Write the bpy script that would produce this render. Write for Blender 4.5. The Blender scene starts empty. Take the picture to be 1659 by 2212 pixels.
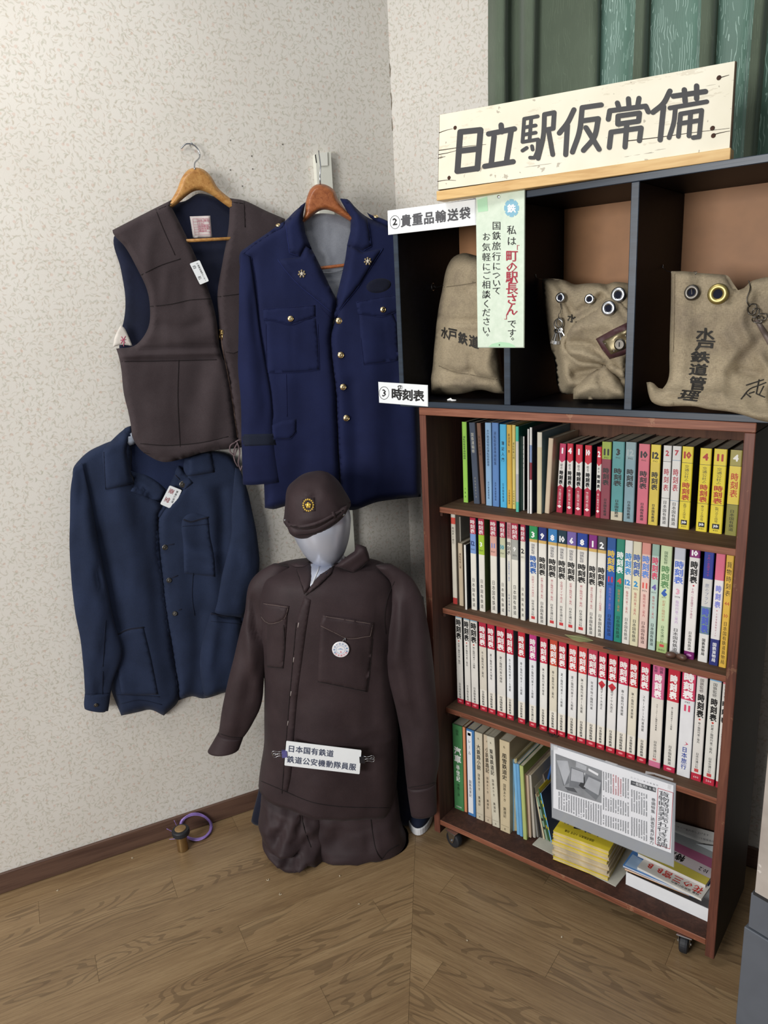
import bpy, math, random
import numpy as np
from mathutils import Vector, Matrix, noise
from mathutils.bvhtree import BVHTree
from mathutils.geometry import delaunay_2d_cdt
random.seed(7)
sc = bpy.context.scene
COL = sc.collection

# ---------------------------------------------------------------- camera, world, lights, exposure
W, H, FPX = 1659, 2212, 1617.13
CAMZ = 1.527
CM = np.array([[0.78448845, 0.61821093, -0.04891956], [0.12260689, -0.23194295, -0.96497151], [-0.60790248, 0.75101113, -0.25775348]])
cam_d = bpy.data.cameras.new('camera')
cam = bpy.data.objects.new('camera', cam_d)
COL.objects.link(cam)
cam_d.sensor_fit = 'HORIZONTAL'
cam_d.sensor_width = 36.0
cam_d.lens = FPX * 36.0 / W
cam_d.clip_start = 0.02
r_, d_, f_ = [Vector(CM[i]) for i in range(3)]
cam.matrix_world = Matrix(((r_.x, -d_.x, -f_.x, 0), (r_.y, -d_.y, -f_.y, 0), (r_.z, -d_.z, -f_.z, CAMZ), (0, 0, 0, 1)))
sc.camera = cam

wd = bpy.data.worlds.new('world')
sc.world = wd
wd.use_nodes = True
wd.node_tree.nodes['Background'].inputs[0].default_value = (0.86, 0.92, 1.0, 1)
wd.node_tree.nodes['Background'].inputs[1].default_value = 0.33

def area(name, loc, target, sx, sy, power, col=(1, 1, 1)):
    l = bpy.data.lights.new(name, 'AREA')
    l.shape = 'RECTANGLE'
    l.size, l.size_y, l.energy, l.color = sx, sy, power, col
    o = bpy.data.objects.new(name, l)
    COL.objects.link(o)
    o.location = loc
    o.rotation_euler = (Vector(target) - Vector(loc)).to_track_quat('-Z', 'Y').to_euler()
    return o
area('window_light', (-1.0, -2.35, 1.7), (-1.0, 1.6, 1.0), 1.4, 1.0, 112, (1.0, 0.985, 0.965))
area('ceiling_light', (-1.25, 0.45, 2.75), (-1.5, 0.9, 0.0), 1.1, 0.25, 13, (1.0, 0.97, 0.92))

sc.view_settings.view_transform = 'Standard'
sc.view_settings.look = 'None'
sc.view_settings.exposure = 0.0
sc.view_settings.gamma = 1.0
sc.view_settings.use_curve_mapping = False
sc.cycles.max_bounces = 6

# ---------------------------------------------------------------- pixel <-> room helpers (points on real planes)
def ray(px, py):
    return CM.T @ np.array([(px - W / 2) / FPX, (py - H / 2) / FPX, 1.0])
EYE = np.array([0, 0, CAMZ])
def on_plane(px, py, n, d):
    v = ray(px, py)
    return EYE + v * ((d - np.dot(EYE, n)) / np.dot(v, n))
def PY(px, py, y): return on_plane(px, py, np.array([0., 1, 0]), y)
def PX(px, py, x): return on_plane(px, py, np.array([1., 0, 0]), x)
def PZ(px, py, z): return on_plane(px, py, np.array([0., 0, 1]), z)
def to_px(p):
    q = CM @ (np.asarray(p, float) - EYE)
    return np.array([W / 2 + FPX * q[0] / q[2], H / 2 + FPX * q[1] / q[2]])
def to_px_many(P):
    q = (P - EYE) @ CM.T
    return np.stack([W / 2 + FPX * q[:, 0] / q[:, 2], H / 2 + FPX * q[:, 1] / q[:, 2]], 1)

A_L = math.radians(64.8)
UL = np.array([math.cos(A_L), math.sin(A_L), 0.])
NL = np.array([math.sin(A_L), -math.cos(A_L), 0.])
DL = float(np.dot(NL, PZ(340, 1815, 0)))
A_R = math.radians(3.5)
UR = np.array([math.cos(A_R), math.sin(A_R), 0.])
NR = np.array([math.sin(A_R), -math.cos(A_R), 0.])
CORNER = np.array([-1.432, 0, 0])
CORNER = np.linalg.solve(np.array([NL[:2], [NR[0], NR[1]]]), np.array([DL, np.dot(NR[:2], np.array([-1.432, 1.888]))]))
CORNER = np.array([CORNER[0], CORNER[1], 0.])
DR = float(np.dot(NR, CORNER))
class Frame:
    """a vertical plane of the room: origin, u to the right, normal towards the viewer"""
    def __init__(s, o, ang):
        s.u = np.array([math.cos(ang), math.sin(ang), 0.])
        s.n = np.array([math.sin(ang), -math.cos(ang), 0.])
        s.d = float(np.dot(s.n, o))
    def at(s, px, py, w=0.0):
        return on_plane(px, py, s.n, s.d + w)
WALL_L = Frame(CORNER, A_L)
WALL_R = Frame(CORNER, A_R)

# ---------------------------------------------------------------- objects
def link(name, me, parent=None):
    o = bpy.data.objects.new(name, me)
    COL.objects.link(o)
    if parent is not None:
        o.parent = parent
        o.matrix_parent_inverse = Matrix()
    return o
def thing(name, label, cat, loc=(0, 0, 0), rz=0.0, group=None, rot=None):
    o = bpy.data.objects.new(name, None)
    COL.objects.link(o)
    o.empty_display_size = 0.05
    o.location = Vector(loc)
    o.rotation_euler = rot if rot is not None else (0, 0, rz)
    tag(o, label, cat, group)
    return o
def tag(o, label=None, cat=None, group=None, kind=None):
    if label: o['label'] = label
    if cat: o['category'] = cat
    if group: o['group'] = group
    if kind: o['kind'] = kind
    return o
def mesh(name, V, F, mats, parent=None, mi=None, smooth=False, world=True):
    """world=True: V are room coordinates, re-expressed in the parent's own frame"""
    V = np.asarray(V, float)
    org = None
    if parent is not None and world:
        M = Matrix.LocRotScale(parent.location, parent.rotation_euler, None)
        pp = parent.parent
        while pp is not None:
            M = Matrix.LocRotScale(pp.location, pp.rotation_euler, None) @ M
            pp = pp.parent
        Mi = np.array(M.inverted())
        V = V @ Mi[:3, :3].T + Mi[:3, 3]
    if parent is None or world:
        org = (V.min(0) + V.max(0)) / 2
        if parent is None: org[2] = V[:, 2].min()
        V = V - org
    me = bpy.data.meshes.new(name)
    me.from_pydata(V.tolist(), [], [list(f) for f in F])
    if not isinstance(mats, (list, tuple)): mats = [mats]
    for m in mats: me.materials.append(m)
    if mi is not None: me.polygons.foreach_set('material_index', mi)
    if smooth: me.polygons.foreach_set('use_smooth', [True] * len(me.polygons))
    me.update()
    o = link(name, me, parent)
    if org is not None: o.location = Vector(org)
    return o
class MB:
    """collects shapes into one mesh"""
    def __init__(s): s.V = []; s.F = []; s.M = []
    def add(s, V, F, m=0):
        V = layered(V, F)
        b = len(s.V)
        s.V += [tuple(v) for v in V]
        s.F += [[i + b for i in f] for f in F]
        s.M += [m] * len(F)
        return s
    def box(s, a, b, m=0, c=0.0, ax=None):
        """axis box a..b with chamfer c; ax = (origin, X, Y, Z) maps local to room"""
        x0, y0, z0 = a; x1, y1, z1 = b
        if c <= 0:
            V = [(x, y, z) for x in (x0, x1) for y in (y0, y1) for z in (z0, z1)]
            F = [(0, 1, 3, 2), (4, 6, 7, 5), (0, 4, 5, 1), (2, 3, 7, 6), (0, 2, 6, 4), (1, 5, 7, 3)]
        else:
            V = []; idx = {}
            def k(x, y, z, n):
                v = (x, y, z)
                idx[n] = len(V); V.append(v)
            for i, x in ((0, x0), (1, x1)):
                for j, y in ((0, y0), (1, y1)):
                    for l, z in ((0, z0), (1, z1)):
                        sx, sy, sz = (1 - 2 * i) * c, (1 - 2 * j) * c, (1 - 2 * l) * c
                        k(x, y + sy, z + sz, (i, j, l, 0)); k(x + sx, y, z + sz, (i, j, l, 1)); k(x + sx, y + sy, z, (i, j, l, 2))
            F = []
            for i in (0, 1):
                q = [idx[(i, 0, 0, 0)], idx[(i, 0, 1, 0)], idx[(i, 1, 1, 0)], idx[(i, 1, 0, 0)]]
                F.append(q if i == 0 else q[::-1])
                q = [idx[(0, i, 0, 1)], idx[(1, i, 0, 1)], idx[(1, i, 1, 1)], idx[(0, i, 1, 1)]]
                F.append(q if i == 0 else q[::-1])
                q = [idx[(0, 0, i, 2)], idx[(0, 1, i, 2)], idx[(1, 1, i, 2)], idx[(1, 0, i, 2)]]
                F.append(q if i == 0 else q[::-1])
            for a_ in (0, 1):
                for b_ in (0, 1):
                    F.append([idx[(a_, b_, 0, 0)], idx[(a_, b_, 1, 0)], idx[(a_, b_, 1, 1)], idx[(a_, b_, 0, 1)]])
                    F.append([idx[(a_, 0, b_, 0)], idx[(a_, 1, b_, 0)], idx[(a_, 1, b_, 2)], idx[(a_, 0, b_, 2)]])
                    F.append([idx[(0, a_, b_, 1)], idx[(1, a_, b_, 1)], idx[(1, a_, b_, 2)], idx[(0, a_, b_, 2)]])
                    for c_ in (0, 1):
                        F.append([idx[(a_, b_, c_, 0)], idx[(a_, b_, c_, 1)], idx[(a_, b_, c_, 2)]])
        if ax is not None:
            o, X, Y, Z = [np.asarray(q, float) for q in ax]
            V = [o + X * v[0] + Y * v[1] + Z * v[2] for v in V]
        return s.add(V, F, m)
    def tube(s, pts, r, n=8, m=0, closed=False, cap=True):
        P = [np.asarray(p, float) for p in pts]
        k = len(P)
        rs = r if isinstance(r, (list, tuple)) else [r] * k
        V = []; F = []
        ref = None
        for i in range(k):
            a = P[(i - 1) % k] if (closed or i > 0) else P[i]
            b = P[(i + 1) % k] if (closed or i < k - 1) else P[i]
            t = b - a; t = t / (np.linalg.norm(t) + 1e-12)
            if ref is None:
                ref = np.array([0, 0, 1.]) if abs(t[2]) < 0.9 else np.array([1., 0, 0])
            e = ref - t * np.dot(ref, t); e /= np.linalg.norm(e) + 1e-12
            ref = e
            g = np.cross(t, e)
            for j in range(n):
                an = 2 * math.pi * j / n
                V.append(P[i] + rs[i] * (e * math.cos(an) + g * math.sin(an)))
        for i in range(k if closed else k - 1):
            i2 = (i + 1) % k
            for j in range(n):
                j2 = (j + 1) % n
                F.append([i * n + j, i * n + j2, i2 * n + j2, i2 * n + j])
        if cap and not closed:
            F.append(list(range(n))[::-1]); F.append([(k - 1) * n + j for j in range(n)])
        return s.add(V, F, m)
    def lathe(s, prof, o, axis=(0, 0, 1), n=24, m=0):
        """prof: list of (radius, height) along axis"""
        ax = np.asarray(axis, float); ax /= np.linalg.norm(ax)
        e = np.cross(ax, [0, 0, 1.]) if abs(ax[2]) < .9 else np.cross(ax, [1., 0, 0])
        e /= np.linalg.norm(e); g = np.cross(ax, e); o = np.asarray(o, float)
        V = []; F = []
        for (r, h) in prof:
            for j in range(n):
                a = 2 * math.pi * j / n
                V.append(o + ax * h + r * (e * math.cos(a) + g * math.sin(a)))
        for i in range(len(prof) - 1):
            for j in range(n):
                F.append([i * n + j, i * n + (j + 1) % n, (i + 1) * n + (j + 1) % n, (i + 1) * n + j])
        F.append(list(range(n))[::-1]); F.append([(len(prof) - 1) * n + j for j in range(n)])
        return s.add(V, F, m)
    def prism(s, poly, depth, ax, m=0):
        """poly in 2-D (x, z) extruded along y by depth; ax = (origin, X, Y, Z)"""
        o, X, Y, Z = [np.asarray(q, float) for q in ax]
        n = len(poly)
        V = [o + X * p[0] + Z * p[1] for p in poly] + [o + X * p[0] + Z * p[1] + Y * depth for p in poly]
        F = [list(range(n)), list(range(n, 2 * n))[::-1]] + [[i, i + n, (i + 1) % n + n, (i + 1) % n] for i in range(n)]
        return s.add(V, F, m)
    def build(s, name, mats, parent=None, smooth=False, world=True):
        return mesh(name, s.V, s.F, mats, parent, s.M, smooth, world)

# ---------------------------------------------------------------- materials
def lin(c):
    if isinstance(c, str):
        c = c.lstrip('#'); c = [int(c[i:i + 2], 16) / 255 for i in (0, 2, 4)]
    return tuple((v / 12.92 if v <= 0.04045 else ((v + 0.055) / 1.055) ** 2.4) for v in c) + (1.0,)
class NT:
    def __init__(s, name):
        s.m = bpy.data.materials.new(name); s.m.use_nodes = True
        s.t = s.m.node_tree; s.b = s.t.nodes['Principled BSDF']
    def n(s, typ, **kw):
        nd = s.t.nodes.new(typ)
        for k, v in kw.items():
            if k.startswith('i_'):
                key = k[2:]
                nd.inputs[int(key) if key.isdigit() else key].default_value = v
            else: setattr(nd, k, v)
        return nd
    def l(s, a, b): s.t.links.new(a, b); return s
    def math(s, op, a, b=None, c=None, clamp=False):
        nd = s.t.nodes.new('ShaderNodeMath'); nd.operation = op; nd.use_clamp = clamp
        for i, v in enumerate((a, b, c)):
            if v is None: continue
            if isinstance(v, (int, float)): nd.inputs[i].default_value = v
            else: s.l(v, nd.inputs[i])
        return nd.outputs[0]
    def mix(s, f, a, b, mode='MIX'):
        nd = s.t.nodes.new('ShaderNodeMix'); nd.data_type = 'RGBA'; nd.blend_type = mode
        for i, v in ((0, f), (6, a), (7, b)):
            if isinstance(v, (int, float)): nd.inputs[i].default_value = v
            elif isinstance(v, tuple): nd.inputs[i].default_value = v
            else: s.l(v, nd.inputs[i])
        return nd.outputs[2]
    def noise(s, vec, scale, detail=3, rough=0.5, dist=0.0):
        nd = s.n('ShaderNodeTexNoise'); nd.inputs['Scale'].default_value = scale
        nd.inputs['Detail'].default_value = detail; nd.inputs['Roughness'].default_value = rough
        nd.inputs['Distortion'].default_value = dist
        if vec is not None: s.l(vec, nd.inputs['Vector'])
        return nd.outputs['Fac']
    def obj(s): return s.n('ShaderNodeTexCoord').outputs['Object']
    def mapping(s, vec, scale=(1, 1, 1), loc=(0, 0, 0), rot=(0, 0, 0)):
        nd = s.n('ShaderNodeMapping'); nd.inputs['Scale'].default_value = scale; nd.inputs['Location'].default_value = loc; nd.inputs['Rotation'].default_value = rot
        s.l(vec, nd.inputs['Vector']); return nd.outputs[0]
    def ramp(s, f, stops):
        nd = s.n('ShaderNodeValToRGB'); e = nd.color_ramp.elements
        while len(e) < len(stops): e.new(0.5)
        for i, (p, c) in enumerate(stops): e[i].position = p; e[i].color = c
        s.l(f, nd.inputs[0]); return nd.outputs[0]
    def bump(s, h, strength, dist=0.002):
        nd = s.n('ShaderNodeBump'); nd.inputs['Strength'].default_value = strength; nd.inputs['Distance'].default_value = dist
        s.l(h, nd.inputs['Height']); s.l(nd.outputs[0], s.b.inputs['Normal'])
    def base(s, c):
        if isinstance(c, tuple): s.b.inputs['Base Color'].default_value = c
        else: s.l(c, s.b.inputs['Base Color'])
    def set(s, rough=0.6, metal=0.0, spec=0.5, sheen=0.0):
        s.b.inputs['Roughness'].default_value = rough; s.b.inputs['Metallic'].default_value = metal
        s.b.inputs['Specular IOR Level'].default_value = spec
        if sheen: s.b.inputs['Sheen Weight'].default_value = sheen; s.b.inputs['Sheen Roughness'].default_value = 0.5
        return s
_flat = {}
def flat(c, rough=0.55, metal=0.0, name=None, var=0.06):
    """painted or printed surface with slight tonal wear"""
    key = (c, rough, metal, var)
    if key in _flat: return _flat[key]
    t = NT(name or 'surface_' + c.strip('#'))
    f = t.noise(t.obj(), 22.0, 3)
    a = lin(c); b = tuple(min(1, v * (1 - 2.2 * var)) for v in a[:3]) + (1,)
    t.base(t.ramp(f, [(0.35, b), (0.62, a)]) if var else a)
    t.set(rough, metal)
    _flat[key] = t.m
    return t.m
def fabric(name, c, c2=None, weave=900.0, rough=0.85, sheen=0.03, mottled=0.10, bump=0.2, spec=0.2):
    t = NT(name); o = t.obj()
    f = t.noise(o, 9.0, 4, 0.55)
    a = lin(c); b = lin(c2) if c2 else tuple(v * (1 - mottled) for v in a[:3]) + (1,)
    fine = t.noise(t.mapping(o, (1, 1, 0.35)), weave, 2, 0.6)
    col = t.ramp(f, [(0.35, b), (0.65, a)])
    col = t.mix(t.math('MULTIPLY', t.math('SUBTRACT', fine, 0.5), 0.7), col, (1, 1, 1, 1), 'SOFT_LIGHT') if False else t.mix(0.35, col, t.ramp(fine, [(0.3, (0.32, 0.32, 0.32, 1)), (0.7, (0.68, 0.68, 0.68, 1))]), 'OVERLAY')
    t.base(col); t.set(rough, 0, spec, sheen)
    h = t.math('ADD', fine, t.math('MULTIPLY', t.noise(o, 30.0, 3), 1.5))
    t.bump(h, bump, 0.0008)
    return t.m
def wood(name, c1, c2, c3=None, axis='X', scale=1.0, rough=0.5, bump=0.15, spec=0.4, worn=None):
    t = NT(name); o = t.obj()
    info = t.n('ShaderNodeObjectInfo')
    off = t.n('ShaderNodeVectorMath', operation='SCALE'); off.inputs[3].default_value = 7.0
    cmb = t.n('ShaderNodeCombineXYZ')
    for i in range(3): t.l(info.outputs['Random'], cmb.inputs[i])
    t.l(cmb.outputs[0], off.inputs[0])
    add = t.n('ShaderNodeVectorMath', operation='ADD'); t.l(o, add.inputs[0]); t.l(off.outputs[0], add.inputs[1])
    lo, hi = 4.0 * scale, 70.0 * scale
    sc3 = {'X': (lo, hi, hi), 'Y': (hi, lo, hi), 'Z': (hi, hi, lo)}[axis]
    g = t.noise(t.mapping(add.outputs[0], sc3), 1.0, 4, 0.6, 0.6)
    g2 = t.noise(t.mapping(add.outputs[0], tuple(v * 4 for v in sc3)), 1.0, 2, 0.6)
    s = t.math('ADD', t.math('MULTIPLY', g, 0.7), t.math('MULTIPLY', g2, 0.3))
    stops = [(0.34, lin(c1)), (0.5, lin(c2)), (0.66, lin(c3 or c2))]
    col = t.ramp(s, stops)
    if worn:
        w = t.noise(o, 14.0, 5, 0.7)
        col = t.mix(t.math('MULTIPLY', t.math('GREATER_THAN', w, 0.62), 0.35), col, lin(worn))
    t.base(col); t.set(rough, 0, spec)
    t.bump(s, bump, 0.001)
    return t.m
M = {}
M['metal'] = flat('#b9bcc0', 0.25, 1.0, 'brushed_steel', 0.03)
M['brass'] = flat('#d9b878', 0.28, 1.0, 'brass', 0.08)
M['dark_metal'] = flat('#6a6660', 0.4, 1.0, 'dull_metal', 0.1)
M['white_plastic'] = flat('#eceff0', 0.4, 0, 'white_plastic', 0.01)
M['white_paper'] = flat('#f4f4f2', 0.6, 0, 'white_paper', 0.01)
M['ink'] = flat('#161514', 0.6, 0, 'black_ink', 0.0)
M['grey_ink'] = flat('#4e4e52', 0.6, 0, 'grey_ink', 0.0)
M['red_ink'] = flat('#8f1a2c', 0.6, 0, 'red_ink', 0.0)
M['rubber'] = flat('#1d1f24', 0.6, 0, 'black_rubber', 0.05)

# ---------------------------------------------------------------- lettering: glyph outlines laid on surfaces
_gl = {}
_layer = {}
def layered(V, F):
    """lift each strike of a bold character a hair above the one before, so that they never coincide"""
    if id(F) not in _layer or not len(V): return V
    n = _layer[id(F)][0]; V = np.asarray(V, float).copy()
    if V.shape[1] < 3 or n < 3: return V
    c = V[:n] - V[:n].mean(0)
    nn = np.linalg.svd(c, full_matrices=False)[2][2]
    s = nn[2] if abs(nn[2]) > abs(nn[1]) else -nn[1]
    nn = nn * (1 if s > 0 else -1)
    for j in range(1, len(V) // n): V[j * n:(j + 1) * n] += nn * (2.5e-5 * j)
    return V
def glyph(ch, bold=0.0):
    """outline of one character; bold = several strikes of the same outline, slightly shifted"""
    k = (ch, bold)
    if k not in _gl:
        if bold > 0:
            V0, F0, w = glyph(ch, 0.0)
            if bold <= 0.012: sh = [(-.6, 0), (.6, 0)]
            elif bold <= 0.028: sh = [(-1, -.5), (1, .5), (0, .6), (0, -.6)]
            else: sh = [(math.cos(a), math.sin(a)) for a in [i * math.pi / 4 for i in range(8)]]
            V = np.concatenate([V0 + np.array(d) * bold for d in sh]) if len(V0) else V0
            F = [tuple(i + j * len(V0) for i in f) for j in range(len(sh)) for f in F0]
            _layer[id(F)] = (len(V0), F)
            _gl[k] = (V, F, w + (bold if ord(ch[0]) < 0x2000 else 0))
            return _gl[k]
        c = bpy.data.curves.new('t', 'FONT'); c.body = ch; c.resolution_u = 1; c.size = 1.0
        o = bpy.data.objects.new('t', c); COL.objects.link(o)
        me = bpy.data.meshes.new_from_object(o)
        V = np.array([(v.co.x, v.co.y) for v in me.vertices]) if len(me.vertices) else np.zeros((0, 2))
        F = [tuple(p.vertices) for p in me.polygons]
        bpy.data.objects.remove(o); bpy.data.curves.remove(c); bpy.data.meshes.remove(me)
        w = 1.0
        if len(V) and ord(ch[0]) < 0x2000: w = V[:, 0].max() + 0.06
        if ch == ' ': w = 0.4
        _gl[k] = (V, F, w)
    return _gl[k]
def glyph_list(text, x, y, sx, sy, bold=0.0, vertical=False, pitch=None, slant=0.0, rot=0.0):
    """returns [(V2d, F)]; horizontal text starts at x,y (left, baseline); vertical text is centred on x and starts at top y"""
    out = []
    cr, sr = math.cos(rot), math.sin(rot)
    for i, ch in enumerate(text):
        V, F, w = glyph(ch, bold)
        if vertical:
            p = pitch or sy
            if len(V):
                Q = V.copy()
                if w < 1.0: Q[:, 0] += (1 - w) / 2
                if ch in 'ー〜': Q = np.stack([0.5 + (Q[:, 1] - .38), 0.38 - (Q[:, 0] - .5)], 1)
                if ch in '「」': Q = np.stack([0.5 + (Q[:, 1] - .38), 0.38 - (Q[:, 0] - .5)], 1)
                if ch in '。、': Q = Q + np.array([.6, .55])
                out.append((np.stack([x + (Q[:, 0] - .5) * sx, y - i * p - p / 2 + (Q[:, 1] - .38) * sy], 1), F))
        else:
            if len(V):
                out.append((np.stack([x + V[:, 0] * sx + V[:, 1] * slant, y + V[:, 1] * sy], 1), F))
            x += (pitch if pitch else w * sx)
    if rot:
        out = [(np.stack([V[:, 0] * cr - V[:, 1] * sr, V[:, 0] * sr + V[:, 1] * cr], 1), F) for V, F in out]
    return out
def lettering(items, ax, parent, name='lettering', extra=None):
    """items: [(glyphs, material)], ax = (origin, X, Y) room vectors of the printed face"""
    o, X, Y = [np.asarray(q, float) for q in ax]
    mb = MB(); mats = []
    for gl, mat in items:
        if mat not in mats: mats.append(mat)
        k = mats.index(mat)
        for V, F in gl:
            mb.add([o + X * a + Y * b for a, b in V], F, k)
    if not mb.V: return None
    return mb.build(name, mats, parent)
def rect2(x0, y0, x1, y1): return (np.array([(x0, y0), (x1, y0), (x1, y1), (x0, y1)]), [(0, 1, 2, 3)])
def disc2(cx, cy, rx, ry=None, n=20):
    ry = ry or rx
    return (np.array([(cx + rx * math.cos(2 * math.pi * i / n), cy + ry * math.sin(2 * math.pi * i / n)) for i in range(n)]), [tuple(range(n))])
def ring2(cx, cy, r0, r1, n=28, ky=1.0):
    V = [(cx + r * math.cos(2 * math.pi * i / n), cy + ky * r * math.sin(2 * math.pi * i / n)) for r in (r0, r1) for i in range(n)]
    return (np.array(V), [(i, (i + 1) % n, n + (i + 1) % n, n + i) for i in range(n)])
def poly2(pts): return (np.array(pts, float), [tuple(range(len(pts)))])
def homography(src, dst):
    A = []
    for (x, y), (u, v) in zip(src, dst):
        A.append([x, y, 1, 0, 0, 0, -u * x, -u * y, -u]); A.append([0, 0, 0, x, y, 1, -v * x, -v * y, -v])
    _, _, vt = np.linalg.svd(np.array(A)); return vt[-1].reshape(3, 3)
def hmap(Hm, P):
    q = np.c_[P, np.ones(len(P))] @ Hm.T
    return q[:, :2] / q[:, 2:]

# ---------------------------------------------------------------- cloth
def resample(P, step, closed=True, smooth=True):
    P = np.asarray(P, float); n = len(P)
    out = []
    rng = range(n) if closed else range(n - 1)
    for i in rng:
        p0 = P[(i - 1) % n] if closed or i > 0 else P[i]
        p1 = P[i]; p2 = P[(i + 1) % n]
        p3 = P[(i + 2) % n] if closed or i + 2 < n else p2
        L = np.linalg.norm(p2 - p1); k = max(1, int(round(L / step)))
        # corners stay corners: tangent is damped where the outline turns sharply
        def tan(a, b, c):
            u = b - a; v = c - b; lu = np.linalg.norm(u) + 1e-9; lv = np.linalg.norm(v) + 1e-9
            cosang = np.dot(u, v) / lu / lv
            if cosang < 0.45: return None
            return (u / lu + v / lv) * 0.5
        t1 = tan(p0, p1, p2) if smooth else None
        t2 = tan(p1, p2, p3) if smooth else None
        d = (p2 - p1) / (L + 1e-9)
        t1 = d if t1 is None else t1; t2 = d if t2 is None else t2
        for j in range(k):
            s = j / k
            h = (2 * s**3 - 3 * s**2 + 1) * p1 + (s**3 - 2 * s**2 + s) * t1 * L + (-2 * s**3 + 3 * s**2) * p2 + (s**3 - s**2) * t2 * L
            out.append(h)
    if not closed: out.append(P[-1])
    return np.array(out)
def dist_segs(Q, A, B):
    d = np.full(len(Q), 1e9)
    for a, b in zip(A, B):
        ab = b - a; L2 = ab @ ab + 1e-12
        t = np.clip(((Q - a) @ ab) / L2, 0, 1)
        d = np.minimum(d, np.hypot(*(Q - (a + t[:, None] * ab)).T))
    return d
def inside(Q, P):
    r = np.zeros(len(Q), bool); n = len(P); x, y = Q[:, 0], Q[:, 1]
    for i in range(n):
        x1, y1 = P[i]; x2, y2 = P[(i + 1) % n]
        if y1 == y2: continue
        c = ((y1 > y) != (y2 > y)) & (x < (x2 - x1) * (y - y1) / (y2 - y1) + x1)
        r ^= c
    return r
def fill(outline, g, step=None, smooth=True, holes=()):
    """triangulated region: points, faces, distance to the boundary, number of boundary points"""
    B = resample(outline, step or g, True, smooth)
    rings = [B] + [resample(h, step or g, True, smooth) for h in holes]
    lo, hi = B.min(0), B.max(0)
    xs = np.arange(lo[0], hi[0] + g, g); ys = np.arange(lo[1], hi[1] + g * .87, g * .87)
    Q = np.array([(x + (g / 2 if j % 2 else 0), y) for j, y in enumerate(ys) for x in xs])
    if len(Q):
        k = inside(Q, B)
        for h in rings[1:]: k &= ~inside(Q, h)
        Q = Q[k]
    dB = lambda P: np.min([dist_segs(P, r, np.roll(r, -1, 0)) for r in rings], 0)
    if len(Q): Q = Q[dB(Q) > 0.55 * g]
    allv = np.concatenate(rings + ([Q] if len(Q) else []))
    edges = []; b = 0
    for r in rings:
        edges += [(b + i, b + (i + 1) % len(r)) for i in range(len(r))]; b += len(r)
    vv, ee, ff, *_ = delaunay_2d_cdt([Vector(v) for v in allv.tolist()], edges, [], 0, 1e-4)
    V = np.array([tuple(v) for v in vv]); F = [tuple(f) for f in ff]
    cen = np.array([V[list(f)].mean(0) for f in F])
    k = inside(cen, B)
    for h in rings[1:]: k &= ~inside(cen, h)
    F = [f for f, q in zip(F, k) if q]
    # orient
    F = [f if ((V[f[1]] - V[f[0]])[0] * (V[f[2]] - V[f[0]])[1] - (V[f[1]] - V[f[0]])[1] * (V[f[2]] - V[f[0]])[0]) < 0 else f[::-1] for f in F]
    return V, F, dB(V)
def ridge_sum(P2, ridges):
    s = np.zeros(len(P2))
    for pts, amp, wd in ridges:
        R = np.asarray(pts, float)
        if len(R) > 2: R = resample(R, 12, False)
        d = dist_segs(P2, R[:-1], R[1:])
        # fade towards the ends of a fold
        L = np.linalg.norm(R[-1] - R[0]) + 1e-6
        s += amp * np.exp(-(d / wd) ** 2)
    return s
def fold_noise(P2, amp, sx, sy, seed):
    if not amp: return np.zeros(len(P2))
    return amp * np.array([noise.noise(Vector((x / sx + seed * 3.7, y / sy, seed * 1.3))) + 0.4 * noise.noise(Vector((x / sx * 2.3, y / sy * 1.7 + seed, 5.1))) for x, y in P2])
BV = {}
def remember(key, V, F):
    BV.setdefault(key, []).append(BVHTree.FromPolygons([Vector(v) for v in V], [list(f) for f in F]))
def panel(name, outline, frame, w0, thick, mat, parent, edge=14, ridges=(), nz=(0, 40, 120, 1), g=7, back=0.004, key=None, holes=(), edgew=0.0, smooth=True, tilt=None, xc=None, zmin=None):
    """a piece of cloth hanging on a vertical plane: outline in photo pixels, thickness and folds in metres"""
    V, F, d = fill(outline, g, holes=holes, smooth=smooth)
    prof = np.sqrt(np.clip(1 - (1 - np.clip(d / edge, 0, 1)) ** 2, 0, 1))
    fade = np.clip(d / (edge * 0.6), 0, 1)
    w = w0 + edgew + thick * prof + (ridge_sum(V, ridges) + fold_noise(V, *nz)) * (0.35 + 0.65 * fade)
    tl = tilt(V) if tilt is not None else np.zeros(len(V))
    w = w + tl
    P = np.array([frame.at(x, y, ww) for (x, y), ww in zip(V, w)])
    n = len(V)
    Q = np.array([frame.at(x, y, w0 + t_) for (x, y), t_ in zip(V, tl)]) - frame.n * (back * (0.3 + prof))[:, None]
    if xc is not None:
        P[:, 0] = np.clip(P[:, 0], *xc); Q[:, 0] = np.clip(Q[:, 0], *xc)
    if zmin is not None:
        P[:, 2] = np.maximum(P[:, 2], zmin); Q[:, 2] = np.maximum(Q[:, 2], zmin)
    onb = d < 1e-3
    # boundary edges
    cnt = {}
    for f in F:
        for i in range(len(f)):
            e = (f[i], f[(i + 1) % len(f)]); cnt[e] = cnt.get(e, 0) + 1
    F2 = list(F) + [tuple(i + n for i in f[::-1]) for f in F]
    for (a, b) in cnt:
        if (b, a) not in cnt: F2.append((b, a, a + n, b + n))
    VV = np.concatenate([P, Q])
    if key: remember(key, P, F)
    return mesh(name, VV, F2, mat, parent, smooth=True)
def cast(px, py, keys):
    v = ray(px, py); v = v / np.linalg.norm(v)
    best = None
    for k in keys:
        for b in BV.get(k, []):
            h, nrm, i, dd = b.ray_cast(Vector(EYE), Vector(v), 20)
            if h is not None and (best is None or dd < best[1]): best = (np.array(h), dd, np.array(nrm))
    return best
_cast0 = cast
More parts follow.
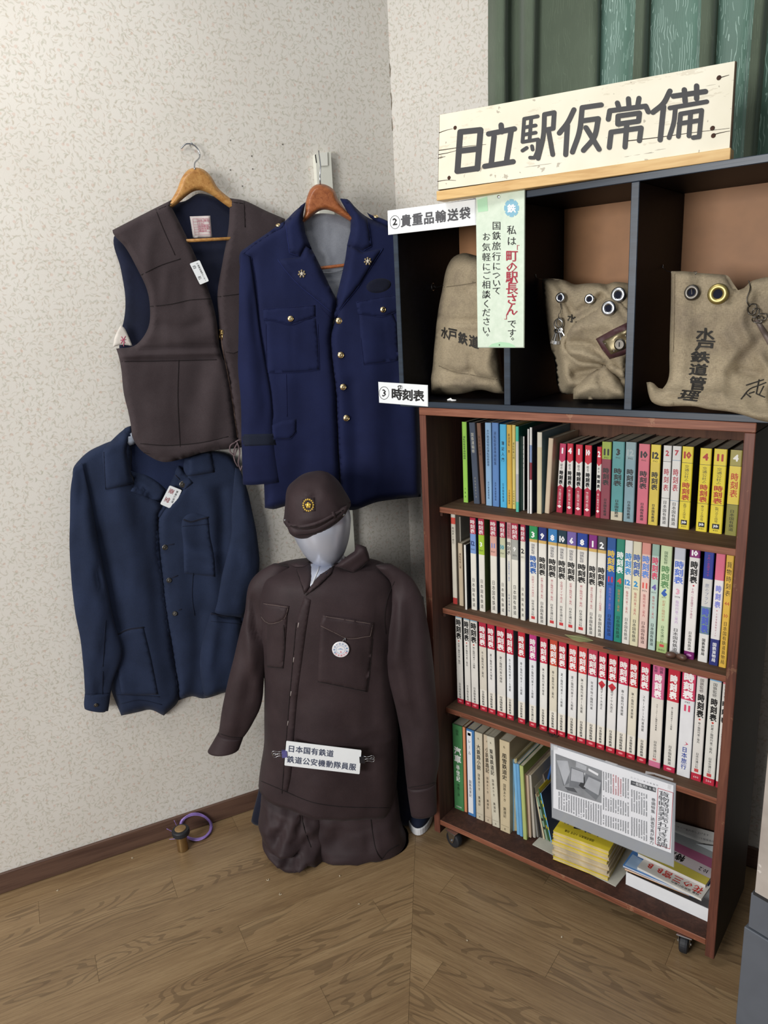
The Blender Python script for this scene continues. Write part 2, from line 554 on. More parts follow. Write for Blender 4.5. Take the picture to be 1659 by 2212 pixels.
def cast(px, py, keys):
    """as above; just outside the outline the nearest hit is used"""
    h = _cast0(px, py, keys)
    r = 2
    while h is None and r < 60:
        for i in range(8):
            h = _cast0(px + r * math.cos(i * .785), py + r * math.sin(i * .785), keys)
            if h: break
        r += 2
    return h
def cast_many(P2, keys, fallback=2.0):
    out = np.zeros((len(P2), 3)); t = np.full(len(P2), np.nan)
    for i, (x, y) in enumerate(P2):
        h = _cast0(x, y, keys)
        if h: t[i] = h[1]
    ok = ~np.isnan(t)
    if not ok.any(): t[:] = fallback
    else:
        for i in np.where(~ok)[0]:
            j = np.where(ok)[0][np.argmin(((P2[ok] - P2[i]) ** 2).sum(1))]
            t[i] = t[j]
    for i, (x, y) in enumerate(P2):
        v = ray(x, y); out[i] = EYE + v / np.linalg.norm(v) * t[i]
    return out
def drape(name, outline, keys, off, mat, parent, nvec, g=6, edge=4, ridges=(), key=None, smooth=True, holes=(), lift=None):
    """a piece laid on cloth that is already there"""
    V, F, d = fill(outline, g, smooth=smooth, holes=holes)
    S = cast_many(V, keys)
    w = off * (0.12 + 0.88 * np.sqrt(np.clip(d / edge, 0, 1))) + ridge_sum(V, ridges)
    if lift is not None: w = w + lift(V)
    P = S + nvec * w[:, None]
    n = len(V)
    Q = S - nvec * 0.002
    cnt = set()
    for f in F:
        for i in range(len(f)): cnt.add((f[i], f[(i + 1) % len(f)]))
    F2 = list(F) + [(b, a, a + n, b + n) for (a, b) in cnt if (b, a) not in cnt]
    if key: remember(key, P, F)
    return mesh(name, np.concatenate([P, Q]), F2, mat, parent, smooth=True)
def seams(name, lines, keys, mat, parent, nvec, r=0.0008, off=0.0006, step=7):
    mb = MB()
    for ln in lines:
        R = resample(ln, step, False)
        S = cast_many(R, keys)
        mb.tube(S + nvec * off, r, 5)
    return tag(mb.build(name, mat, parent, smooth=True), kind='stuff' if len(lines) > 1 else None)
def drape_glyphs(items, quad, keys, parent, nvec, off=0.0015, name='lettering'):
    """items in a unit box (0..1, y up) mapped on the pixel quad TL,TR,BR,BL and laid on cloth"""
    Hm = homography([(0, 1), (1, 1), (1, 0), (0, 0)], quad)
    mb = MB(); mats = []
    for gl, mat in items:
        if mat not in mats: mats.append(mat)
        for V, F in gl:
            Q = hmap(Hm, V); S = cast_many(Q, keys) + nvec * off
            mb.add(S, F, mats.index(mat))
    return mb.build(name, mats, parent)
def loft(name, Lp, Rp, frame, w0, dep, mat, parent, rows=40, seg=32, ridges=(), nz=(0, 40, 120, 1), key=None, cap=0.5, maxdep=1.0, fb=1.0, sup=1.0, clampz=None):
    """a filled-out sleeve, torso or sack: left and right edges in photo pixels, elliptical sections; dep = depth / half width (number or function of t)"""
    def par(P):
        P = np.asarray(P, float)
        if len(P) > 2: P = resample(P, 6, False)
        s = np.r_[0, np.cumsum(np.hypot(*np.diff(P, axis=0).T))]; s /= s[-1]
        t = np.linspace(0, 1, rows)
        return np.stack([np.interp(t, s, P[:, 0]), np.interp(t, s, P[:, 1])], 1)
    A, B = par(Lp), par(Rp)
    V = []; P2 = []; rad = []
    for i in range(rows):
        t = i / (rows - 1)
        a = frame.at(*A[i], w0); b = frame.at(*B[i], w0)
        c = (a + b) / 2; h = (b - a) / 2; hw = np.linalg.norm(h)
        dd = min(maxdep, hw * (dep(t) if callable(dep) else dep))
        for j in range(seg):
            th = 2 * math.pi * j / seg
            cs, sn = math.cos(th), math.sin(th)
            cs2 = math.copysign(abs(cs) ** sup, cs); sn2 = math.copysign(abs(sn) ** sup, sn)
            V.append(c + h * cs2 + frame.n * dd * sn2 * (fb if sn < 0 else 1))
            P2.append((A[i] + B[i]) / 2 + (B[i] - A[i]) / 2 * cs2); rad.append(frame.n * max(sn, -1) + h / (hw + 1e-9) * cs * 0.3)
    V = np.array(V); P2 = np.array(P2); rad = np.array(rad)
    P2r = P2.copy()
    up = np.array([1.0 if (k % seg) <= seg / 2 else 0.4 for k in range(len(P2))])
    disp = ridge_sum(P2, ridges) * np.array([max(0, math.sin(2 * math.pi * (k % seg) / seg)) ** 0.5 if (k % seg) < seg / 2 else 0 for k in range(len(P2))]) + fold_noise(P2 + np.array([[(k % seg) * 0.3, 0] for k in range(len(P2))]), *nz) * up
    V = V + rad * disp[:, None]
    if clampz is not None: V[:, 2] = np.maximum(V[:, 2], clampz)
    F = []
    for i in range(rows - 1):
        for j in range(seg):
            j2 = (j + 1) % seg
            F.append((i * seg + j, i * seg + j2, (i + 1) * seg + j2, (i + 1) * seg + j))
    V = V.tolist()
    for i, rev in ((0, False), (rows - 1, True)):
        c = np.mean(V[i * seg:(i + 1) * seg], 0); V.append(c.tolist()); k = len(V) - 1
        for j in range(seg):
            f = (k, i * seg + (j + 1) % seg, i * seg + j)
            F.append(f[::-1] if rev else f)
    V = np.array(V)
    if key: remember(key, V, F)
    return mesh(name, V, F, mat, parent, smooth=True)
Zv = np.array([0, 0, 1.])
Xv = np.array([1., 0, 0]); Yv = np.array([0, 1., 0])

# ================================================================ the room
def wallpaper():
    t = NT('floral_wallpaper')
    o = t.obj()
    sep = t.n('ShaderNodeSeparateXYZ'); t.l(o, sep.inputs[0])
    cmb = t.n('ShaderNodeCombineXYZ'); t.l(sep.outputs[0], cmb.inputs[0]); t.l(sep.outputs[2], cmb.inputs[1])
    wob = t.n('ShaderNodeTexNoise'); wob.inputs['Scale'].default_value = 60; t.l(cmb.outputs[0], wob.inputs['Vector'])
    base = t.ramp(t.noise(cmb.outputs[0], 3.0, 3), [(0.3, lin('#d0cbc2')), (0.7, lin('#d8d4cc'))])
    tot = None
    for k, (scale, a, b, bend, colr, st) in enumerate(((62, .40, .13, 0.9, '#aca796', .42), (68, .38, .11, -1.1, '#b5a693', .38), (58, .34, .12, 1.2, '#a6a794', .36), (34, .13, .12, 0.0, '#c8a898', .4), (44, .40, .035, -1.0, '#aba492', .4), (64, .36, .045, 1.3, '#a9a08f', .4))):
        mp = t.mapping(cmb.outputs[0], (scale, scale, 1), (k * 13.37, k * 7.77, 0))
        v = t.n('ShaderNodeTexVoronoi', voronoi_dimensions='2D'); v.inputs['Scale'].default_value = 1.0; v.inputs['Randomness'].default_value = 0.8
        t.l(mp, v.inputs['Vector'])
        dl = t.n('ShaderNodeVectorMath', operation='SUBTRACT'); t.l(mp, dl.inputs[0]); t.l(v.outputs['Position'], dl.inputs[1])
        rot = t.n('ShaderNodeVectorRotate', rotation_type='Z_AXIS'); t.l(dl.outputs[0], rot.inputs['Vector'])
        cs = t.n('ShaderNodeSeparateColor'); t.l(v.outputs['Color'], cs.inputs[0])
        t.l(t.math('MULTIPLY', cs.outputs[0], 6.283), rot.inputs['Angle'])
        s2 = t.n('ShaderNodeSeparateXYZ'); t.l(rot.outputs[0], s2.inputs[0])
        y = t.math('ADD', s2.outputs[1], t.math('MULTIPLY', t.math('MULTIPLY', s2.outputs[0], s2.outputs[0]), bend))
        e = t.math('ADD', t.math('POWER', t.math('DIVIDE', s2.outputs[0], a), 2.0), t.math('POWER', t.math('DIVIDE', y, b), 2.0))
        m = t.math('SUBTRACT', 1.25, e, clamp=True)
        m = t.math('MULTIPLY', t.math('MULTIPLY', m, 1.6, clamp=True), st)
        m = t.math('MULTIPLY', m, t.math('GREATER_THAN', cs.outputs[1], (0.30, 0.38, 0.5, 0.5, 0.4, 0.4)[k]))
        base = t.mix(m, base, lin(colr))
        tot = m if tot is None else t.math('ADD', tot, m)
    t.base(base); t.set(0.75, 0, 0.3)
    t.bump(t.math('ADD', t.noise(cmb.outputs[0], 420, 2), t.math('MULTIPLY', tot, -0.4)), 0.35, 0.0006)
    return t.m
M['wallpaper'] = wallpaper()
M['baseboard'] = wood('brown_baseboard', '#4b352c', '#5d4539', '#664c3e', 'X', 0.6, 0.5, 0.1)

def wall(name, frame, u0, u1, h):
    a0 = math.atan2(frame.u[1], frame.u[0])
    me_o = CORNER.copy()
    mb = MB().box((u0, 0, 0), (u1, 0.1, h))
    o = mb.build(name, M['wallpaper'], None, world=False) if False else None
    me = bpy.data.meshes.new(name); me.from_pydata(mb.V, [], mb.F); me.materials.append(M['wallpaper'])
    o = link(name, me); o.location = Vector(me_o); o.rotation_euler = (0, 0, a0)
    return tag(o, kind='structure')
# local x runs along the wall, local -y faces the room
wall_l = wall('wall_left', WALL_L, -2.6, 0.0, 2.9)
wall_r = wall('wall_right', WALL_R, 0.0, 2.2, 2.9)
def baseb(name, frame, u0, u1):
    mb = MB().box((u0, -0.009, 0.001), (u1, 0.0, 0.064), c=0.0025)
    me = bpy.data.meshes.new(name); me.from_pydata(mb.V, [], mb.F); me.materials.append(M['baseboard'])
    o = link(name, me); o.location = Vector(CORNER); o.rotation_euler = (0, 0, math.atan2(frame.u[1], frame.u[0]))
    return tag(o, kind='structure')
baseb('baseboard_left', WALL_L, -2.5, -0.004)
baseb('baseboard_right', WALL_R, 0.006, 2.1)

# crack in the paper down the corner
ck = [(835, 92), (838, 120), (843, 150), (841, 185), (846, 215), (845, 245), (848, 280), (842, 300), (838, 340), (841, 390), (845, 430), (848, 452), (843, 470)]
mb = MB()
mb.tube([WALL_R.at(x, y, 0.0006) for x, y in resample(ck, 9, False, False)], [0.0006 + 0.0012 * abs(math.sin(i * 1.7)) for i in range(len(resample(ck, 9, False, False)))], 5)
ck2 = [(874, 1085), (880, 1098), (873, 1118), (880, 1150), (876, 1185), (884, 1212), (886, 1240)]
mb.tube([WALL_R.at(x, y, 0.0006) for x, y in resample(ck2, 9, False, False)], 0.0011, 5)
mb.build('crack', flat('#7d7260', 0.9, 0, 'paper_tear'), wall_r)
# small nails and pin holes left in the wall
nb = 0
for (x, y) in ((497, 303), (497, 367), (523, 402), (543, 337), (610, 312), (545, 365)):
    p = WALL_L.at(x, y)
    MB().lathe([(0.0014, 0), (0.0016, 0.002), (0.0006, 0.0026)], p, NL, 8).build('pin', M['dark_metal'], wall_l)

# floor: vinyl planks, two fields that meet in a mitre from the corner
def floor_mat(name):
    t = NT(name); o = t.obj()
    info = t.n('ShaderNodeObjectInfo')
    cmb = t.n('ShaderNodeCombineXYZ')
    for i in range(3): t.l(t.math('MULTIPLY', info.outputs['Random'], 31.0 + 7 * i), cmb.inputs[i])
    add = t.n('ShaderNodeVectorMath', operation='ADD'); t.l(o, add.inputs[0]); t.l(cmb.outputs[0], add.inputs[1])
    v = add.outputs[0]
    warp = t.noise(t.mapping(v, (1.6, 9, 1)), 1.0, 2, 0.5, 0.3)
    rings = t.math('SINE', t.math('MULTIPLY', warp, 130.0))
    cat_mask = t.math('GREATER_THAN', t.noise(t.mapping(v, (1.1, 7, 1), (5, 3, 0)), 1.0, 1), 0.54)
    grain = t.noise(t.mapping(v, (9, 260, 1)), 1.0, 3, 0.65, 0.2)
    pores = t.noise(t.mapping(v, (26, 700, 1)), 1.0, 2, 0.6)
    big = t.noise(t.mapping(v, (2.2, 12, 1)), 1.0, 3)
    s = t.math('ADD', t.math('MULTIPLY', grain, 0.55), t.math('MULTIPLY', big, 0.45))
    col = t.ramp(s, [(0.34, lin('#765e43')), (0.5, lin('#8c7353')), (0.66, lin('#9c8462'))])
    dark = t.math('MULTIPLY', t.math('MULTIPLY', t.math('GREATER_THAN', rings, 0.55), cat_mask), 0.40)
    col = t.mix(dark, col, lin('#4b3a29'))
    col = t.mix(t.math('MULTIPLY', t.math('GREATER_THAN', pores, 0.62), 0.28), col, lin('#4c3d2c'))
    tone = t.math('ADD', t.math('MULTIPLY', info.outputs['Random'], 0.10), 0.95)
    g = t.n('ShaderNodeCombineColor')
    for i in range(3): t.l(tone, g.inputs[i])
    col = t.mix(1.0, col, g.outputs[0], 'MULTIPLY')
    t.base(col); t.set(0.36, 0, 0.5)
    t.bump(t.math('ADD', pores, t.math('MULTIPLY', grain, 0.6)), 0.12, 0.0006)
    return t.m
M['plank'] = floor_mat('vinyl_oak_plank')
slab = MB().box((-4.2, -2.4, -0.05), (1.6, 2.6, -0.002)).build('floor', flat('#564430', 0.8, 0, 'floor_joint'))
tag(slab, kind='structure')
MIT = np.array([math.cos(math.radians(-55.6)), math.sin(math.radians(-55.6))])
MN = np.array([-MIT[1], MIT[0]])      # points to the right field
def clip(poly, n, c):
    out = []
    for i in range(len(poly)):
        a, b = poly[i], poly[(i + 1) % len(poly)]
        da, db = a @ n - c, b @ n - c
        if da >= 0: out.append(a)
        if (da >= 0) != (db >= 0): out.append(a + (b - a) * (da / (da - db)))
    return out
def planks(U2, N2, off0, side, kmax, wdt=0.0905, Lp=0.915):
    """rows parallel to a wall; side = +1 right of the mitre"""
    c2 = CORNER[:2]
    for k in range(kmax):
        n0 = k * wdt
        st = (k * 0.377 * Lp + off0) % Lp
        for j in range(-5, 4):
            a = st + j * Lp
            g = 0.0003
            q = [(a + g, n0 + g), (a + Lp - g, n0 + g), (a + Lp - g, n0 + wdt - g), (a + g, n0 + wdt - g)]
            poly = [c2 + U2 * x + N2 * y for x, y in q]
            poly = clip(poly, MN * side, (c2 @ MN) * side + g)
            if len(poly) < 3: continue
            P = np.array(poly)
            if P[:, 0].min() > 1.5 or P[:, 1].max() < -2.2 or P[:, 0].max() < -4.1: continue
            px = to_px_many(np.c_[P, np.zeros(len(P))])
            dep = (np.c_[P, np.zeros(len(P))] - EYE) @ CM[2]
            if dep.max() < 0.1: continue
            if dep.min() > 0.1 and (px[:, 0].max() < -500 or px[:, 0].min() > 2400 or px[:, 1].min() > 3000): continue
            if dep.max() < 0.6: continue
            cc = P.mean(0)
            ang = math.atan2(U2[1], U2[0])
            R = np.array([[math.cos(-ang), -math.sin(-ang)], [math.sin(-ang), math.cos(-ang)]])
            Lc = (P - cc) @ R.T
            n = len(Lc)
            V = [(x, y, 0.0) for x, y in Lc] + [(x, y, -0.002) for x, y in Lc]
            F = [list(range(n))] + [[i, i + n, (i + 1) % n + n, (i + 1) % n] for i in range(n)]
            me = bpy.data.meshes.new('plank'); me.from_pydata(V, [], F); me.materials.append(M['plank'])
            me.validate()
            # normals up
            o = link('plank', me, slab)
            if me.polygons[0].normal.z < 0: me.flip_normals()
            o.location = Vector((cc[0], cc[1], 0)) - slab.location; o.rotation_euler = (0, 0, ang)
planks(UL[:2], NL[:2], 0.23, -1, 26)
planks(UR[:2], NR[:2], 0.51, 1, 24)

# little scraps lying on the floor
for i, (x, y, k, lab) in enumerate(((604, 1934, 0, 'curled white paper scrap on the floor in front of the brown trousers'), (580, 1903, 0, 'thin pale fibre on the floor left of the trousers front'), (735, 1893, 1, 'tiny pale crumb on the floor right under the brown trousers'),
        (775, 1953, 1, 'pale chip on the floor between trousers and mitre joint'), (1212, 2025, 1, 'white speck on the floor below the middle of the bookcase'), (285, 1855, 1, 'pale crumb on the floor left of the brass cylinder'), (125, 1925, 1, 'pale crumb on the floor close to the left baseboard'), (1010, 2032, 1, 'pale speck on the floor in front of the left caster'))):
    p = PZ(x, y, 0.0)
    a = i * 1.3
    r = 0.006 if k == 0 else 0.0035
    o = MB().tube([p + np.array([r * t * math.cos(a + t), r * t * math.sin(a + t), 0.0012 + 0.0008 * abs(t)]) for t in (-1, -.4, .2, 1)], 0.0009, 5).build('paper_scrap', flat('#cfc2a8', 0.8))
    tag(o, lab, 'scrap', 'tiny paper scraps on the floor')

# curtain over the window on the right wall
def curtain_mat(name, satin):
    t = NT(name); o = t.obj()
    sep = t.n('ShaderNodeSeparateXYZ'); t.l(o, sep.inputs[0])
    warp = t.noise(t.mapping(o, (14, 14, 6)), 1.0, 3, 0.6, 0.6)
    x = t.math('ADD', sep.outputs[0], t.math('MULTIPLY', warp, 0.045))
    w = t.math('SINE', t.math('MULTIPLY', x, 1150.0))
    fine = t.noise(t.mapping(o, (500, 500, 60)), 1.0, 2)
    line = t.math('GREATER_THAN', w, 0.8)
    line = t.math('MULTIPLY', line, t.math('GREATER_THAN', t.noise(t.mapping(o, (80, 80, 22)), 1.0, 2), 0.5))
    a, b, c = (lin('#5f8173'), lin('#547466'), lin('#a9c6ba')) if satin else (lin('#566351'), lin('#4a5645'), lin('#6b7964'))
    col = t.ramp(t.noise(o, 6.0, 2), [(0.35, b), (0.65, a)])
    col = t.mix(t.math('MULTIPLY', line, 0.8 if satin else 0.3), col, c)
    t.base(col); t.set(0.5 if satin else 0.8, 0, 0.5, 0.3)
    t.bump(t.math('ADD', fine, t.math('MULTIPLY', w, 0.3)), 0.2, 0.0008)
    return t.m
M['satin'] = curtain_mat('green_moire_satin', True)
M['drape'] = curtain_mat('olive_green_curtain', False)
def build_curtain():
    # the fold line in plan: (photo x at the sign's height, distance from the wall, which cloth)
    prof = [(1055, .030, 1), (1072, .062, 1), (1090, .058, 1), (1098, .020, 1), (1112, .012, 1), (1124, .022, 1), (1134, .060, 1), (1152, .066, 1), (1163, .036, 1), (1180, .030, 1),
            (1205, .034, 1), (1232, .036, 1), (1252, .050, 1), (1272, .064, 1), (1290, .054, 1), (1296, .030, 0), (1325, .026, 0), (1352, .032, 0), (1366, .056, 1), (1384, .066, 1), (1396, .050, 1),
            (1404, .030, 0), (1440, .026, 0), (1474, .032, 0), (1500, .040, 0), (1507, .060, 1), (1526, .066, 1), (1540, .052, 1), (1548, .030, 0), (1580, .026, 0), (1612, .032, 0), (1622, .058, 1), (1640, .066, 1), (1652, .040, 0), (1690, .026, 0), (1730, .030, 0), (1745, .058, 1), (1762, .060, 1), (1790, .030, 0), (1850, .03, 0)]
    pts = []
    for x, w, c in prof:
        p = WALL_R.at(x, 180 - (x - 1055) * 0.15, w)
        pts.append((p[0], p[1], c, w))
    P = np.array([(a, b) for a, b, *_ in pts]); cl = [c for _, _, c, _ in pts]
    Q = []; C = []
    for i in range(len(P) - 1):
        p0 = P[max(i - 1, 0)]; p1, p2 = P[i], P[i + 1]; p3 = P[min(i + 2, len(P) - 1)]
        for k in range(4):
            s = k / 4
            Q.append(0.5 * ((2 * p1) + (-p0 + p2) * s + (2 * p0 - 5 * p1 + 4 * p2 - p3) * s**2 + (-p0 + 3 * p1 - 3 * p2 + p3) * s**3)); C.append(cl[i])
    Q = np.array(Q)
    zs = np.linspace(0.9, 2.62, 44)
    V = []; F = []; mi = []
    base = CORNER[:2] + UR[:2] * 0.0
    for z in zs:
        gath = 1.0 + 0.35 * max(0, (z - 2.1)) 
        for j, q in enumerate(Q):
            w = (q - CORNER[:2]) @ NR[:2]
            pin = 0.5 + 0.5 * math.cos(min(1, max(0, (2.45 - z) / 0.16)) * math.pi)
            ww = 0.006 + max(0.0, w + 0.006 * noise.noise(Vector((j * 0.11, z * 2.5, 1))) - 0.006)
            sh = 0.008 * noise.noise(Vector((j * 0.05, z * 1.8, 9)))
            r = q + NR[:2] * (ww - w) + UR[:2] * sh
            V.append((r[0], r[1], z))
    n = len(Q)
    for i in range(len(zs) - 1):
        for j in range(n - 1):
            F.append((i * n + j, i * n + j + 1, (i + 1) * n + j + 1, (i + 1) * n + j)); mi.append(0 if C[j] else 1)
    root = thing('curtain', 'long pleated green curtain with shiny moire panels behind the sign', 'curtain', (Q[:, 0].mean(), Q[:, 1].mean(), 0.9))
    mesh('fabric', V, F, [M['drape'], M['satin']], root, mi, True)
build_curtain()

# pillar at the right edge: grey panel below, pale stone slab above
pil = thing('pillar', 'pillar edge at the far right with grey base and pale stone above', 'pillar', (-0.17, 1.38, 0))
pa = PZ(1588, 2212, 0.0)
px_, py_ = pa[0], pa[1]
def stone():
    t = NT('pale_stone'); o = t.obj()
    col = t.ramp(t.noise(o, 12, 4), [(0.3, lin('#a49a92')), (0.7, lin('#bdb4ab'))])
    sp = t.math('GREATER_THAN', t.noise(o, 70, 2), 0.72)
    t.base(t.mix(t.math('MULTIPLY', sp, 0.6), col, lin('#dcd6ce'))); t.set(0.5, 0, 0.4); return t.m
e1 = on_plane(1641, 1700, np.array([0., 1, 0]), py_)
u0 = px_; dirU = np.array([math.cos(math.radians(-14)), math.sin(math.radians(-14)), 0]); dirV = np.array([-dirU[1], dirU[0], 0])
o_ = np.array([px_, py_, 0])
z1 = PY(1608, 2001, py_)[2]; z2 = PY(1622, 1928, py_)[2]
AX = (o_, dirU, dirV, Zv)
MB().box((0, 0, 0.002), (0.42, 0.36, z1 - 0.001), c=0.0015, ax=AX).build('base_panel', flat('#5f646c', 0.35, 0, 'grey_panel', 0.03), pil)
MB().box((0.006, 0.004, z1 + 0.001), (0.42, 0.36, z2 - 0.002), c=0.0015, ax=AX).build('base_panel', flat('#5f646c', 0.35, 0, 'grey_panel', 0.03), pil)
MB().box((0.012, 0.006, z2 + 0.002), (0.42, 0.36, 2.88), c=0.001, ax=AX).build('stone_slab', stone(), pil)
MB().box((0.01, 0.004, z2 - 0.0035), (0.418, 0.355, z2 + 0.0025), ax=AX).build('joint_strip', flat('#2a2a2c', 0.6), pil)

# ================================================================ bookcase on casters
M['mahogany'] = wood('red_brown_mahogany', '#4c2c23', '#64392c', '#774a39', 'Z', 1.0, 0.45, 0.2, worn='#8d6a50')
M['mahogany_x'] = wood('red_brown_mahogany_edge', '#5f3626', '#7f4c37', '#946049', 'X', 1.0, 0.5, 0.25, worn='#a98264')
M['shelf_wood'] = wood('dusty_brown_shelf', '#4c3a2c', '#5d4838', '#6a5443', 'X', 0.8, 0.75, 0.15, 0.2)
M['inner_wood'] = wood('dark_inner_board', '#38231c', '#442b22', '#52352a', 'Z', 0.7, 0.7, 0.1, 0.3)
BX0, BX1, BY0, BY1 = -1.1235, -0.331, 1.55, 1.826
TOPZ = 1.288
SH = [1.017, 0.727, 0.420, 0.072]      # tops of the four shelves
SY = 1.598                               # front of the upper shelves
bc = thing('bookcase', 'worn reddish brown wooden bookcase on casters filled with timetables', 'bookcase', ((BX0 + BX1) / 2, BY0, 0))
t_ = 0.0205
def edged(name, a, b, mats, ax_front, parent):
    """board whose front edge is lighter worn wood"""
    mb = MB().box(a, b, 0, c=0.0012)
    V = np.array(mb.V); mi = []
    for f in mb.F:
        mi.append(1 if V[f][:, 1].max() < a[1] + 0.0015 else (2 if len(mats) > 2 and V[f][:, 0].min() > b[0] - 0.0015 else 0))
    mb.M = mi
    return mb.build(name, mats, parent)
edged('side_panel', (BX0, BY0, 0.026), (BX0 + t_, BY1, TOPZ - 0.0195), [M['inner_wood'], M['mahogany']], 0, bc)
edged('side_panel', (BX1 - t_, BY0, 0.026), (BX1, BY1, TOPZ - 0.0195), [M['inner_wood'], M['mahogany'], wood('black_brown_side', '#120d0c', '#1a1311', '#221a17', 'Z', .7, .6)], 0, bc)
edged('top_board', (BX0, BY0, TOPZ - 0.019), (BX1, BY1, TOPZ), [M['inner_wood'], M['mahogany_x']], 0, bc)
MB().box((BX0 + t_, BY1 - 0.006, 0.06), (BX1 - t_, BY1, TOPZ - 0.02)).build('back_panel', wood('brown_back_board', '#4a2e20', '#5a3a29', '#64432f', 'Z', 0.6, 0.7), bc)
for z in SH[:3]:
    edged('shelf', (BX0 + t_ + .0003, SY, z - 0.0155), (BX1 - t_ - .0003, BY1 - 0.0065, z), [M['shelf_wood'], M['mahogany_x']], 0, bc)
edged('shelf', (BX0 + t_ + .0003, BY0 + 0.001, SH[3] - 0.0165), (BX1 - t_ - .0003, BY1 - 0.0065, SH[3]), [M['inner_wood'], M['mahogany_x']], 0, bc)
# small wooden cleats carrying the upper shelves
for z in SH[:3]:
    MB().box((BX0 + t_, BY0 + 0.05, z - 0.026), (BX0 + t_ + 0.008, BY1 - 0.01, z - 0.0158), c=0.001).build('cleat', M['inner_wood'], bc)
def caster(c, ang, parent):
    r = 0.0255
    X = np.array([math.cos(ang), math.sin(ang), 0.]); Yd = np.array([-math.sin(ang), math.cos(ang), 0.])
    z0 = SH[3] - 0.017
    f = MB()
    f.box((-0.018, -0.018, z0 - 0.003), (0.018, 0.018, z0), ax=(np.array([c[0], c[1], 0]), X, Yd, Zv), c=0.0008)
    for s in (-1, 1):
        f.prism([(-0.016, z0 - 0.003), (0.016, z0 - 0.003), (0.006, r - 0.006), (0.0, r - 0.009), (-0.006, r - 0.006)], 0.0018, (np.array([c[0], c[1], 0]) + Yd * (s * 0.0125 - 0.0009), X, Yd, Zv))
    f.lathe([(0.0035, -0.0165), (0.0045, -0.015), (0.0045, 0.015), (0.0035, 0.0165)], np.array([c[0], c[1], r]), Yd, 10)
    cs = f.build('caster', M['metal'], parent)
    w = MB().lathe([(0.006, -0.0105), (r - 0.006, -0.0105), (r - 0.001, -0.008), (r, -0.003), (r, 0.003), (r - 0.001, 0.008), (r - 0.006, 0.0105), (0.006, 0.0105)], np.array([c[0], c[1], r]), Yd, 28)
    w.build('wheel', M['rubber'], cs, smooth=False)
cL = PZ(980, 1829, 0.0); cR = PZ(1470, 2064, 0.0)
caster((cL[0], cL[1] + 0.005), math.radians(-10), bc)
caster((cR[0] + 0.002, cR[1] + 0.02), math.radians(98), bc)
caster((cL[0] + .01, 1.77), math.radians(20), bc)
caster((cR[0] + 0.01, 1.77), math.radians(70), bc)

# ================================================================ the black compartment box on top
M['black_wood'] = wood('black_stained_wood', '#07080c', '#0b0c12', '#101118', 'X', 1.0, 0.5, 0.1, 0.12, worn='#10121a')
M['black_front'] = wood('black_front_edge', '#1f2732', '#25303d', '#2c3846', 'X', 1.0, 0.35, 0.15, 0.5)
KX0, KX1, KZ0, KZ1, KY1 = -1.183, -0.283, TOPZ + 0.0005, 1.527 + 0.236, 1.832
kb = thing('shelf_box', 'black three-compartment box with tan back sitting on the wooden bookcase', 'shelf', ((KX0 + KX1) / 2, BY0, KZ0))
tk = 0.0145
edged('top_panel', (KX0, BY0, KZ1 - tk), (KX1, KY1, KZ1), [M['black_wood'], M['black_front']], 0, kb)
edged('bottom_panel', (KX0, BY0, KZ0), (KX1, KY1, KZ0 + tk), [M['black_wood'], M['black_front']], 0, kb)
for x in (KX0, KX1 - tk):
    edged('side_panel', (x, BY0, KZ0 + tk), (x + tk, KY1, KZ1 - tk), [M['black_wood'], M['black_front']], 0, kb)
DIV = [-0.8770, -0.5905]
for x in DIV:
    edged('divider', (x, BY0 + 0.0005, KZ0 + tk), (x + 0.0165, KY1 - 0.005, KZ1 - tk), [M['black_wood'], M['black_front']], 0, kb)
MB().box((KX0 + tk, KY1 - 0.004, KZ0 + tk), (KX1 - tk, KY1 - 0.0005, KZ1 - tk)).build('back_panel', flat('#a5744a', 0.55, 0, 'tan_hardboard', 0.05), kb)

# sign board leaning on a batten on top
sl = PZ(943, 434, KZ1 + .0005); sr = PZ(1577, 345, KZ1 + .0005)
dS = (sr - sl); LS = np.linalg.norm(dS); dS /= LS
nS = np.array([dS[1], -dS[0], 0.])
if np.dot(nS, -sl) < 0: nS = -nS
M['pine'] = wood('light_pine', '#c49a5e', '#d6b074', '#e0bf86', 'X', 0.6, 0.5, 0.1)
bt_h = PY(943, 412, sl[1])[2] - sl[2]
bat = MB().box((0, 0, 0), (LS, 0.034, bt_h - .001), c=0.001, ax=(sl, dS, -nS, Zv)).build('wooden_batten', M['pine'])
bat.rotation_euler = (0, 0, 0)
tag(bat, 'pale pine batten lying under the cream station sign on the black box', 'batten')
fs = Frame(sl, math.atan2(dS[1], dS[0]))
q = [fs.at(945, 410.5, -0.004), fs.at(1578, 324, -0.004), fs.at(1590, 131, -0.012), fs.at(948, 248, -0.012)]
M['cream_paint'] = None
def cream():
    t = NT('cream_painted_board'); o = t.obj()
    col = t.ramp(t.noise(o, 7, 4), [(0.3, lin('#ddd6bf')), (0.7, lin('#ece6d2'))])
    d = t.noise(t.mapping(o, (9, 9, 40)), 1.0, 5, 0.75)
    col = t.mix(t.math('MULTIPLY', t.math('GREATER_THAN', d, 0.60), 0.35), col, lin('#b9ad95'))
    d2 = t.noise(t.mapping(o, (4, 4, 75)), 1.0, 4, 0.8)
    col = t.mix(t.math('MULTIPLY', t.math('GREATER_THAN', d2, 0.66), 0.6), col, lin('#4a3d33'))
    sp = t.noise(o, 55, 3)
    col = t.mix(t.math('MULTIPLY', t.math('GREATER_THAN', sp, 0.69), 0.5), col, lin('#6b5a48'))
    t.base(col); t.set(0.45, 0, 0.4); t.bump(d, 0.2, 0.001); return t.m
M['cream_paint'] = cream()
sgn = thing('station_sign', 'long cream wooden sign board with bold black station lettering on top', 'sign', tuple(q[0]))
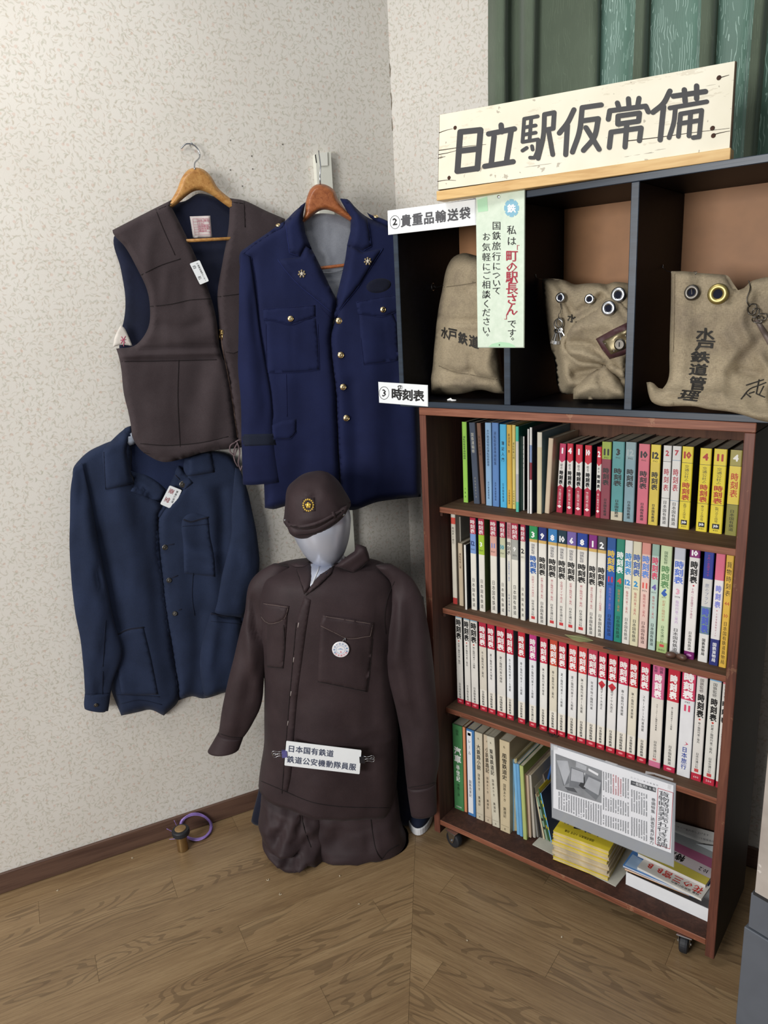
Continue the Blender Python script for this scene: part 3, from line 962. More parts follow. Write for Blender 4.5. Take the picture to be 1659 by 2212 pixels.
def slab4(q, thick, n, name, mats, parent, chamfer=True):
    """board from four face corners (BL,BR,TR,TL), thickness away from the viewer"""
    c = np.mean(q, 0)
    V = []
    ins = [p + (c - p) / np.linalg.norm(c - p) * 0.002 for p in q]
    V += ins + [p - n * 0.002 for p in q] + [p - n * thick for p in q]
    F = [(0, 1, 2, 3), (11, 10, 9, 8)]
    mi = [0, 1]
    for a in (0, 4):
        for i in range(4):
            F.append((a + i, a + 4 + i, a + 4 + (i + 1) % 4, a + (i + 1) % 4)); mi.append(1 if a == 4 or True else 0)
    return mesh(name, V, F, mats, parent, mi)
nrm = np.cross(q[1] - q[0], q[3] - q[0]); nrm /= np.linalg.norm(nrm)
if np.dot(nrm, EYE - q[0]) < 0: nrm = -nrm
slab4(q, 0.012, nrm, 'board', [M['cream_paint'], flat('#6f5d4a', 0.8, 0, 'raw_board_edge', 0.2)], sgn)
qp = [to_px(p) for p in q]
remember('sign', [q[0] + (q[0] - q[1]), q[1] + (q[1] - q[0]), q[2] + (q[2] - q[3]), q[3] + (q[3] - q[2])], [(0, 1, 2, 3)])
# the six painted characters, stroke by stroke (rounded brush), coordinates on a 2.186x enlargement of the board
STROKES = [
 (25, [[(206, 408), (193, 588)], [(206, 405), (302, 395)], [(302, 395), (287, 578)], [(200, 495), (292, 484)], [(192, 590), (285, 577)]]),
 (23, [[(399, 372), (402, 404)], [(340, 414), (462, 390)], [(366, 425), (352, 560)], [(446, 402), (425, 540)], [(322, 567), (456, 545)]]),
 (16, [[(508, 345), (500, 452)], [(508, 343), (572, 331)], [(506, 384), (562, 374)], [(504, 418), (562, 408)], [(500, 452), (574, 440)], [(541, 340), (533, 446)], [(574, 440), (568, 500), (556, 527), (536, 526)], [(500, 493), (520, 480)], [(545, 472), (548, 488)]]),
 (20, [[(605, 322), (650, 313)], [(650, 313), (645, 386)], [(602, 396), (645, 388)], [(604, 322), (598, 425), (574, 530)], [(624, 405), (643, 512)]]),
 (22, [[(743, 300), (712, 362), (674, 410)], [(712, 372), (704, 512)], [(782, 290), (872, 277)], [(782, 290), (768, 405), (736, 500)], [(786, 352), (858, 342)], [(858, 342), (838, 430), (788, 492)], [(800, 385), (862, 487)]]),
 (22, [[(1000, 248), (1003, 290)], [(948, 268), (958, 300)], [(1050, 246), (1044, 280)], [(905, 345), (912, 305), (1082, 283), (1094, 310)], [(951, 332), (950, 368)], [(951, 330), (1052, 316)], [(1052, 316), (1048, 354)], [(950, 368), (1048, 354)], [(910, 478), (918, 408)], [(918, 406), (1060, 386)], [(1060, 386), (1052, 446)], [(992, 372), (984, 476)]]),
 (23, [[(1196, 212), (1165, 270), (1116, 312)], [(1166, 285), (1150, 442)], [(1212, 236), (1364, 214)], [(1264, 206), (1268, 262)], [(1322, 188), (1322, 248)]]),
 (20, [[(1196, 292), (1370, 262)], [(1222, 290), (1214, 360), (1192, 432)], [(1246, 322), (1236, 426)], [(1246, 320), (1346, 303)], [(1346, 303), (1334, 428), (1306, 432)], [(1240, 366), (1340, 350)], [(1294, 312), (1286, 424)]]),
]
black_paint = flat('#2a2a2c', 0.5, 0, 'black_sign_paint', 0.03)
for k, ids in enumerate(((0,), (1,), (2, 3), (4,), (5,), (6, 7))):
    mb = MB()
    for sid in ids:
        wd_, st = STROKES[sid]; wd_ *= 1.1
        for ln in st:
            R = resample(ln, 8, False) if len(ln) > 2 else np.array(ln, float)
            for a_, b_ in zip(R[:-1], R[1:]):
                d2 = (b_ - a_) / (np.linalg.norm(b_ - a_) + 1e-9); an = math.atan2(d2[1], d2[0]); r2 = wd_ / 2
                pts = [b_ + r2 * np.array([math.cos(an + t), math.sin(an + t)]) for t in np.linspace(-math.pi / 2, math.pi / 2, 7)] + [a_ + r2 * np.array([math.cos(an + t), math.sin(an + t)]) for t in np.linspace(math.pi / 2, 1.5 * math.pi, 7)]
                S = cast_many(np.array(pts) / 2.186 + np.array([900, 100]), ['sign']) + nrm * (0.0006 + 1.2e-5 * (len(mb.F) % 70))
                mb.add(S, [tuple(range(len(S)))])
    mb.build('character', black_paint, sgn)
for (x, y) in ((983, 276), (970, 384), (1553, 168), (1539, 277), (1541, 293)):
    p = cast(x, y, ['sign'])[0]
    MB().lathe([(0.0042, 0.0002), (0.0036, 0.0012), (0.001, 0.0016)], p, nrm, 12).build('rusty_nail', flat('#4c3226', 0.7, 0.5, 'rust', 0.2), sgn)
mbk = MB()
for ln in ([(948, 325), (975, 321), (1010, 316), (1050, 312)], [(947, 334), (968, 330), (990, 324)], [(946, 342), (962, 338)], [(1350, 305), (1420, 297), (1500, 286), (1576, 277)], [(1541, 291), (1560, 286), (1577, 283)], [(1555, 168), (1575, 162)], [(945, 392), (965, 389), (985, 390)], [(948, 287), (965, 281), (978, 278)]):
    R = resample(ln, 6, False)
    S = cast_many(R, ['sign'])
    mbk.tube(S, [0.0009 * (0.35 + 0.65 * (1 - i / len(R))) for i in range(len(R))], 4)
tag(mbk.build('split', flat('#3b2f28', 0.8, 0, 'dark_split'), sgn), kind='stuff')

# hanging vertical board
vb = thing('vertical_sign', 'pale green vertical board with black and red handwriting hanging before the box', 'sign', tuple(PY(1080, 750, 1.542)))
yv = 1.545
qv = [PY(1031.5, 751.5, yv - .004), PY(1131.5, 751.5, yv - .004), PY(1133.3, 408.5, yv - .004), PY(1027.3, 422.5, yv - .004)]
def speck():
    t = NT('pale_green_board'); o = t.obj()
    col = t.ramp(t.noise(o, 60, 5, .7), [(0.3, lin('#c9d8c4')), (0.7, lin('#d9e4d3'))])
    t.base(col); t.set(0.4, 0, 0.4); return t.m
slab4(qv, 0.004, -Yv, 'board', [speck(), speck()], vb)
HV = homography([(0, 520), (400, 520), (400, 0), (0, 0)], [(1027.3, 422.5), (1133.3, 408.5), (1131.5, 751.5), (1031.5, 751.5)])
def vpt(px, py): return None
def on_quad_plane(P2, yplane): return np.array([PY(x, y, yplane) for x, y in P2])
mats = []; mb = MB()
def putg(mb, mats, ch, zx, zy, sz, mat, bold=0.012, sx=1.0, org=(800, 380), sc=3.77, yp=1.545 - .0047, slope=0.0):
    """one character whose centre lies at zoomed pixel zx,zy, size sz zoomed pixels"""
    V, F, w = glyph(ch, bold)
    if not len(V): return
    lo, hi = V.min(0), V.max(0)
    if mat not in mats: mats.append(mat)
    c = np.array([.5, .38]) if ord(ch[0]) > 0x2000 else (lo + hi) / 2
    Q = (V - c) * np.array([sx, -1]) * sz
    P2 = np.stack([(zx + Q[:, 0]) / sc + org[0], (zy + Q[:, 1] + slope * Q[:, 0]) / sc + org[1]], 1)
    mb.add(on_quad_plane(P2, yp) if not callable(yp) else yp(P2), F, mats.index(mat))
INK, RED = M['ink'], flat('#a01430', 0.5, 0, 'crimson_paint', 0)
for ch, y in zip('私は', (440, 530)): putg(mb, mats, ch, 1150, y, 80, INK)
for ch, y in zip('町の駅長さん', (650, 740, 825, 915, 1005, 1090)): putg(mb, mats, ch, 1152, y, 102, RED, 0.022)
putg(mb, mats, '「', 1185, 592, 62, RED, 0.01)
putg(mb, mats, '」', 1120, 1140, 62, RED, 0.01)
for ch, y in zip('です', (1205, 1280)): putg(mb, mats, ch, 1152, y, 78, INK)
putg(mb, mats, '。', 1182, 1305, 78, INK)
for ch, y in zip('国鉄旅行について', (405, 487, 570, 655, 735, 808, 872, 935)): putg(mb, mats, ch, 1027, y, 74, INK)
for ch, y in zip('お気軽にご相談ください', (495, 580, 660, 740, 810, 885, 965, 1040, 1112, 1185, 1255)): putg(mb, mats, ch, 944, y, 72, INK)
putg(mb, mats, '。', 975, 1275, 70, INK)
blue = flat('#7fb3c8', 0.5, 0, 'pale_blue_print', 0)
# round emblem with the character for railway, toothed rim
def putpoly(mb, mats, pts, mat, org=(800, 380), sc=3.77, yp=1.545 - .0044):
    if mat not in mats: mats.append(mat)
    P2 = [(x / sc + org[0], y / sc + org[1]) for x, y in pts]
    mb.add(on_quad_plane(P2, yp), [tuple(range(len(P2)))], mats.index(mat))
em = []
for i in range(64):
    a = 2 * math.pi * i / 64
    k = 0.80 if i % 8 == 4 else 1.0
    em.append((1150 + 61 * k * math.cos(a), 262 + 73 * k * math.sin(a)))
putpoly(mb, mats, em, blue)
for i in range(4):
    a = math.pi / 4 + i * math.pi / 2
    a = i * math.pi / 2
putg(mb, mats, '鉄', 1150, 265, 72, M['white_paper'], 0.03)
green = flat('#aed7b2', 0.5, 0, 'green_tape', 0)
putpoly(mb, mats, [(870, 195), (950, 168), (958, 285), (877, 296)], green)
putpoly(mb, mats, [(960, 1392), (990, 1368), (1060, 1352), (1130, 1360), (1170, 1380), (1185, 1397)], green)
tag(mb.build('lettering', mats, vb), kind='stuff')
p = PY(1077, 425, yv - .005); MB().lathe([(0.0035, 0), (0.003, 0.0015), (0.001, 0.002)], p, -Yv, 12).build('screw', M['metal'], vb)
p = PY(1078.5, 745, yv - .005); MB().lathe([(0.0016, 0), (0.001, 0.001)], p, -Yv, 8).build('screw_hole', M['dark_metal'], vb)

# two small white paper labels taped on the box
def label(name, lab, q, txt, yp, org=(800, 380), sc=3.77, parent=None):
    r = thing(name, lab, 'label', tuple(PY(q[3][0], q[3][1], yp)))
    Q = [PY(x, y, yp) for x, y in (q[3], q[2], q[1], q[0])]
    slab4(Q, 0.0012, -Yv, 'card', [M['white_plastic'], M['white_plastic']], r)
    m2 = MB(); mt = []
    for (ch, x, y, s, mat, b, sx, sl) in txt: putg(m2, mt, ch, x, y, s, mat, b, sx, org, sc, yp - 0.0005, sl)
    tag(m2.build('lettering', mt, r), kind='stuff')
    return r
label('paper_label', 'white label numbered two at the upper left corner of black box', [(836.5, 455), (1026.5, 430), (1028, 486), (838, 507.5)],
      [('2', 200, 372, 78, M['ink'], 0.03, 1.0, -.12)] + [(c, x, y, 104, M['grey_ink'], 0.030, 0.86, -.12) for c, x, y in zip('貴重品輸送袋', (290, 383, 477, 572, 672, 770), (364, 352, 341, 329, 317, 304))] , 1.5465)
label('paper_label', 'white label numbered three at the lower left corner of black box', [(816.5, 825), (923.5, 832), (924, 878.5), (818.5, 870)],
      [('3', 112, 1768, 82, M['ink'], 0.02, 0.95, .08)] + [(c, x, y, 96, M['ink'], 0.035, 0.95, .08) for c, x, y in zip('時刻表', (215, 303, 393), (1777, 1784, 1790))], 1.5465)
for (x, y, yp, r) in ((200, 377, 1.5459, 1.0), (112, 1768, 1.5459, 1.0)):
    m2 = MB(); V, F = ring2(0, 0, 1.0, 0.93, 32)
    P2 = [((x + a * 41) / 3.77 + 800, (y + b * (55 if y < 1000 else 53) ) / 3.77 + 380) for a, b in V]
    par = [o for o in bpy.data.objects if o.name.startswith('paper_label') and o.parent is None][0 if y < 1000 else 1]
    m2.add(on_quad_plane(P2, yp), F).build('circle_mark', M['ink'], par)
# label 3 hangs from a little coil of black wire
pp = PY(865, 836, 1.543)
co = MB().tube([pp + np.array([0.004 * math.cos(a), -0.001 - 0.0006 * a, 0.004 * math.sin(a)]) for a in np.linspace(0, 9.4, 26)] , 0.0008, 6).build('wire_coil', M['ink'])
tag(co, 'tiny black wire coil at the top of the numbered three label', 'wire')

# ================================================================ books
def band_book(px, shelf_z, h, depth, bands, text, side, name, lab, cat='book', group=None, prevx=None, lean=0.0, y=None, page='#d8cfb8', gap=0.0004, floor_y=SY + 0.004, wmin=0.004, roundness=0.0016):
    xl, xr, yb = px
    P = PZ(xl, yb, shelf_z + 0.0003)
    yf = y if y is not None else max(P[1], floor_y)
    yf = min(yf, BY1 - 0.008 - depth) if yf + depth > BY1 - 0.008 else yf
    a = PY(xl, yb, yf)[0]; b = PY(xr, yb, yf)[0]
    if prevx is not None and a < prevx + gap: a = prevx + gap
    b = max(b, a + wmin)
    w = b - a
    r = thing(name, lab, cat, (a, yf, shelf_z + 0.0003 + max(0.0, w * math.sin(lean))), group=group, rot=(0, lean, 0))
    # cover: back board, front board and spine strip made of colour bands
    mb = MB(); mats = [flat(side, 0.4, 0, None, 0.08)]
    th = min(0.0006, w * .2)
    mb.box((0, roundness, 0), (th, depth, h), 0); mb.box((w - th, roundness, 0), (w, depth, h), 0)
    z0 = h
    prev = 0.0
    for fr, c in bands:
        m = flat(c, 0.4, 0, None, 0.04)
        if m not in mats: mats.append(m)
        k = mats.index(m)
        za, zb = h * (1 - fr), h * (1 - prev)
        cx = min(roundness, w * 0.25)
        V = [(0, roundness, za), (cx, 0, za), (w - cx, 0, za), (w, roundness, za), (w, roundness + .0012, za), (0, roundness + .0012, za)]
        V += [(x, yy, zb) for x, yy, _ in V]
        mb.add(V, [(0, 1, 7, 6), (1, 2, 8, 7), (2, 3, 9, 8), (0, 5, 4, 3, 2, 1), (6, 7, 8, 9, 10, 11), (4, 5, 11, 10)], k)
        prev = fr
    mesh('cover', mb.V, mb.F, mats, r, mb.M, False, world=False)
    pg = MB().box((th * 1.01, roundness + .0013, 0.001), (w - th * 1.01, depth - 0.003, h - 0.0015))
    mesh('page_block', pg.V, pg.F, [flat(page, 0.8, 0, None, 0.1)], r, None, False, world=False)
    # spine printing
    if text:
        m2 = MB(); mt = []
        for it in text:
            kind = it[0]
            if kind == 'v':       # vertical text between two heights (fractions from top)
                _, s, f0, f1, c, wf, bold = it[:7]
                cx = it[7] if len(it) > 7 else 0.5
                m = flat(c, 0.5, 0, None, 0.0)
                pitch = (f1 - f0) * h / len(s)
                sx = w * wf; sy = pitch * 0.98 if sx * 1.5 > pitch else min(pitch * .98, sx * 1.35)
                gl = glyph_list(s, w * cx, h * (1 - f0), sx, sy, bold, True, pitch)
            elif kind == 'h':
                _, s, f0, sz, c, wf, bold = it[:7]
                m = flat(c, 0.5, 0, None, 0.0)
                gl = glyph_list(s, 0, 0, 1, 1, bold)
                if not gl: continue
                lo = min(V[:, 0].min() for V, F in gl); hi = max(V[:, 0].max() for V, F in gl)
                bt = min(V[:, 1].min() for V, F in gl); tp = max(V[:, 1].max() for V, F in gl)
                ky = sz * h / (tp - bt); kx = min(w * wf / (hi - lo), ky * 1.05)
                gl = [(np.stack([w / 2 + (V[:, 0] - (lo + hi) / 2) * kx, h * (1 - f0) + (V[:, 1] - (bt + tp) / 2) * ky], 1), F) for V, F in gl]
            elif kind == 'p':     # polygon in fractions of width / height
                _, pts, c = it
                m = flat(c, 0.5, 0, None, 0.0)
                gl = [poly2([(x * w, h * (1 - y_)) for x, y_ in pts])]
            elif kind == 'o':
                _, cx, cy, rx, ry, c = it
                m = flat(c, 0.5, 0, None, 0.0)
                gl = [disc2(cx * w, h * (1 - cy), rx * w, ry * w, 14)]
            if m not in mt: mt.append(m)
            for V, F in gl:
                dz = 0.00035 if kind in 'vh' else 0.0002
                m2.add([(x, -dz, z) for x, z in V], F, mt.index(m))
        tag(mesh('lettering', m2.V, m2.F, mt, r, m2.M, False, world=False), kind='stuff')
    return r, b
ORD = ['leftmost', 'second', 'third', 'fourth', 'fifth', 'sixth', 'seventh', 'eighth', 'ninth', 'tenth', 'eleventh', 'twelfth', 'thirteenth', 'fourteenth', 'fifteenth', 'sixteenth', 'seventeenth', 'eighteenth', 'nineteenth', 'twentieth',
       'twenty-first', 'twenty-second', 'twenty-third', 'twenty-fourth', 'twenty-fifth', 'twenty-sixth', 'twenty-seventh', 'twenty-eighth', 'twenty-ninth', 'thirtieth', 'thirty-first', 'thirty-second', 'thirty-third']
def nth(i, row):
    return row + ' shelf, ' + ('leftmost' if i == 0 else ORD[i] + ' from left')
JNR = '日本国有鉄道'; JTB = '日本交通公社'
def run_row(row, z, org, items, group, defh, defdepth):
    prev = None
    for i, it in enumerate(items):
        sc, (ox, oy), (xl, xr, yb), top, bands, text, side, desc = it[:8]
        opt = it[8] if len(it) > 8 else {}
        px = (xl / sc + ox, xr / sc + ox, yb / sc + oy)
        h = defh; lean = 0.0
        if top is not None:
            P = PZ(px[0], px[2], z); yf = max(P[1], SY + .004)
            T = PY(top[0] / sc + ox, top[1] / sc + oy, yf); B = PY(px[0], px[2], yf)
            h = T[2] - z; lean = math.atan2(T[0] - B[0], h)
            lean = max(-0.05, min(0.05, lean)) if abs(lean) > .045 else 0.0
            if abs(lean) < 0.03: lean = 0.0
        if 'h' in opt: h = opt['h']
        nm = opt.get('name', 'timetable_book')
        r, b = band_book(px, z, h, opt.get('depth', defdepth), bands, text, side, nm, desc + ', ' + nth(i, row), opt.get('cat', 'book'), group, prev, lean, y=opt.get('y'), wmin=opt.get('wmin', 0.004), page=opt.get('page', '#d8cfb8'))
        prev = b + (max(0, -0) if True else 0)
S1 = (4.366, (900, 870)); S2 = (3.614, (1200, 900))
def red_small(n, sub, c='#c42a4a'):
    return [(0.235, c), (0.62, '#efebe4'), (1.0, '#b32a44')], [('p', [(.0, .23), (1, .23), (.5, .27)], c), ('p', [(0, .625), (1, .625), (.5, .585)], '#b32a44'),
            ('h', n, .10, .085, '#ffffff', .62, .05), ('v', '総合', .28, .37, '#222222', .4, .01), ('v', '時刻表', .38, .585, '#141414', .62, .05), ('v', sub, .65, .875, '#f4dcdc', .42, 0), ('p', [(.5, .88), (.85, .905), (.5, .93), (.15, .905)], '#f5e9e6')]
def old(n, c1, c2, c3, tc='#2a2a2a', nc=None, f1=0.22, f3=1.0, pub=JNR):
    return [(f1, c1), (f3, c2), (1.0, c3)] if f3 < 1 else [(f1, c1), (1.0, c2)], [('h', n, .13, .085, nc or tc, .68, .05), ('h', '1962', .20, .022, tc, .5, 0), ('v', '時刻表', .33, .56, tc, .68, .03), ('v', pub, .73, .96, tc, .34, .02)]
def ykou(n, sub):
    return [(0.19, '#e9d23a'), (0.195, '#30302a'), (0.655, '#ecd62e'), (0.66, '#30302a'), (1.0, '#e9d338')], [('h', n, .10, .085, '#b5342c', .7, .05), ('v', '交通公社の', .215, .42, '#4a4430', .42, .0), ('v', '時刻表', .425, .645, '#b83a22', .72, .03), ('v', sub, .68, .87, '#3a3626', .3, 0),
            ('p', [(.22, .885), (.78, .885), (.78, .945), (.22, .945)], '#17171a'), ('h', 'jtb', .915, .04, '#f5f5f0', .45, .05), ('h', '¥150', .965, .02, '#3a3626', .55, 0)]
row1 = [
 (*S1, (440, 482, 913), (415, 165), [(1, '#9fd45a')], [('v', '運転取扱基準規程図典', .17, .46, '#2f4a24', .55, .01), ('v', '大鉄書', .8, .95, '#2f4a24', .3, 0)], '#2b3a2c', 'bright green slim book with dark back cover', {'name': 'reference_book', 'depth': .148}),
 (*S1, (538, 592, 915), (483, 165), [(1, '#4a5363')], [('v', '国鉄運輸帳', .12, .37, '#c9c6b8', .5, .01), ('v', '運輸業務研究会', .66, .93, '#9a9a94', .25, 0)], '#3a3f48', 'worn slate grey old hardback', {'name': 'reference_book', 'depth': .148}),
 (*S1, (604, 645, 930), (558, 178), [(1, '#7d5b48')], [('v', '鉄道用語辞典', .15, .4, '#4a3428', .45, .0)], '#5f4436', 'torn brown old paperback', {'name': 'reference_book', 'depth': .14}),
 (*S1, (653, 708, 943), (615, 172), [(1, '#8fb4d6')], [('v', '水戸鉄道管理局運転取扱基準', .08, .52, '#2f4560', .45, .01), ('v', '水戸鉄道管理局', .7, .92, '#2f4560', .3, 0)], '#7ba3c8', 'light blue railway manual', {'name': 'reference_book', 'depth': .148}),
 (*S1, (716, 776, 950), (685, 172), [(1, '#5f87bf')], [('v', '運転取扱基準規程集', .1, .5, '#24375c', .4, .0), ('v', '水戸鉄道管理局', .7, .93, '#24375c', .28, 0)], '#4f77ae', 'medium blue railway manual', {'name': 'reference_book', 'depth': .148}),
 (*S1, (788, 848, 958), (773, 186), [(1, '#4fb4e0')], [('v', '簿記入門', .19, .45, '#17384a', .42, .02), ('v', JNR, .7, .93, '#17384a', .3, 0)], '#3fa3d0', 'bright cyan slim textbook', {'name': 'reference_book', 'depth': .148}),
 (*S1, (852, 897, 972), (848, 195), [(1, '#d9b04a')], [('v', '鉄道運転一般', .1, .33, '#4a3a18', .4, .0), ('v', JNR, .77, .95, '#4a3a18', .35, 0)], '#c8a040', 'mustard yellow slim textbook', {'name': 'reference_book', 'depth': .148}),
 (*S1, (901, 932, 978), (900, 197), [(1, '#dcc872')], [('v', '運転取扱心得', .2, .4, '#4a3a18', .5, .0), ('v', JNR, .77, .95, '#4a3a18', .4, 0)], '#c8b460', 'pale yellow thin booklet', {'name': 'reference_book', 'depth': .148}),
 (*S1, (934, 961, 985), (933, 198), [(.17, '#4dbba4'), (.55, '#cfcdc8'), (.88, '#b3b2b6'), (1, '#5fc0aa')], [], '#1e6a5a', 'teal and grey thin magazine', {'name': 'magazine', 'depth': .17}),
 (*S1, (973, 991, 985), (965, 300), [(1, '#f1efe8')], [('v', '国鉄電車運転', .08, .45, '#333333', .5, 0)], '#17181a', 'thin white booklet with black cover', {'name': 'magazine', 'depth': .148}),
 (*S1, (1042, 1058, 990), (1025, 215), [(1, '#e2e0dc')], [], '#3b4046', 'thin pale grey tall magazine', {'name': 'magazine', 'depth': .17, 'wmin': .003}),
 (*S1, (1064, 1084, 1000), (1055, 205), [(.2, '#eceae6'), (.4, '#8fa3c8'), (.6, '#8f3a44'), (1, '#f0eeea')], [], '#2a2f3a', 'thin white and red tall magazine', {'name': 'magazine', 'depth': .17}),
 (*S1, (1090, 1110, 1000), (1110, 410), [(1, '#a06f98')], [], '#7a4a72', 'thin purple booklet', {'name': 'magazine', 'depth': .13}),
 (*S1, (1132, 1176, 1018), (1145, 262), [(.18, '#d9d3c2'), (1, '#cfc4a2')], [], '#6b8a94', 'cream magazine with worn spine and patterned cover', {'name': 'magazine', 'depth': .16}),
 (*S1, (1205, 1248, 1003), (1255, 310), [(1, '#d2bda2')], [], '#c4ae92', 'plain beige unmarked paperback', {'name': 'reference_book', 'depth': .148}),
]
row1 += [(*S1, (xl, xr, yb), (xt, yt), *red_small(n, sub, c), '#20242c', 'small red and white timetable numbered ' + w + ' with ' + k) for xl, xr, yb, xt, yt, n, sub, c, w, k in (
    (1315, 1372, 983, 1350, 350, '1', '冬の臨時列車ご案内', '#c43a62', 'one', 'pinkish red top'), (1410, 1466, 995, 1434, 350, '4', '春の臨時列車ご案内', '#c8283e', 'four', 'crimson top'),
    (1490, 1553, 1003, 1520, 358, '1', '冬の臨時列車ご案内', '#c8283e', 'one', 'crimson top'), (1575, 1637, 1022, 1603, 370, '10', '秋の臨時列車ご案内', '#cc2a3a', 'ten', 'bright red top'))]
row1 += [(*S2, (312, 347, 735), (342, 200), *red_small('2', '春の臨時列車', '#c8283e'), '#243a6a', 'small red and white timetable half hidden behind the maroon one')]
def mk(xl, xr, yb, xt, yt, bt, side, desc): return (*S2, (xl, xr, yb), (xt, yt), bt[0], bt[1], side, desc)
row1 += [
 mk(348, 420, 770, 363, 180, old('11', '#9db04a', '#8e4450', '#8e4450'), '#4a1f2a', 'old maroon timetable with green top numbered eleven'),
 mk(428, 520, 785, 463, 182, old('3', '#5f9c9c', '#5a9a9a', '#cfc6ae', f3=.89), '#2c5450', 'old teal timetable numbered three'),
 mk(528, 608, 800, 560, 187, old('12', '#8fa6aa', '#86a3ac', '#86a3ac', nc='#a9b7b8'), '#6a7c80', 'old faded grey-blue timetable numbered twelve'),
 mk(628, 713, 812, 655, 200, old('10', '#d8707e', '#d66f80', '#d66f80'), '#3a2024', 'old pink timetable numbered ten'),
 mk(720, 795, 828, 742, 208, old('12', '#e8cf4a', '#ddc450', '#ddc450'), '#2a2a22', 'old yellow timetable with black numeral twelve'),
 mk(815, 877, 838, 835, 213, ([(.19, '#dedbd6'), (.195, '#30302e'), (.64, '#e6e3de'), (.645, '#30302e'), (1, '#e4e1dc')], [('h', '2', .09, .07, '#b83444', .45, .04), ('v', '時刻表', .27, .56, '#b83444', .66, .02), ('v', JNR, .67, .97, '#222222', .5, .01)]), '#5a5650', 'white timetable with red numeral two'),
 mk(884, 950, 848, 912, 218, ([(.17, '#dedbd6'), (.175, '#5a8ab0'), (.66, '#e6e3de'), (.665, '#5a8ab0'), (1, '#e4e1dc')], [('h', '7', .08, .065, '#b83444', .45, .04), ('v', '時刻表', .27, .55, '#b83444', .66, .02), ('v', JNR, .68, .97, '#222222', .5, .01)]), '#55606a', 'white timetable with red numeral seven'),
 mk(957, 1042, 868, 985, 228, ykou('10', '全国ダイヤ大改正号'), '#28303a', 'yellow timetable with red numeral ten'),
 mk(1093, 1180, 880, 1120, 237, ykou('4', '春のダイヤ改正号'), '#6a5f2a', 'yellow timetable with red numeral four'),
 mk(1197, 1297, 905, 1237, 250, ykou('11', '私鉄バスダイヤ改正号'), '#20262a', 'yellow timetable with red numeral eleven'),
 mk(1320, 1412, 912, 1363, 252, ([(.18, '#a59a4a'), (.185, '#30302a'), (.63, '#e9d04a'), (.635, '#30302a'), (1, '#8f8a3e')], [('h', '4', .09, .08, '#f3f1e6', .6, .05), ('v', '時刻表', .26, .55, '#c23a26', .66, .02), ('v', JNR, .69, .95, '#2a2a1a', .42, .01)]), '#3a3a22', 'olive and yellow timetable with white numeral four'),
]
run_row('top', SH[0], None, row1, 'books on the top shelf', .2, .128)

R2A = (4.484, (930, 1100)); R2B = (4.158, (1260, 1120))
def t60(n, c, side='#3a4048', lower=JTB, tcol='#161616', nc='#ffffff', strip='#d9b46a', sub='春の臨時列車ご案内', kk=True):
    b = [(.135, c), (.165, strip), (1, '#e9e5dc')]
    t = [('h', n, .09, .062, nc, .6, .04)]
    if kk: t += [('v', '国鉄監修', .18, .29, '#4a4a58', .45, .0)]
    t += [('v', '時刻表', .30, .49, tcol, .8, .035), ('v', sub, .51, .73, '#b8606a', .3, 0), ('v', lower, .76, .93 if lower == JTB else .985, '#222226', .36 if lower == JTB else .44, .01)]
    if lower == JTB: t += [('p', [(.3, .935), (.75, .935), (.75, .965), (.3, .965)], '#c83a3c')]
    return b, t
def t80(c, lc, n, nc='#2a4a9a', side='', base='#e6e2d6', y='1969'):
    return [(.17, '#b8304a'), (.38, c), (1, base)], [('v', '時刻表', .02, .165, '#f6f0ee', .82, .02), ('h', n, .27, .05, nc, .66, .03), ('h', y, .335, .018, '#333333', .6, 0), ('v', JNR, .64, .97, '#2a2a2a', .5, 0)]
def deep(c, base, tc, n, nc, lower, side, lc='#2a2a2a', sub='臨時列車ご案内', sc_='#c06a6a', y='1975'):
    return [(.11, c), (1, base)], [('v', '時刻表', .12, .33, tc, .85, .03), ('h', n, .40, .055, nc, .75, .05), ('h', y, .45, .016, '#333333', .6, 0), ('v', sub, .48, .70, sc_, .32, 0), ('v', lower, .74, .96, lc, .5, .01)]
row2 = [
 (*R2A, (216, 257, 912), None, [(.04, '#d8d2c6'), (.11, '#d8584a'), (.93, '#dad3c2'), (1, '#b8403c')], [('v', '時刻表の旅行', .14, .33, '#3a3a3a', .5, 0)], '#b8b0a0', 'thin cream booklet with red bands', {'name': 'reference_book', 'depth': .14, 'h': .262}),
 (*R2A, (258, 276, 925), None, [(1, '#a8a296')], [], '#8f897e', 'thin worn grey booklet', {'name': 'reference_book', 'depth': .15, 'h': .25, 'y': 1.66}),
 (*R2A, (278, 318, 930), None, [(1, '#c9b79c')], [('v', '運転取扱心得', .15, .4, '#6a4a3a', .5, 0)], '#b09c82', 'short beige paperback', {'name': 'reference_book', 'depth': .11, 'h': .182}),
 (*R2A, (334, 352, 970), None, [(1, '#eeebe4')], [], '#23262a', 'thin white booklet with dark patterned cover', {'name': 'magazine', 'depth': .13, 'h': .186}),
]
row2 += [(*R2A, (xl, xr, yb), None, *t80(c, None, n, nc), sd, 'red-topped timetable with ' + w, {'h': .262}) for xl, xr, yb, c, n, nc, sd, w in (
   (395, 448, 968, '#7d9bd0', '12', '#22346a', '#39506e', 'blue block numbered twelve'), (473, 528, 983, '#a3c43a', '3', '#f4f4ec', '#5a6a3a', 'green block numbered three'), (583, 645, 995, '#dba79a', '11', '#6f86c4', '#4a5a6c', 'salmon block numbered eleven'),
   (675, 727, 1005, '#c7c9a8', '10', '#2c90a8', '#3a4450', 'pale green block numbered ten'))]
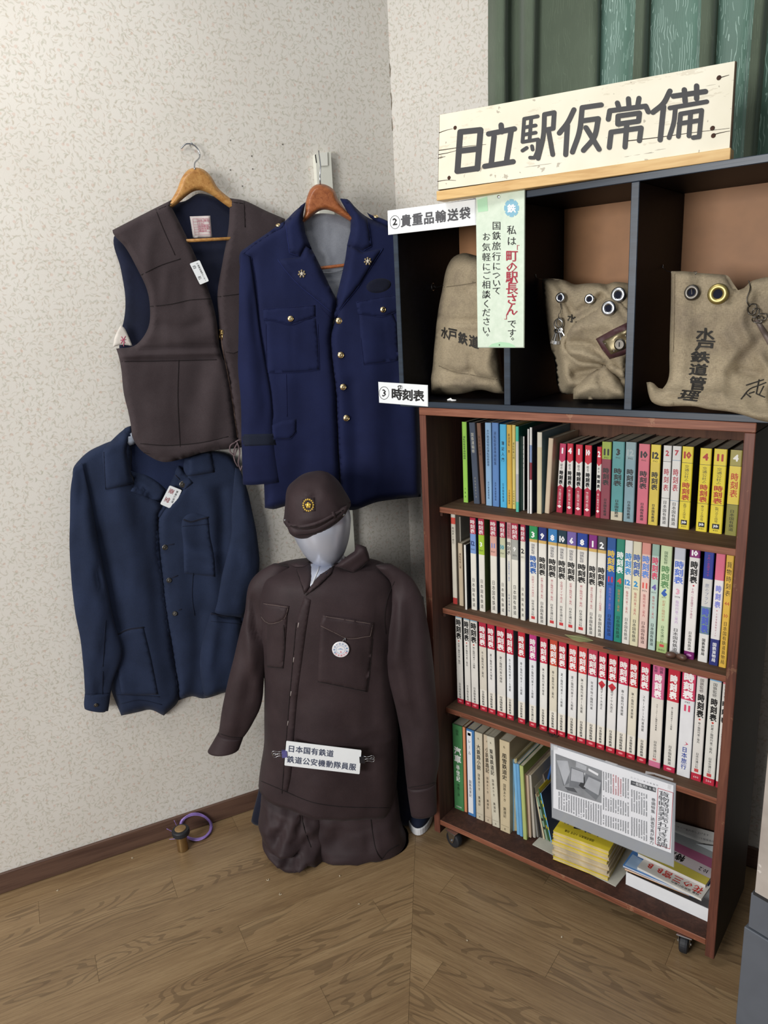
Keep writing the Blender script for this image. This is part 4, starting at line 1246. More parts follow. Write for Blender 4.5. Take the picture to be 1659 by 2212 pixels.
row2 += [(*R2A, (742, 783, 1018), None, [(.17, '#cf8f94'), (1, '#dcd8cc')], [('v', '国鉄監修', .02, .16, '#a04050', .6, 0), ('v', '時刻表', .2, .34, '#222222', .85, .01), ('v', '全国臨時列車ご案内', .4, .62, '#8a94b8', .4, 0), ('v', JTB, .75, .95, '#3a4a7a', .4, 0)], '#50565e', 'pale timetable with faded pink top', {'h': .262})]
row2 += [(*R2A, (xl, xr, yb), None, *t80(c, None, n, nc, y='1971'), sd, 'red-topped timetable with ' + w, {'h': .262}) for xl, xr, yb, c, n, nc, sd, w in (
   (786, 848, 1045, '#a9aaa2', '9', '#eceae4', '#3c4048', 'grey block numbered nine'), (870, 916, 1070, '#e4dfd0', '2', '#2a2a2a', '#52608a', 'cream block numbered two'))]
row2 += [(*R2A, (xl, xr, yb), None, *t60(n, c, lower=lo, tcol=tc, kk=kk, sub=sub), '#7f8084', 'cream timetable with ' + w, {'h': .262, 'wmin': .01}) for xl, xr, yb, n, c, lo, tc, kk, sub, w in (
   (953, 1030, 1085, '3', '#2f9a5a', JTB, '#1f5aa8', True, '白紙ダイヤ大改正', 'green top numbered three'), (1040, 1115, 1105, '9', '#24357c', JNR, '#161616', False, '初秋の臨時列車ご案内', 'navy top numbered nine'),
   (1130, 1215, 1122, '8', '#3c86c4', JTB, '#161616', True, '夏の臨時列車ご案内', 'sky blue top numbered eight'), (1222, 1305, 1142, '10', '#173a4a', JTB, '#161616', True, '全国ダイヤ改正', 'dark teal top numbered ten'),
   (1308, 1395, 1165, '6', '#7d68b0', JTB, '#161616', True, '初夏の臨時列車ご案内', 'violet top numbered six'), (1403, 1500, 1187, '8', '#2646a0', JTB, '#161616', True, '夏の臨時列車ご案内', 'royal blue top numbered eight'),
   (1512, 1590, 1200, '1', '#8a2a84', JNR, '#161616', False, '便利な臨時列車ご案内', 'purple top numbered one'))]
row2 += [(*R2B, (108, 182, 1050), None, *t60('2', '#55565a', lower=JNR, kk=False, sub='スキースケート列車増発'), '#7f8084', 'cream timetable with dark grey top numbered two', {'h': .262})]
row2 += [
 (*R2B, (190, 266, 1065), None, *deep('#2c5a9c', '#2f5fae', '#e2c04a', '11', '#c8324a', JNR, '', '#16264a', sc_='#8a7fc0', y='1973'), '#16264a', 'royal blue timetable with yellow lettering', {'h': .262}),
 (*R2B, (271, 341, 1082), None, *deep('#2f8a72', '#2a8a76', '#eef2ee', '4', '#d8504a', JNR, '', '#123a34', sc_='#c88a5a', y='1973'), '#12302a', 'deep green timetable with white lettering', {'h': .262}),
 (*R2B, (344, 411, 1110), None, *deep('#e6e6e2', '#e8e4da', '#3a8fd0', '12', '#3a8fd0', JNR, '', '#5a5a5a'), '#2a2a30', 'white timetable with blue lettering numbered twelve', {'h': .262}),
 (*R2B, (414, 487, 1127), None, *deep('#e3dcc0', '#e3dbb8', '#3a5fa8', '2', '#2f8fc8', JNR, '', '#3a3a3a'), '#3a3a34', 'pale yellow timetable with blue lettering numbered two', {'h': .262}),
 (*R2B, (491, 567, 1150), None, *deep('#e0998c', '#e9c8bc', '#5a8ad8', '11', '#e0645a', JNR, '', '#5a3a3a', y='1976'), '#c8705a', 'salmon pink timetable with blue lettering', {'h': .262}),
 (*R2B, (577, 642, 1170), None, *deep('#9ab8aa', '#bcd2c8', '#d84a6a', '4', '#6a5fa8', JNR, '', '#1f2a2a', y='1977'), '#20241f', 'pale green timetable with pink lettering', {'h': .262}),
 (*R2B, (652, 750, 1193), None, [(.9, '#cfe0b4'), (1, '#a9c07c')], [('v', '国鉄監修', .05, .17, '#3a5a3a', .35, 0), ('v', '時刻表', .18, .39, '#5f8f5a', .75, .03), ('h', '6', .43, .075, '#2f5fb0', .72, .06), ('h', '1977', .475, .014, '#333333', .6, 0), ('v', '初夏の臨時列車', .5, .70, '#c89a7a', .3, 0), ('v', JTB, .74, .91, '#3a5a3a', .35, 0), ('p', [(.3, .92), (.7, .92), (.7, .945), (.3, .945)], '#d04a4a'), ('h', '¥450', .975, .018, '#3a4a2a', .6, 0)], '#a99a80', 'thick pale lime timetable with blue numeral six', {'h': .262}),
 (*R2B, (770, 866, 1215), None, *deep('#c9cbd6', '#e8e6e6', '#5a78d0', '3', '#e0a8b8', JNR, '', '#1f1f1f', sc_='#c8a8d0', y='1978'), '#3a4440', 'thick white timetable with periwinkle lettering', {'h': .262}),
 (*R2B, (900, 992, 1250), None, [(.07, '#8a2a74'), (.93, '#ece8e4'), (1, '#7a1f6a')], [('h', '10', .03, .05, '#ffffff', .66, .05), ('v', '時刻表', .1, .3, '#141414', .72, .04), ('o', .55, .32, .09, .09, '#c83a4a'), ('v', '十月一日全国ダイヤ改正', .34, .62, '#a03a6a', .25, 0), ('v', JNR, .74, .92, '#222222', .36, .01), ('o', .5, .965, .28, .14, '#c88ac0')], '#101014', 'white timetable with purple ends numbered ten', {'h': .262}),
 (*R2B, (1025, 1112, 1275), None, [(.24, '#2f3f9a'), (.49, '#d4d2ce'), (.74, '#6f8a9a'), (1, '#e9e7e2')], [('v', '十月の全国ダイヤ', .02, .22, '#b03a7a', .3, 0), ('v', '旅のプラン', .28, .47, '#7f86a0', .42, 0), ('v', '時刻表', .5, .73, '#4a5ac8', .72, .03), ('v', '国鉄貨物局', .78, .94, '#1a1a1a', .36, .02)], '#14181c', 'freight timetable with deep blue top and photo band', {'h': .262}),
 (*R2B, (1126, 1208, 1308), None, [(.23, '#e0708a'), (.76, '#ebe6e6'), (1, '#2a3278')], [('v', '時刻表', .27, .48, '#8a8fd8', .62, .04), ('o', .5, .5, .06, .06, '#c83a4a'), ('v', '十月全国貨物ダイヤ', .52, .74, '#b06a7a', .2, 0), ('v', '国鉄貨物局', .79, .97, '#f0f0f4', .46, .02)], '#1a1c28', 'white freight timetable with pink top and navy base', {'h': .262}),
 (*R2B, (1214, 1281, 1330), None, [(1, '#e3b84a')], [('v', '貨物時刻表', .05, .36, '#3a2a12', .7, 0), ('h', '44', .42, .032, '#b8402c', .6, 0), ('h', '10', .53, .032, '#b8402c', .5, 0), ('v', '日本国有鉄道貨物局', .58, .97, '#3a2a12', .55, 0)], '#b8902f', 'golden yellow freight timetable', {'h': .262}),
]
run_row('second', SH[1], None, row2, 'timetables on the second shelf', .262, .178)

R3A = (4.879, (940, 1320)); R3B = (3.959, (1240, 1380))
def jt(c, sub, f=.30, base='#ece9e4', low='#c02a3c', lower=JNR, tcol='#fbf5f2', lowf=.945, extra=None, subc='#2a2a2a', low2='#efe9dc'):
    b = [(f, c), (.76, base), (lowf, low2), (1, low)]
    t = [('v', '時刻表', f * .22, f * .95, tcol, .78, .034)]
    n = len(sub)
    t += [('v', sub, f + .05, min(.72, f + .05 + n * .032), subc, .3, .0), ('v', lower, .77, .935, '#222222', .36, .015), ('o', .5, .972, .24, .12, '#e88a90')]
    if extra: t += extra
    return b, t
def jb(sub, f0=.03, top='#8fb8cc', low='#b8283c'):
    return [(.035, top), (.945, '#e6e2da'), (1, low)], [('v', '時刻表', .05, .27, '#121212', .78, .034), ('o', .5, .29, .1, .1, '#c8382c'), ('v', sub, .31, .55, '#2f2f2f', .3, 0), ('v', JNR, .76, .94, '#222222', .32, .01), ('o', .5, .972, .24, .12, '#e88a90')]
row3 = [(*R3A, (xl, xr, yb), None, *jb(sub), '#22252b', 'pale timetable with black title and red dot', {'h': .277}) for xl, xr, yb, sub in ((232, 297, 918, '初夏の臨時列車ご案内'), (315, 375, 948, '夏の臨時列車ご案内'), (382, 455, 972, '秋の臨時列車オール掲載'))]
lst = [(R3A, 472, 545, 1008, '#c03048', '冬の臨時列車ご案内', '#e0d8c8'), (R3A, 558, 632, 1035, '#c42a44', '夏の臨時列車大増発', '#ece9e4'), (R3A, 652, 742, 1068, '#c42a40', '夏の臨時列車大増発', '#e6e2da'), (R3A, 755, 825, 1085, '#c82440', '冬の臨時列車オール掲載', '#eef0f2'), (R3A, 872, 945, 1110, '#cc2c3c', '春の臨時列車オール掲載', '#e9ecef'),
       (R3A, 988, 1062, 1148, '#c83a84', '春の臨時列車オール掲載', '#e9e9ec'), (R3A, 1098, 1175, 1188, '#c8304c', '秋の臨時列車大増発', '#eceae4'), (R3A, 1198, 1277, 1225, '#d0503a', '春の臨時列車ご案内', '#e4dcc8'), (R3A, 1288, 1368, 1268, '#c82c44', '夏の臨時列車オール掲載', '#eef0f0'), (R3A, 1392, 1480, 1297, '#d83a44', '夏の臨時列車オール掲載', '#eceae8'),
       (R3A, 1493, 1580, 1325, '#d83c40', '秋の臨時列車オール掲載', '#ebe8e0'), (R3B, 103, 181, 873, '#c8405a', '年末年始の臨時列車', '#e9e9ea'), (R3B, 190, 257, 890, '#cc2c48', '全国ダイヤ大改正', '#ecebea'), (R3B, 271, 347, 925, '#c82438', '全国ダイヤ大改正', '#ece9e6'), (R3B, 357, 438, 962, '#cc2c50', '春の臨時列車掲載', '#eceaea'),
       (R3B, 445, 518, 990, '#c8303c', '秋の臨時列車掲載', '#e8e0cc'), (R3B, 536, 614, 1020, '#cc2e4c', 'スキースケート列車掲載', '#eceaea')]
desc3 = ['crimson-topped timetable with cream spine', 'crimson-topped timetable with bright red block', 'crimson-topped timetable with wide pale spine', 'crimson-topped white timetable with pale blue cover', 'scarlet-topped timetable', 'magenta-topped timetable', 'rosy red-topped timetable', 'orange-red topped yellowed timetable', 'red-topped bright white timetable', 'vermilion-topped timetable', 'vermilion-topped cream timetable', 'faded pinkish red-topped timetable', 'red-topped timetable with diamond mark', 'deep red-topped timetable with diamond mark', 'pinkish red-topped timetable', 'brick red-topped yellowed timetable', 'rose red-topped timetable']
sides = ['#4a4a50', '#6a6f78', '#2c2c34', '#7a7b80', '#49525e', '#56606a', '#2a2f3a', '#4a3f3a', '#232a3c', '#2a3038', '#9a9ea4', '#1f3050', '#151a24', '#14141c', '#1c2434', '#2c3440', '#15181f']
for (z3, xl, xr, yb, c, sub, base), d_, sd in zip(lst, desc3, sides):
    ex = None
    if 'diamond' in d_: ex = [('p', [(.5, .30), (.95, .335), (.5, .385), (.05, .335)], '#c82c38')]
    row3.append((*z3, (xl, xr, yb), None, *jt(c, sub, base=base, extra=ex, f=.285, lower=JNR if 'magenta' not in d_ else JTB), sd, d_, {'h': .277}))
row3 += [
 (*R3B, (635, 737, 1058), None, [(.33, '#d86a94'), (.945, '#e6dfd4'), (1, '#d87a9a')], [('v', '国鉄', .03, .09, '#3a1f3a', .3, .01, .72), ('v', '監修', .03, .09, '#3a1f3a', .3, .01, .28), ('v', '時刻表', .1, .325, '#fbf3f2', .6, .05), ('v', 'スキースケート臨時列車掲載', .38, .64, '#2a2a2a', .16, 0), ('v', JTB, .74, .91, '#2a2a2a', .3, 0), ('p', [(.35, .915), (.65, .915), (.65, .935), (.35, .935)], '#d87a7a')], '#1f2c48', 'wide pink-topped timetable', {'h': .277}),
 (*R3B, (762, 862, 1098), None, [(.02, '#2a5a9a'), (.32, '#c8263c'), (.945, '#e8e4dc'), (1, '#c83050')], [('v', '時刻表', .07, .30, '#fbf5f2', .62, .05), ('v', '春の臨時列車オール掲載', .37, .59, '#2a2a2a', .16, 0), ('v', JNR, .74, .93, '#222222', .3, .01), ('o', .5, .972, .22, .1, '#f0a0a8')], '#141826', 'stained timetable with blue edge above red block', {'h': .277}),
 (*R3B, (876, 992, 1138), None, [(.27, '#d84468'), (1, '#e8e8ea')], [('v', '時刻表', .02, .26, '#fbf5f4', .75, .05), ('h', '1987', .29, .016, '#333333', .5, 0), ('h', '11', .345, .06, '#d84468', .45, .05), ('p', [(.5, .66), (.75, .68), (.4, .70), (.62, .68)], '#c83a5a'), ('v', '日本旅行', .71, .93, '#1f3f9a', .42, .02)], '#22408a', 'thick pink-topped timetable numbered eleven with blue cover', {'h': .277}),
 (*R3B, (998, 1087, 1165), None, [(.03, '#d88a9a'), (.93, '#e4e0da'), (1, '#c02c42')], [('v', '国鉄監修', .04, .17, '#4a3a3a', .4, 0), ('v', '時刻表', .18, .40, '#141414', .66, .04), ('o', .5, .415, .1, .1, '#c83a2c'), ('v', '春の臨時列車ご案内', .44, .64, '#3a3a3a', .26, 0), ('v', JTB, .73, .88, '#2a2a2a', .3, 0), ('p', [(.3, .885), (.7, .885), (.7, .915), (.3, .915)], '#c84a4a'), ('h', '600', .965, .02, '#f2dcdc', .5, .01)], '#1b1e22', 'cream timetable priced six hundred with pink edge', {'h': .277}),
 (*R3B, (1101, 1200, 1210), None, [(.035, '#7fb4dc'), (.935, '#e4e2da'), (1, '#c02c42')], [('v', '国鉄監修', .05, .18, '#3a3a3a', .38, 0), ('v', '時刻表', .19, .40, '#141414', .6, .04), ('o', .5, .415, .1, .1, '#c83a2c'), ('v', '初夏の臨時列車ご案内', .43, .70, '#3a3a3a', .26, 0), ('v', JTB, .74, .89, '#2a2a2a', .3, 0), ('p', [(.3, .893), (.7, .893), (.7, .923), (.3, .923)], '#c84a4a'), ('h', '500', .965, .02, '#f2dcdc', .5, .01)], '#1b3038', 'cream timetable priced five hundred with blue edge', {'h': .277}),
 (*R3B, (1209, 1262, 1240), None, [(.04, '#d87a84'), (.94, '#e4e0da'), (1, '#b02a3c')], [('v', '国鉄監修', .04, .17, '#4a3a3a', .4, 0), ('v', '時刻表', .18, .40, '#141414', .8, .04), ('v', '春の臨時列車ご案内', .44, .64, '#3a3a3a', .3, 0)], '#1b1e22', 'cream timetable partly hidden behind the right post', {'h': .277}),
]
run_row('third', SH[2], None, row3, 'timetables on the third shelf', .262, .178)

R4 = (5.352, (930, 1540))
def novel(sig, c='#d3c9b2'):
    return [(1, c)], [('v', '私', .05, .08, '#4a4030', .2, 0), ('v', sig, .13, .42, '#1c1914', .5, .015), ('v', '国鉄ありき', .46, .66, '#2c2820', .3, 0), ('v', '鉄道記', .72, .84, '#2c2820', .3, .01), ('p', [(.1, .93), (.9, .93), (.9, .932), (.1, .932)], '#5a5040'), ('v', '文', .95, .985, '#3a3226', .18, .02)]
row4 = [
 (*R4, (276, 384, 1095), (248, 122), [(1, '#4c8a56')], [('v', '汽車', .25, .44, '#eef2ea', .72, .04), ('v', '半世紀', .46, .66, '#eef2ea', .4, .03), ('v', '本島三良', .68, .84, '#1c3a24', .28, .01), ('v', '国鉄', .05, .12, '#1c3a24', .3, 0), ('h', '大鉄堂書', .965, .018, '#e4ece0', .55, 0)], '#2f6a3c', 'thick green hardback with white brush title', {'name': 'reference_book', 'depth': .15}),
 (*R4, (387, 420, 1137), (378, 165), [(1, '#e3966a')], [], '#c87a4f', 'thin orange booklet', {'name': 'reference_book', 'depth': .15}),
 (*R4, (433, 520, 1170), (385, 170), [(1, '#4a7fb8')], [('p', [(.08, .02), (.72, .02), (.72, .97), (.08, .97)], '#e9ebee'), ('p', [(.2, .04), (.58, .04), (.58, .07), (.2, .07)], '#1a1a22'), ('v', 'レール', .1, .3, '#2a2a30', .36, .01, .4), ('v', '国鉄改革記', .58, .78, '#2a2a30', .36, .01, .4)], '#2f5f98', 'blue binder with a white spine label', {'name': 'reference_book', 'depth': .16}),
 (*R4, (527, 612, 1215), (467, 200), *novel('大鉄路小説'), '#b9ae96', 'cream boxed novel with handwritten style title', {'name': 'reference_book', 'depth': .15}),
 (*R4, (626, 706, 1255), (565, 232), *novel('小説鉄路記', '#cdbca2'), '#b3a48c', 'tan boxed novel with handwritten style title', {'name': 'reference_book', 'depth': .15}),
 (*R4, (713, 797, 1300), (645, 262), *novel('東海鉄道記', '#d6cfba'), '#bbb29c', 'pale cream boxed novel with handwritten style title', {'name': 'reference_book', 'depth': .15}),
 (*R4, (805, 917, 1352), (757, 292), *novel('風雪鉄道史', '#d0c09e'), '#b7a684', 'wide yellowed boxed novel with handwritten style title', {'name': 'reference_book', 'depth': .15}),
 (*R4, (926, 942, 1350), (889, 515), [(1, '#8fbcd6')], [], '#d8d2b0', 'thin pale blue pamphlet', {'name': 'magazine', 'depth': .18, 'wmin': .003}),
 (*R4, (944, 962, 1350), (908, 512), [(1, '#e6e0c4')], [], '#e0d8b4', 'thin cream pamphlet', {'name': 'magazine', 'depth': .18, 'wmin': .003}),
 (*R4, (963, 988, 1352), (930, 508), [(1, '#dcc886')], [], '#d0bc7c', 'thin straw yellow pamphlet', {'name': 'magazine', 'depth': .18, 'wmin': .003}),
 (*R4, (996, 1030, 1400), (930, 575), [(1, '#7ab4dc')], [], '#6aa4cc', 'sky blue stapled booklet', {'name': 'magazine', 'depth': .18}),
 (*R4, (1031, 1066, 1420), (970, 580), [(1, '#6ea8d4')], [], '#6aa4cc', 'deeper blue stapled booklet', {'name': 'magazine', 'depth': .18}),
 (*R4, (1070, 1112, 1455), (1005, 598), [(1, '#b3c078')], [], '#93a352', 'olive green stapled booklet', {'name': 'magazine', 'depth': .18}),
]
run_row('bottom', SH[3], None, row4, 'books on the bottom shelf', .24, .15)

# ================================================================ clothes
M['brown_cloth'] = fabric('dark_brown_drill', '#41383a', '#382f31')
M['brown_cloth2'] = fabric('dark_brown_uniform_cloth', '#382c2e', '#2f2426', rough=0.6)
M['brown_lite'] = fabric('brown_thread', '#75655f', None, rough=0.8)
M['brown_dark'] = fabric('dark_brown_seam', '#1e1818', None)
M['navy_cloth'] = fabric('faded_navy_cotton', '#232d45', '#1d263b')
M['navy_lining'] = fabric('navy_lining', '#181d33', '#141829', sheen=0.1)
M['navy_dark'] = fabric('navy_seam', '#141b2e', None)
M['navy_in'] = fabric('navy_inside', '#222c4a', '#1d2640')
M['blue_cloth'] = fabric('royal_navy_wool', '#181f42', '#141a3a', weave=1400)
M['blue_seam'] = fabric('navy_wool_seam', '#141a40', None)
M['blue_edge'] = fabric('navy_wool_piping', '#222a5a', None)
M['braid'] = fabric('black_braid', '#1c2130', None, bump=0.6)
M['grey_satin'] = fabric('grey_lining', '#85888f', '#72757d', rough=0.45, spec=0.5, bump=0.08)
M['black_thread'] = flat('#141418', 0.8)
M['hanger_wood'] = wood('varnished_hanger_wood', '#94632f', '#b07f45', '#c29556', 'X', 1.2, 0.4, 0.05, 0.5)
M['hanger_wood2'] = wood('reddish_hanger_wood', '#7f4424', '#9a5a33', '#a8683f', 'X', 1.2, 0.35, 0.05, 0.5)
M['trim_black'] = fabric('near_black_navy', '#15182a', '#101322', sheen=0.1)

def chain(px, frame, w): return [frame.at(x, y, w) for x, y in px]
def hanger_body(outline, frame, w0, thick, mat, parent, name='hanger_body', edge=9, g=5):
    return panel(name, outline, frame, w0, thick, mat, parent, edge=edge, g=g, back=0.006)
def button(p, n, r, mat, parent, name='button', th=0.003):
    return MB().lathe([(r * .75, 0), (r, th * .35), (r, th * .7), (r * .86, th), (r * .8, th * .72), (r * .35, th * .75), (r * .2, th * .95)], p, n, 18).build(name, mat, parent, smooth=False)

# ---------------------------------------------------------------- brown sleeveless vest on a wooden hanger
v_h = thing('coat_hanger', 'yellowish wooden coat hanger with steel hook carrying the brown vest', 'hanger', tuple(WALL_L.at(430, 380, .06)))
hook = resample([(420, 366), (421, 352), (431, 340), (429, 325), (418, 313), (402, 311), (391, 321)], 4, False)
MB().tube([WALL_L.at(x, y, .012 + .035 * min(1, i / 14)) if False else WALL_L.at(x, y, .052 - .04 * min(1, i / 10)) for i, (x, y) in enumerate(hook)], 0.0019, 8).build('hook', M['metal'], v_h, smooth=True)
hanger_body([(408, 366), (425, 362), (441, 367), (455, 380), (472, 407), (497, 428), (545, 460), (580, 482), (570, 494), (497, 449), (429, 411), (370, 450), (300, 486), (275, 503), (270, 498), (320, 470), (366, 436), (381, 413), (395, 380)], WALL_L, .040, .014, M['hanger_wood'], v_h)
MB().tube(chain([(330, 524), (560, 512)], WALL_L, .052), 0.0042, 10).build('trouser_bar', M['hanger_wood'], v_h, smooth=True)
nail = WALL_L.at(410, 314, 0)
MB().lathe([(0.0012, 0), (0.0012, .02), (.0028, .0205), (.0028, .0215), (.001, .022)], nail, NL, 10).build('hook_nail', M['metal'], wall_l)

vest = thing('brown_vest', 'dark brown sleeveless work vest with navy lining and zip hanging on wall', 'vest', tuple(WALL_L.at(400, 700, .03)))
VW = .060
panel('back_lining', [(369, 440), (400, 434), (429, 418), (460, 424), (497, 436), (540, 445), (616, 478), (600, 560), (590, 650), (600, 760), (590, 860), (560, 950), (440, 975), (360, 985), (300, 950), (280, 880), (262, 790), (258, 730), (268, 690), (271, 648), (261, 581), (246, 512), (260, 495), (330, 455)], WALL_L, .022, .006, M['navy_lining'], vest,
      edge=8, g=9, nz=(.004, 40, 110, 3), key='vest_back')
folds_v = [([(330, 500), (318, 560), (332, 640)], .0035, 14), ([(395, 590), (400, 660)], -.003, 12), ([(360, 590), (352, 650)], .003, 10), ([(345, 700), (400, 708), (440, 694)], -.004, 9), ([(330, 724), (400, 735), (460, 722)], .004, 12),
           ([(262, 762), (320, 757), (400, 752), (474, 752)], -.008, 6), ([(258, 771), (330, 765), (400, 764), (470, 762)], .010, 6), ([(262, 778), (350, 776), (468, 773)], -.005, 5), ([(440, 790), (420, 860), (395, 930)], -.004, 22), ([(470, 800), (455, 880), (450, 950)], .004, 18),
           ([(300, 820), (330, 900), (350, 970)], .003, 24)]
panel('front_panel', [(370.5, 432), (369, 444), (372, 450), (402, 509), (429, 569), (456.5, 645), (467, 687), (475, 750), (482, 775), (490, 792), (502, 868), (512, 940), (516, 966), (491, 969), (437, 978), (391, 992), (354, 998), (327, 988), (301, 969), (285, 941), (284, 928), (279, 898), (267, 847), (262, 798), (256, 768), (251, 753),
                      (290, 747), (309, 729), (322, 702), (324, 663), (318, 627), (297, 581), (270, 533), (244, 503), (243, 497), (336, 449)], WALL_L, VW - .014, .018, M['brown_cloth'], vest, edge=12, ridges=folds_v, nz=(.003, 45, 120, 7), g=7, key='vest')
panel('front_panel', [(497, 428), (527, 433), (574, 455), (616, 473), (612, 540), (596, 600), (600, 680), (598, 760), (590, 860), (566, 946), (524, 962), (516, 966), (510, 935), (500, 868), (488, 792), (480, 760), (474, 711), (473, 687), (470, 636), (481, 566), (494, 491)], WALL_L, VW - .016, .016, M['brown_cloth'], vest,
      edge=10, ridges=[([(528, 436), (530, 492)], -.003, 3), ([(487, 745), (498, 762), (520, 760)], .004, 7)], nz=(.002, 40, 120, 4), g=8, key='vest')
seams('seam', [[(303, 595), (345, 574), (390, 559)], [(336, 452), (351, 491), (378, 551)], [(324, 662), (369, 657), (411, 648), (456, 645)], [(343, 452), (372, 440)], [(263, 781), (350, 780), (468, 777)], [(386, 778), (384, 860), (390, 985)], [(303, 958), (360, 962), (440, 955), (493, 943)], [(310, 978), (360, 984), (440, 968), (500, 958)]], ['vest'], M['brown_dark'], vest, NL, r=0.0009)
seams('seam', [[(470, 641), (517, 635)], [(527, 436), (529, 491)], [(499, 436), (525, 440)], [(488, 760), (505, 763), (524, 752)]], ['vest'], M['brown_dark'], vest, NL, r=0.0009)
drape('drawstring_hem', [(301, 960), (360, 963), (440, 956), (497, 944), (514, 950), (512, 966), (437, 978), (391, 992), (354, 998), (327, 988)], ['vest'], .0025, M['brown_cloth'], vest, NL, g=6, ridges=[([(310, 972), (400, 978), (500, 956)], .0015, 3)])
# zip
zl = resample([(476, 718), (482, 760), (490, 800), (502, 868), (510, 925), (513, 945)], 4, False)
S = cast_many(zl, ['vest'])
MB().tube(S + NL * .0015, .0016, 6).build('zip', flat('#6f5a50', 0.5, 0.4, 'zip_teeth'), vest)
sl_ = drape('zip_slider', [(473, 712), (480, 712), (481, 734), (474, 734)], ['vest'], .004, M['brass'], vest, NL, g=3, edge=2, smooth=False)
MB().tube(cast_many(np.array([(475, 722), (475, 714), (480, 713), (481, 722)]), ['vest']) + NL * .006, .0008, 6).build('pull_loop', M['brass'], sl_)
# ribbons of the drawstring
rib = fabric('brown_ribbon', '#6a5a5c', '#5c4c50')
for ln in ([(510, 955), (498, 962), (497, 975), (506, 985), (513, 968)], [(512, 955), (518, 975), (515, 1000), (520, 1016), (523, 1006)], [(512, 958), (505, 975), (507, 995), (514, 1008)], [(508, 955), (518, 950), (527, 952)]):
    R = resample(ln, 4, False)
    MB().tube([WALL_L.at(x, y, .082 + .003 * math.sin(i * .8)) for i, (x, y) in enumerate(R)], .0021, 6).build('drawstring', rib, vest, smooth=True)
# woven care label, red stamped grid
cl = drape('care_label', [(410, 467.5), (454, 466), (458, 512), (417, 513.6)], ['vest_back'], .002, flat('#ddd3d0', 0.8, 0, 'label_cloth'), vest, NL, g=6, edge=1, smooth=False)
rd = flat('#b0506a', 0.7, 0, 'red_stamp', 0)
it = [rect2(.08, y, .94, y + .012) for y in (.12, .26, .38, .5, .62, .76, .9)] + [rect2(x, .12, x + .012, .9) for x in (.08, .3, .94)] + [rect2(.62, .5, .632, .9)]
it += glyph_list('品名', .33, .78, .13, .11) + glyph_list('番号', .65, .78, .13, .11) + glyph_list('寸法', .33, .64, .13, .11) + glyph_list('国鉄被服', .33, .52, .14, .1) + glyph_list('昭和年製', .33, .4, .14, .1, .012) + glyph_list('検査印', .33, .28, .14, .1, .012)
tag(drape_glyphs([(it, rd)], [(411, 468.5), (453, 467), (457, 511.5), (418, 512.8)], ['vest_back'], cl, NL, .0032, 'stamp'), kind='stuff')
# name tag pinned on the lapel
nt = thing('name_tag', 'small white plastic name tag pinned askew on the brown vest', 'name tag', tuple(cast(430, 590, ['vest'])[0]))
def flat_card(name, quad_px, p0, n, th, mat, parent, corner=0.12):
    """flat card through p0 with normal n, outline from photo pixels, rounded corners"""
    d = float(np.dot(n, p0)); c = np.mean(quad_px, 0); Q = []
    for i in range(4):
        a = np.array(quad_px[i - 1], float); b = np.array(quad_px[i], float); e = np.array(quad_px[(i + 1) % 4], float)
        L1 = min(np.linalg.norm(a - b), np.linalg.norm(e - b)) * corner
        u = (a - b) / np.linalg.norm(a - b) * L1; v = (e - b) / np.linalg.norm(e - b) * L1
        for s in (0, .33, .67, 1):
            Q.append(b + u * (1 - s) ** 2 + v * s ** 2)
    P = [on_plane(x, y, n, d + th) for x, y in Q]
    m = len(P)
    V = P + [p - n * th for p in P]
    F = [list(range(m)), list(range(m, 2 * m))[::-1]] + [[i, i + m, (i + 1) % m + m, (i + 1) % m] for i in range(m)]
    o = mesh(name, V, F, mat, parent)
    ext = [on_plane(*(c + (np.array(qq) - c) * 3), n, d + th) for qq in quad_px]
    remember('card_' + str(id(o)), ext, [(0, 1, 2, 3)])
    return o, 'card_' + str(id(o))
h0 = cast(425, 588, ['vest'])[0] + NL * .006
cd, kk = flat_card('card', [(409.7, 569.3), (430.8, 561.8), (451.3, 607), (432.3, 615)], h0, NL, .0015, M['white_plastic'], nt)
# the tag hangs on its side: unit box along the long edge
tg = glyph_list('土浦要員機動センター', .06, .60, .088, .20, 0) + glyph_list('白', .12, .14, .16, .34, .012) + glyph_list('石', .62, .14, .16, .34, .012)
tag(drape_glyphs([(tg, M['ink'])], [(430.8, 561.8), (451.3, 607), (432.3, 615), (409.7, 569.3)], [kk], nt, NL, .0004), kind='stuff')
# white cloth tag with a red mark peeping from the arm hole
wt = panel('size_tag', [(260.6, 702), (268, 708), (276, 723), (286, 747), (262, 745), (244, 750), (248, 728)], WALL_L, .046, .002, flat('#cfc8bf', 0.7, 0, 'cloth_tag'), vest, edge=3, g=4, back=.001, key='wtag')
mk_ = MB()
for ln in ([(260, 735), (272, 733)], [(262, 727), (270, 741)], [(271, 726), (261, 742)], [(267, 734), (267, 748)]):
    mk_.tube(cast_many(resample(ln, 4, False), ['wtag']) + NL * .0008, .0009, 4)
mk_.build('red_mark', rd, wt)

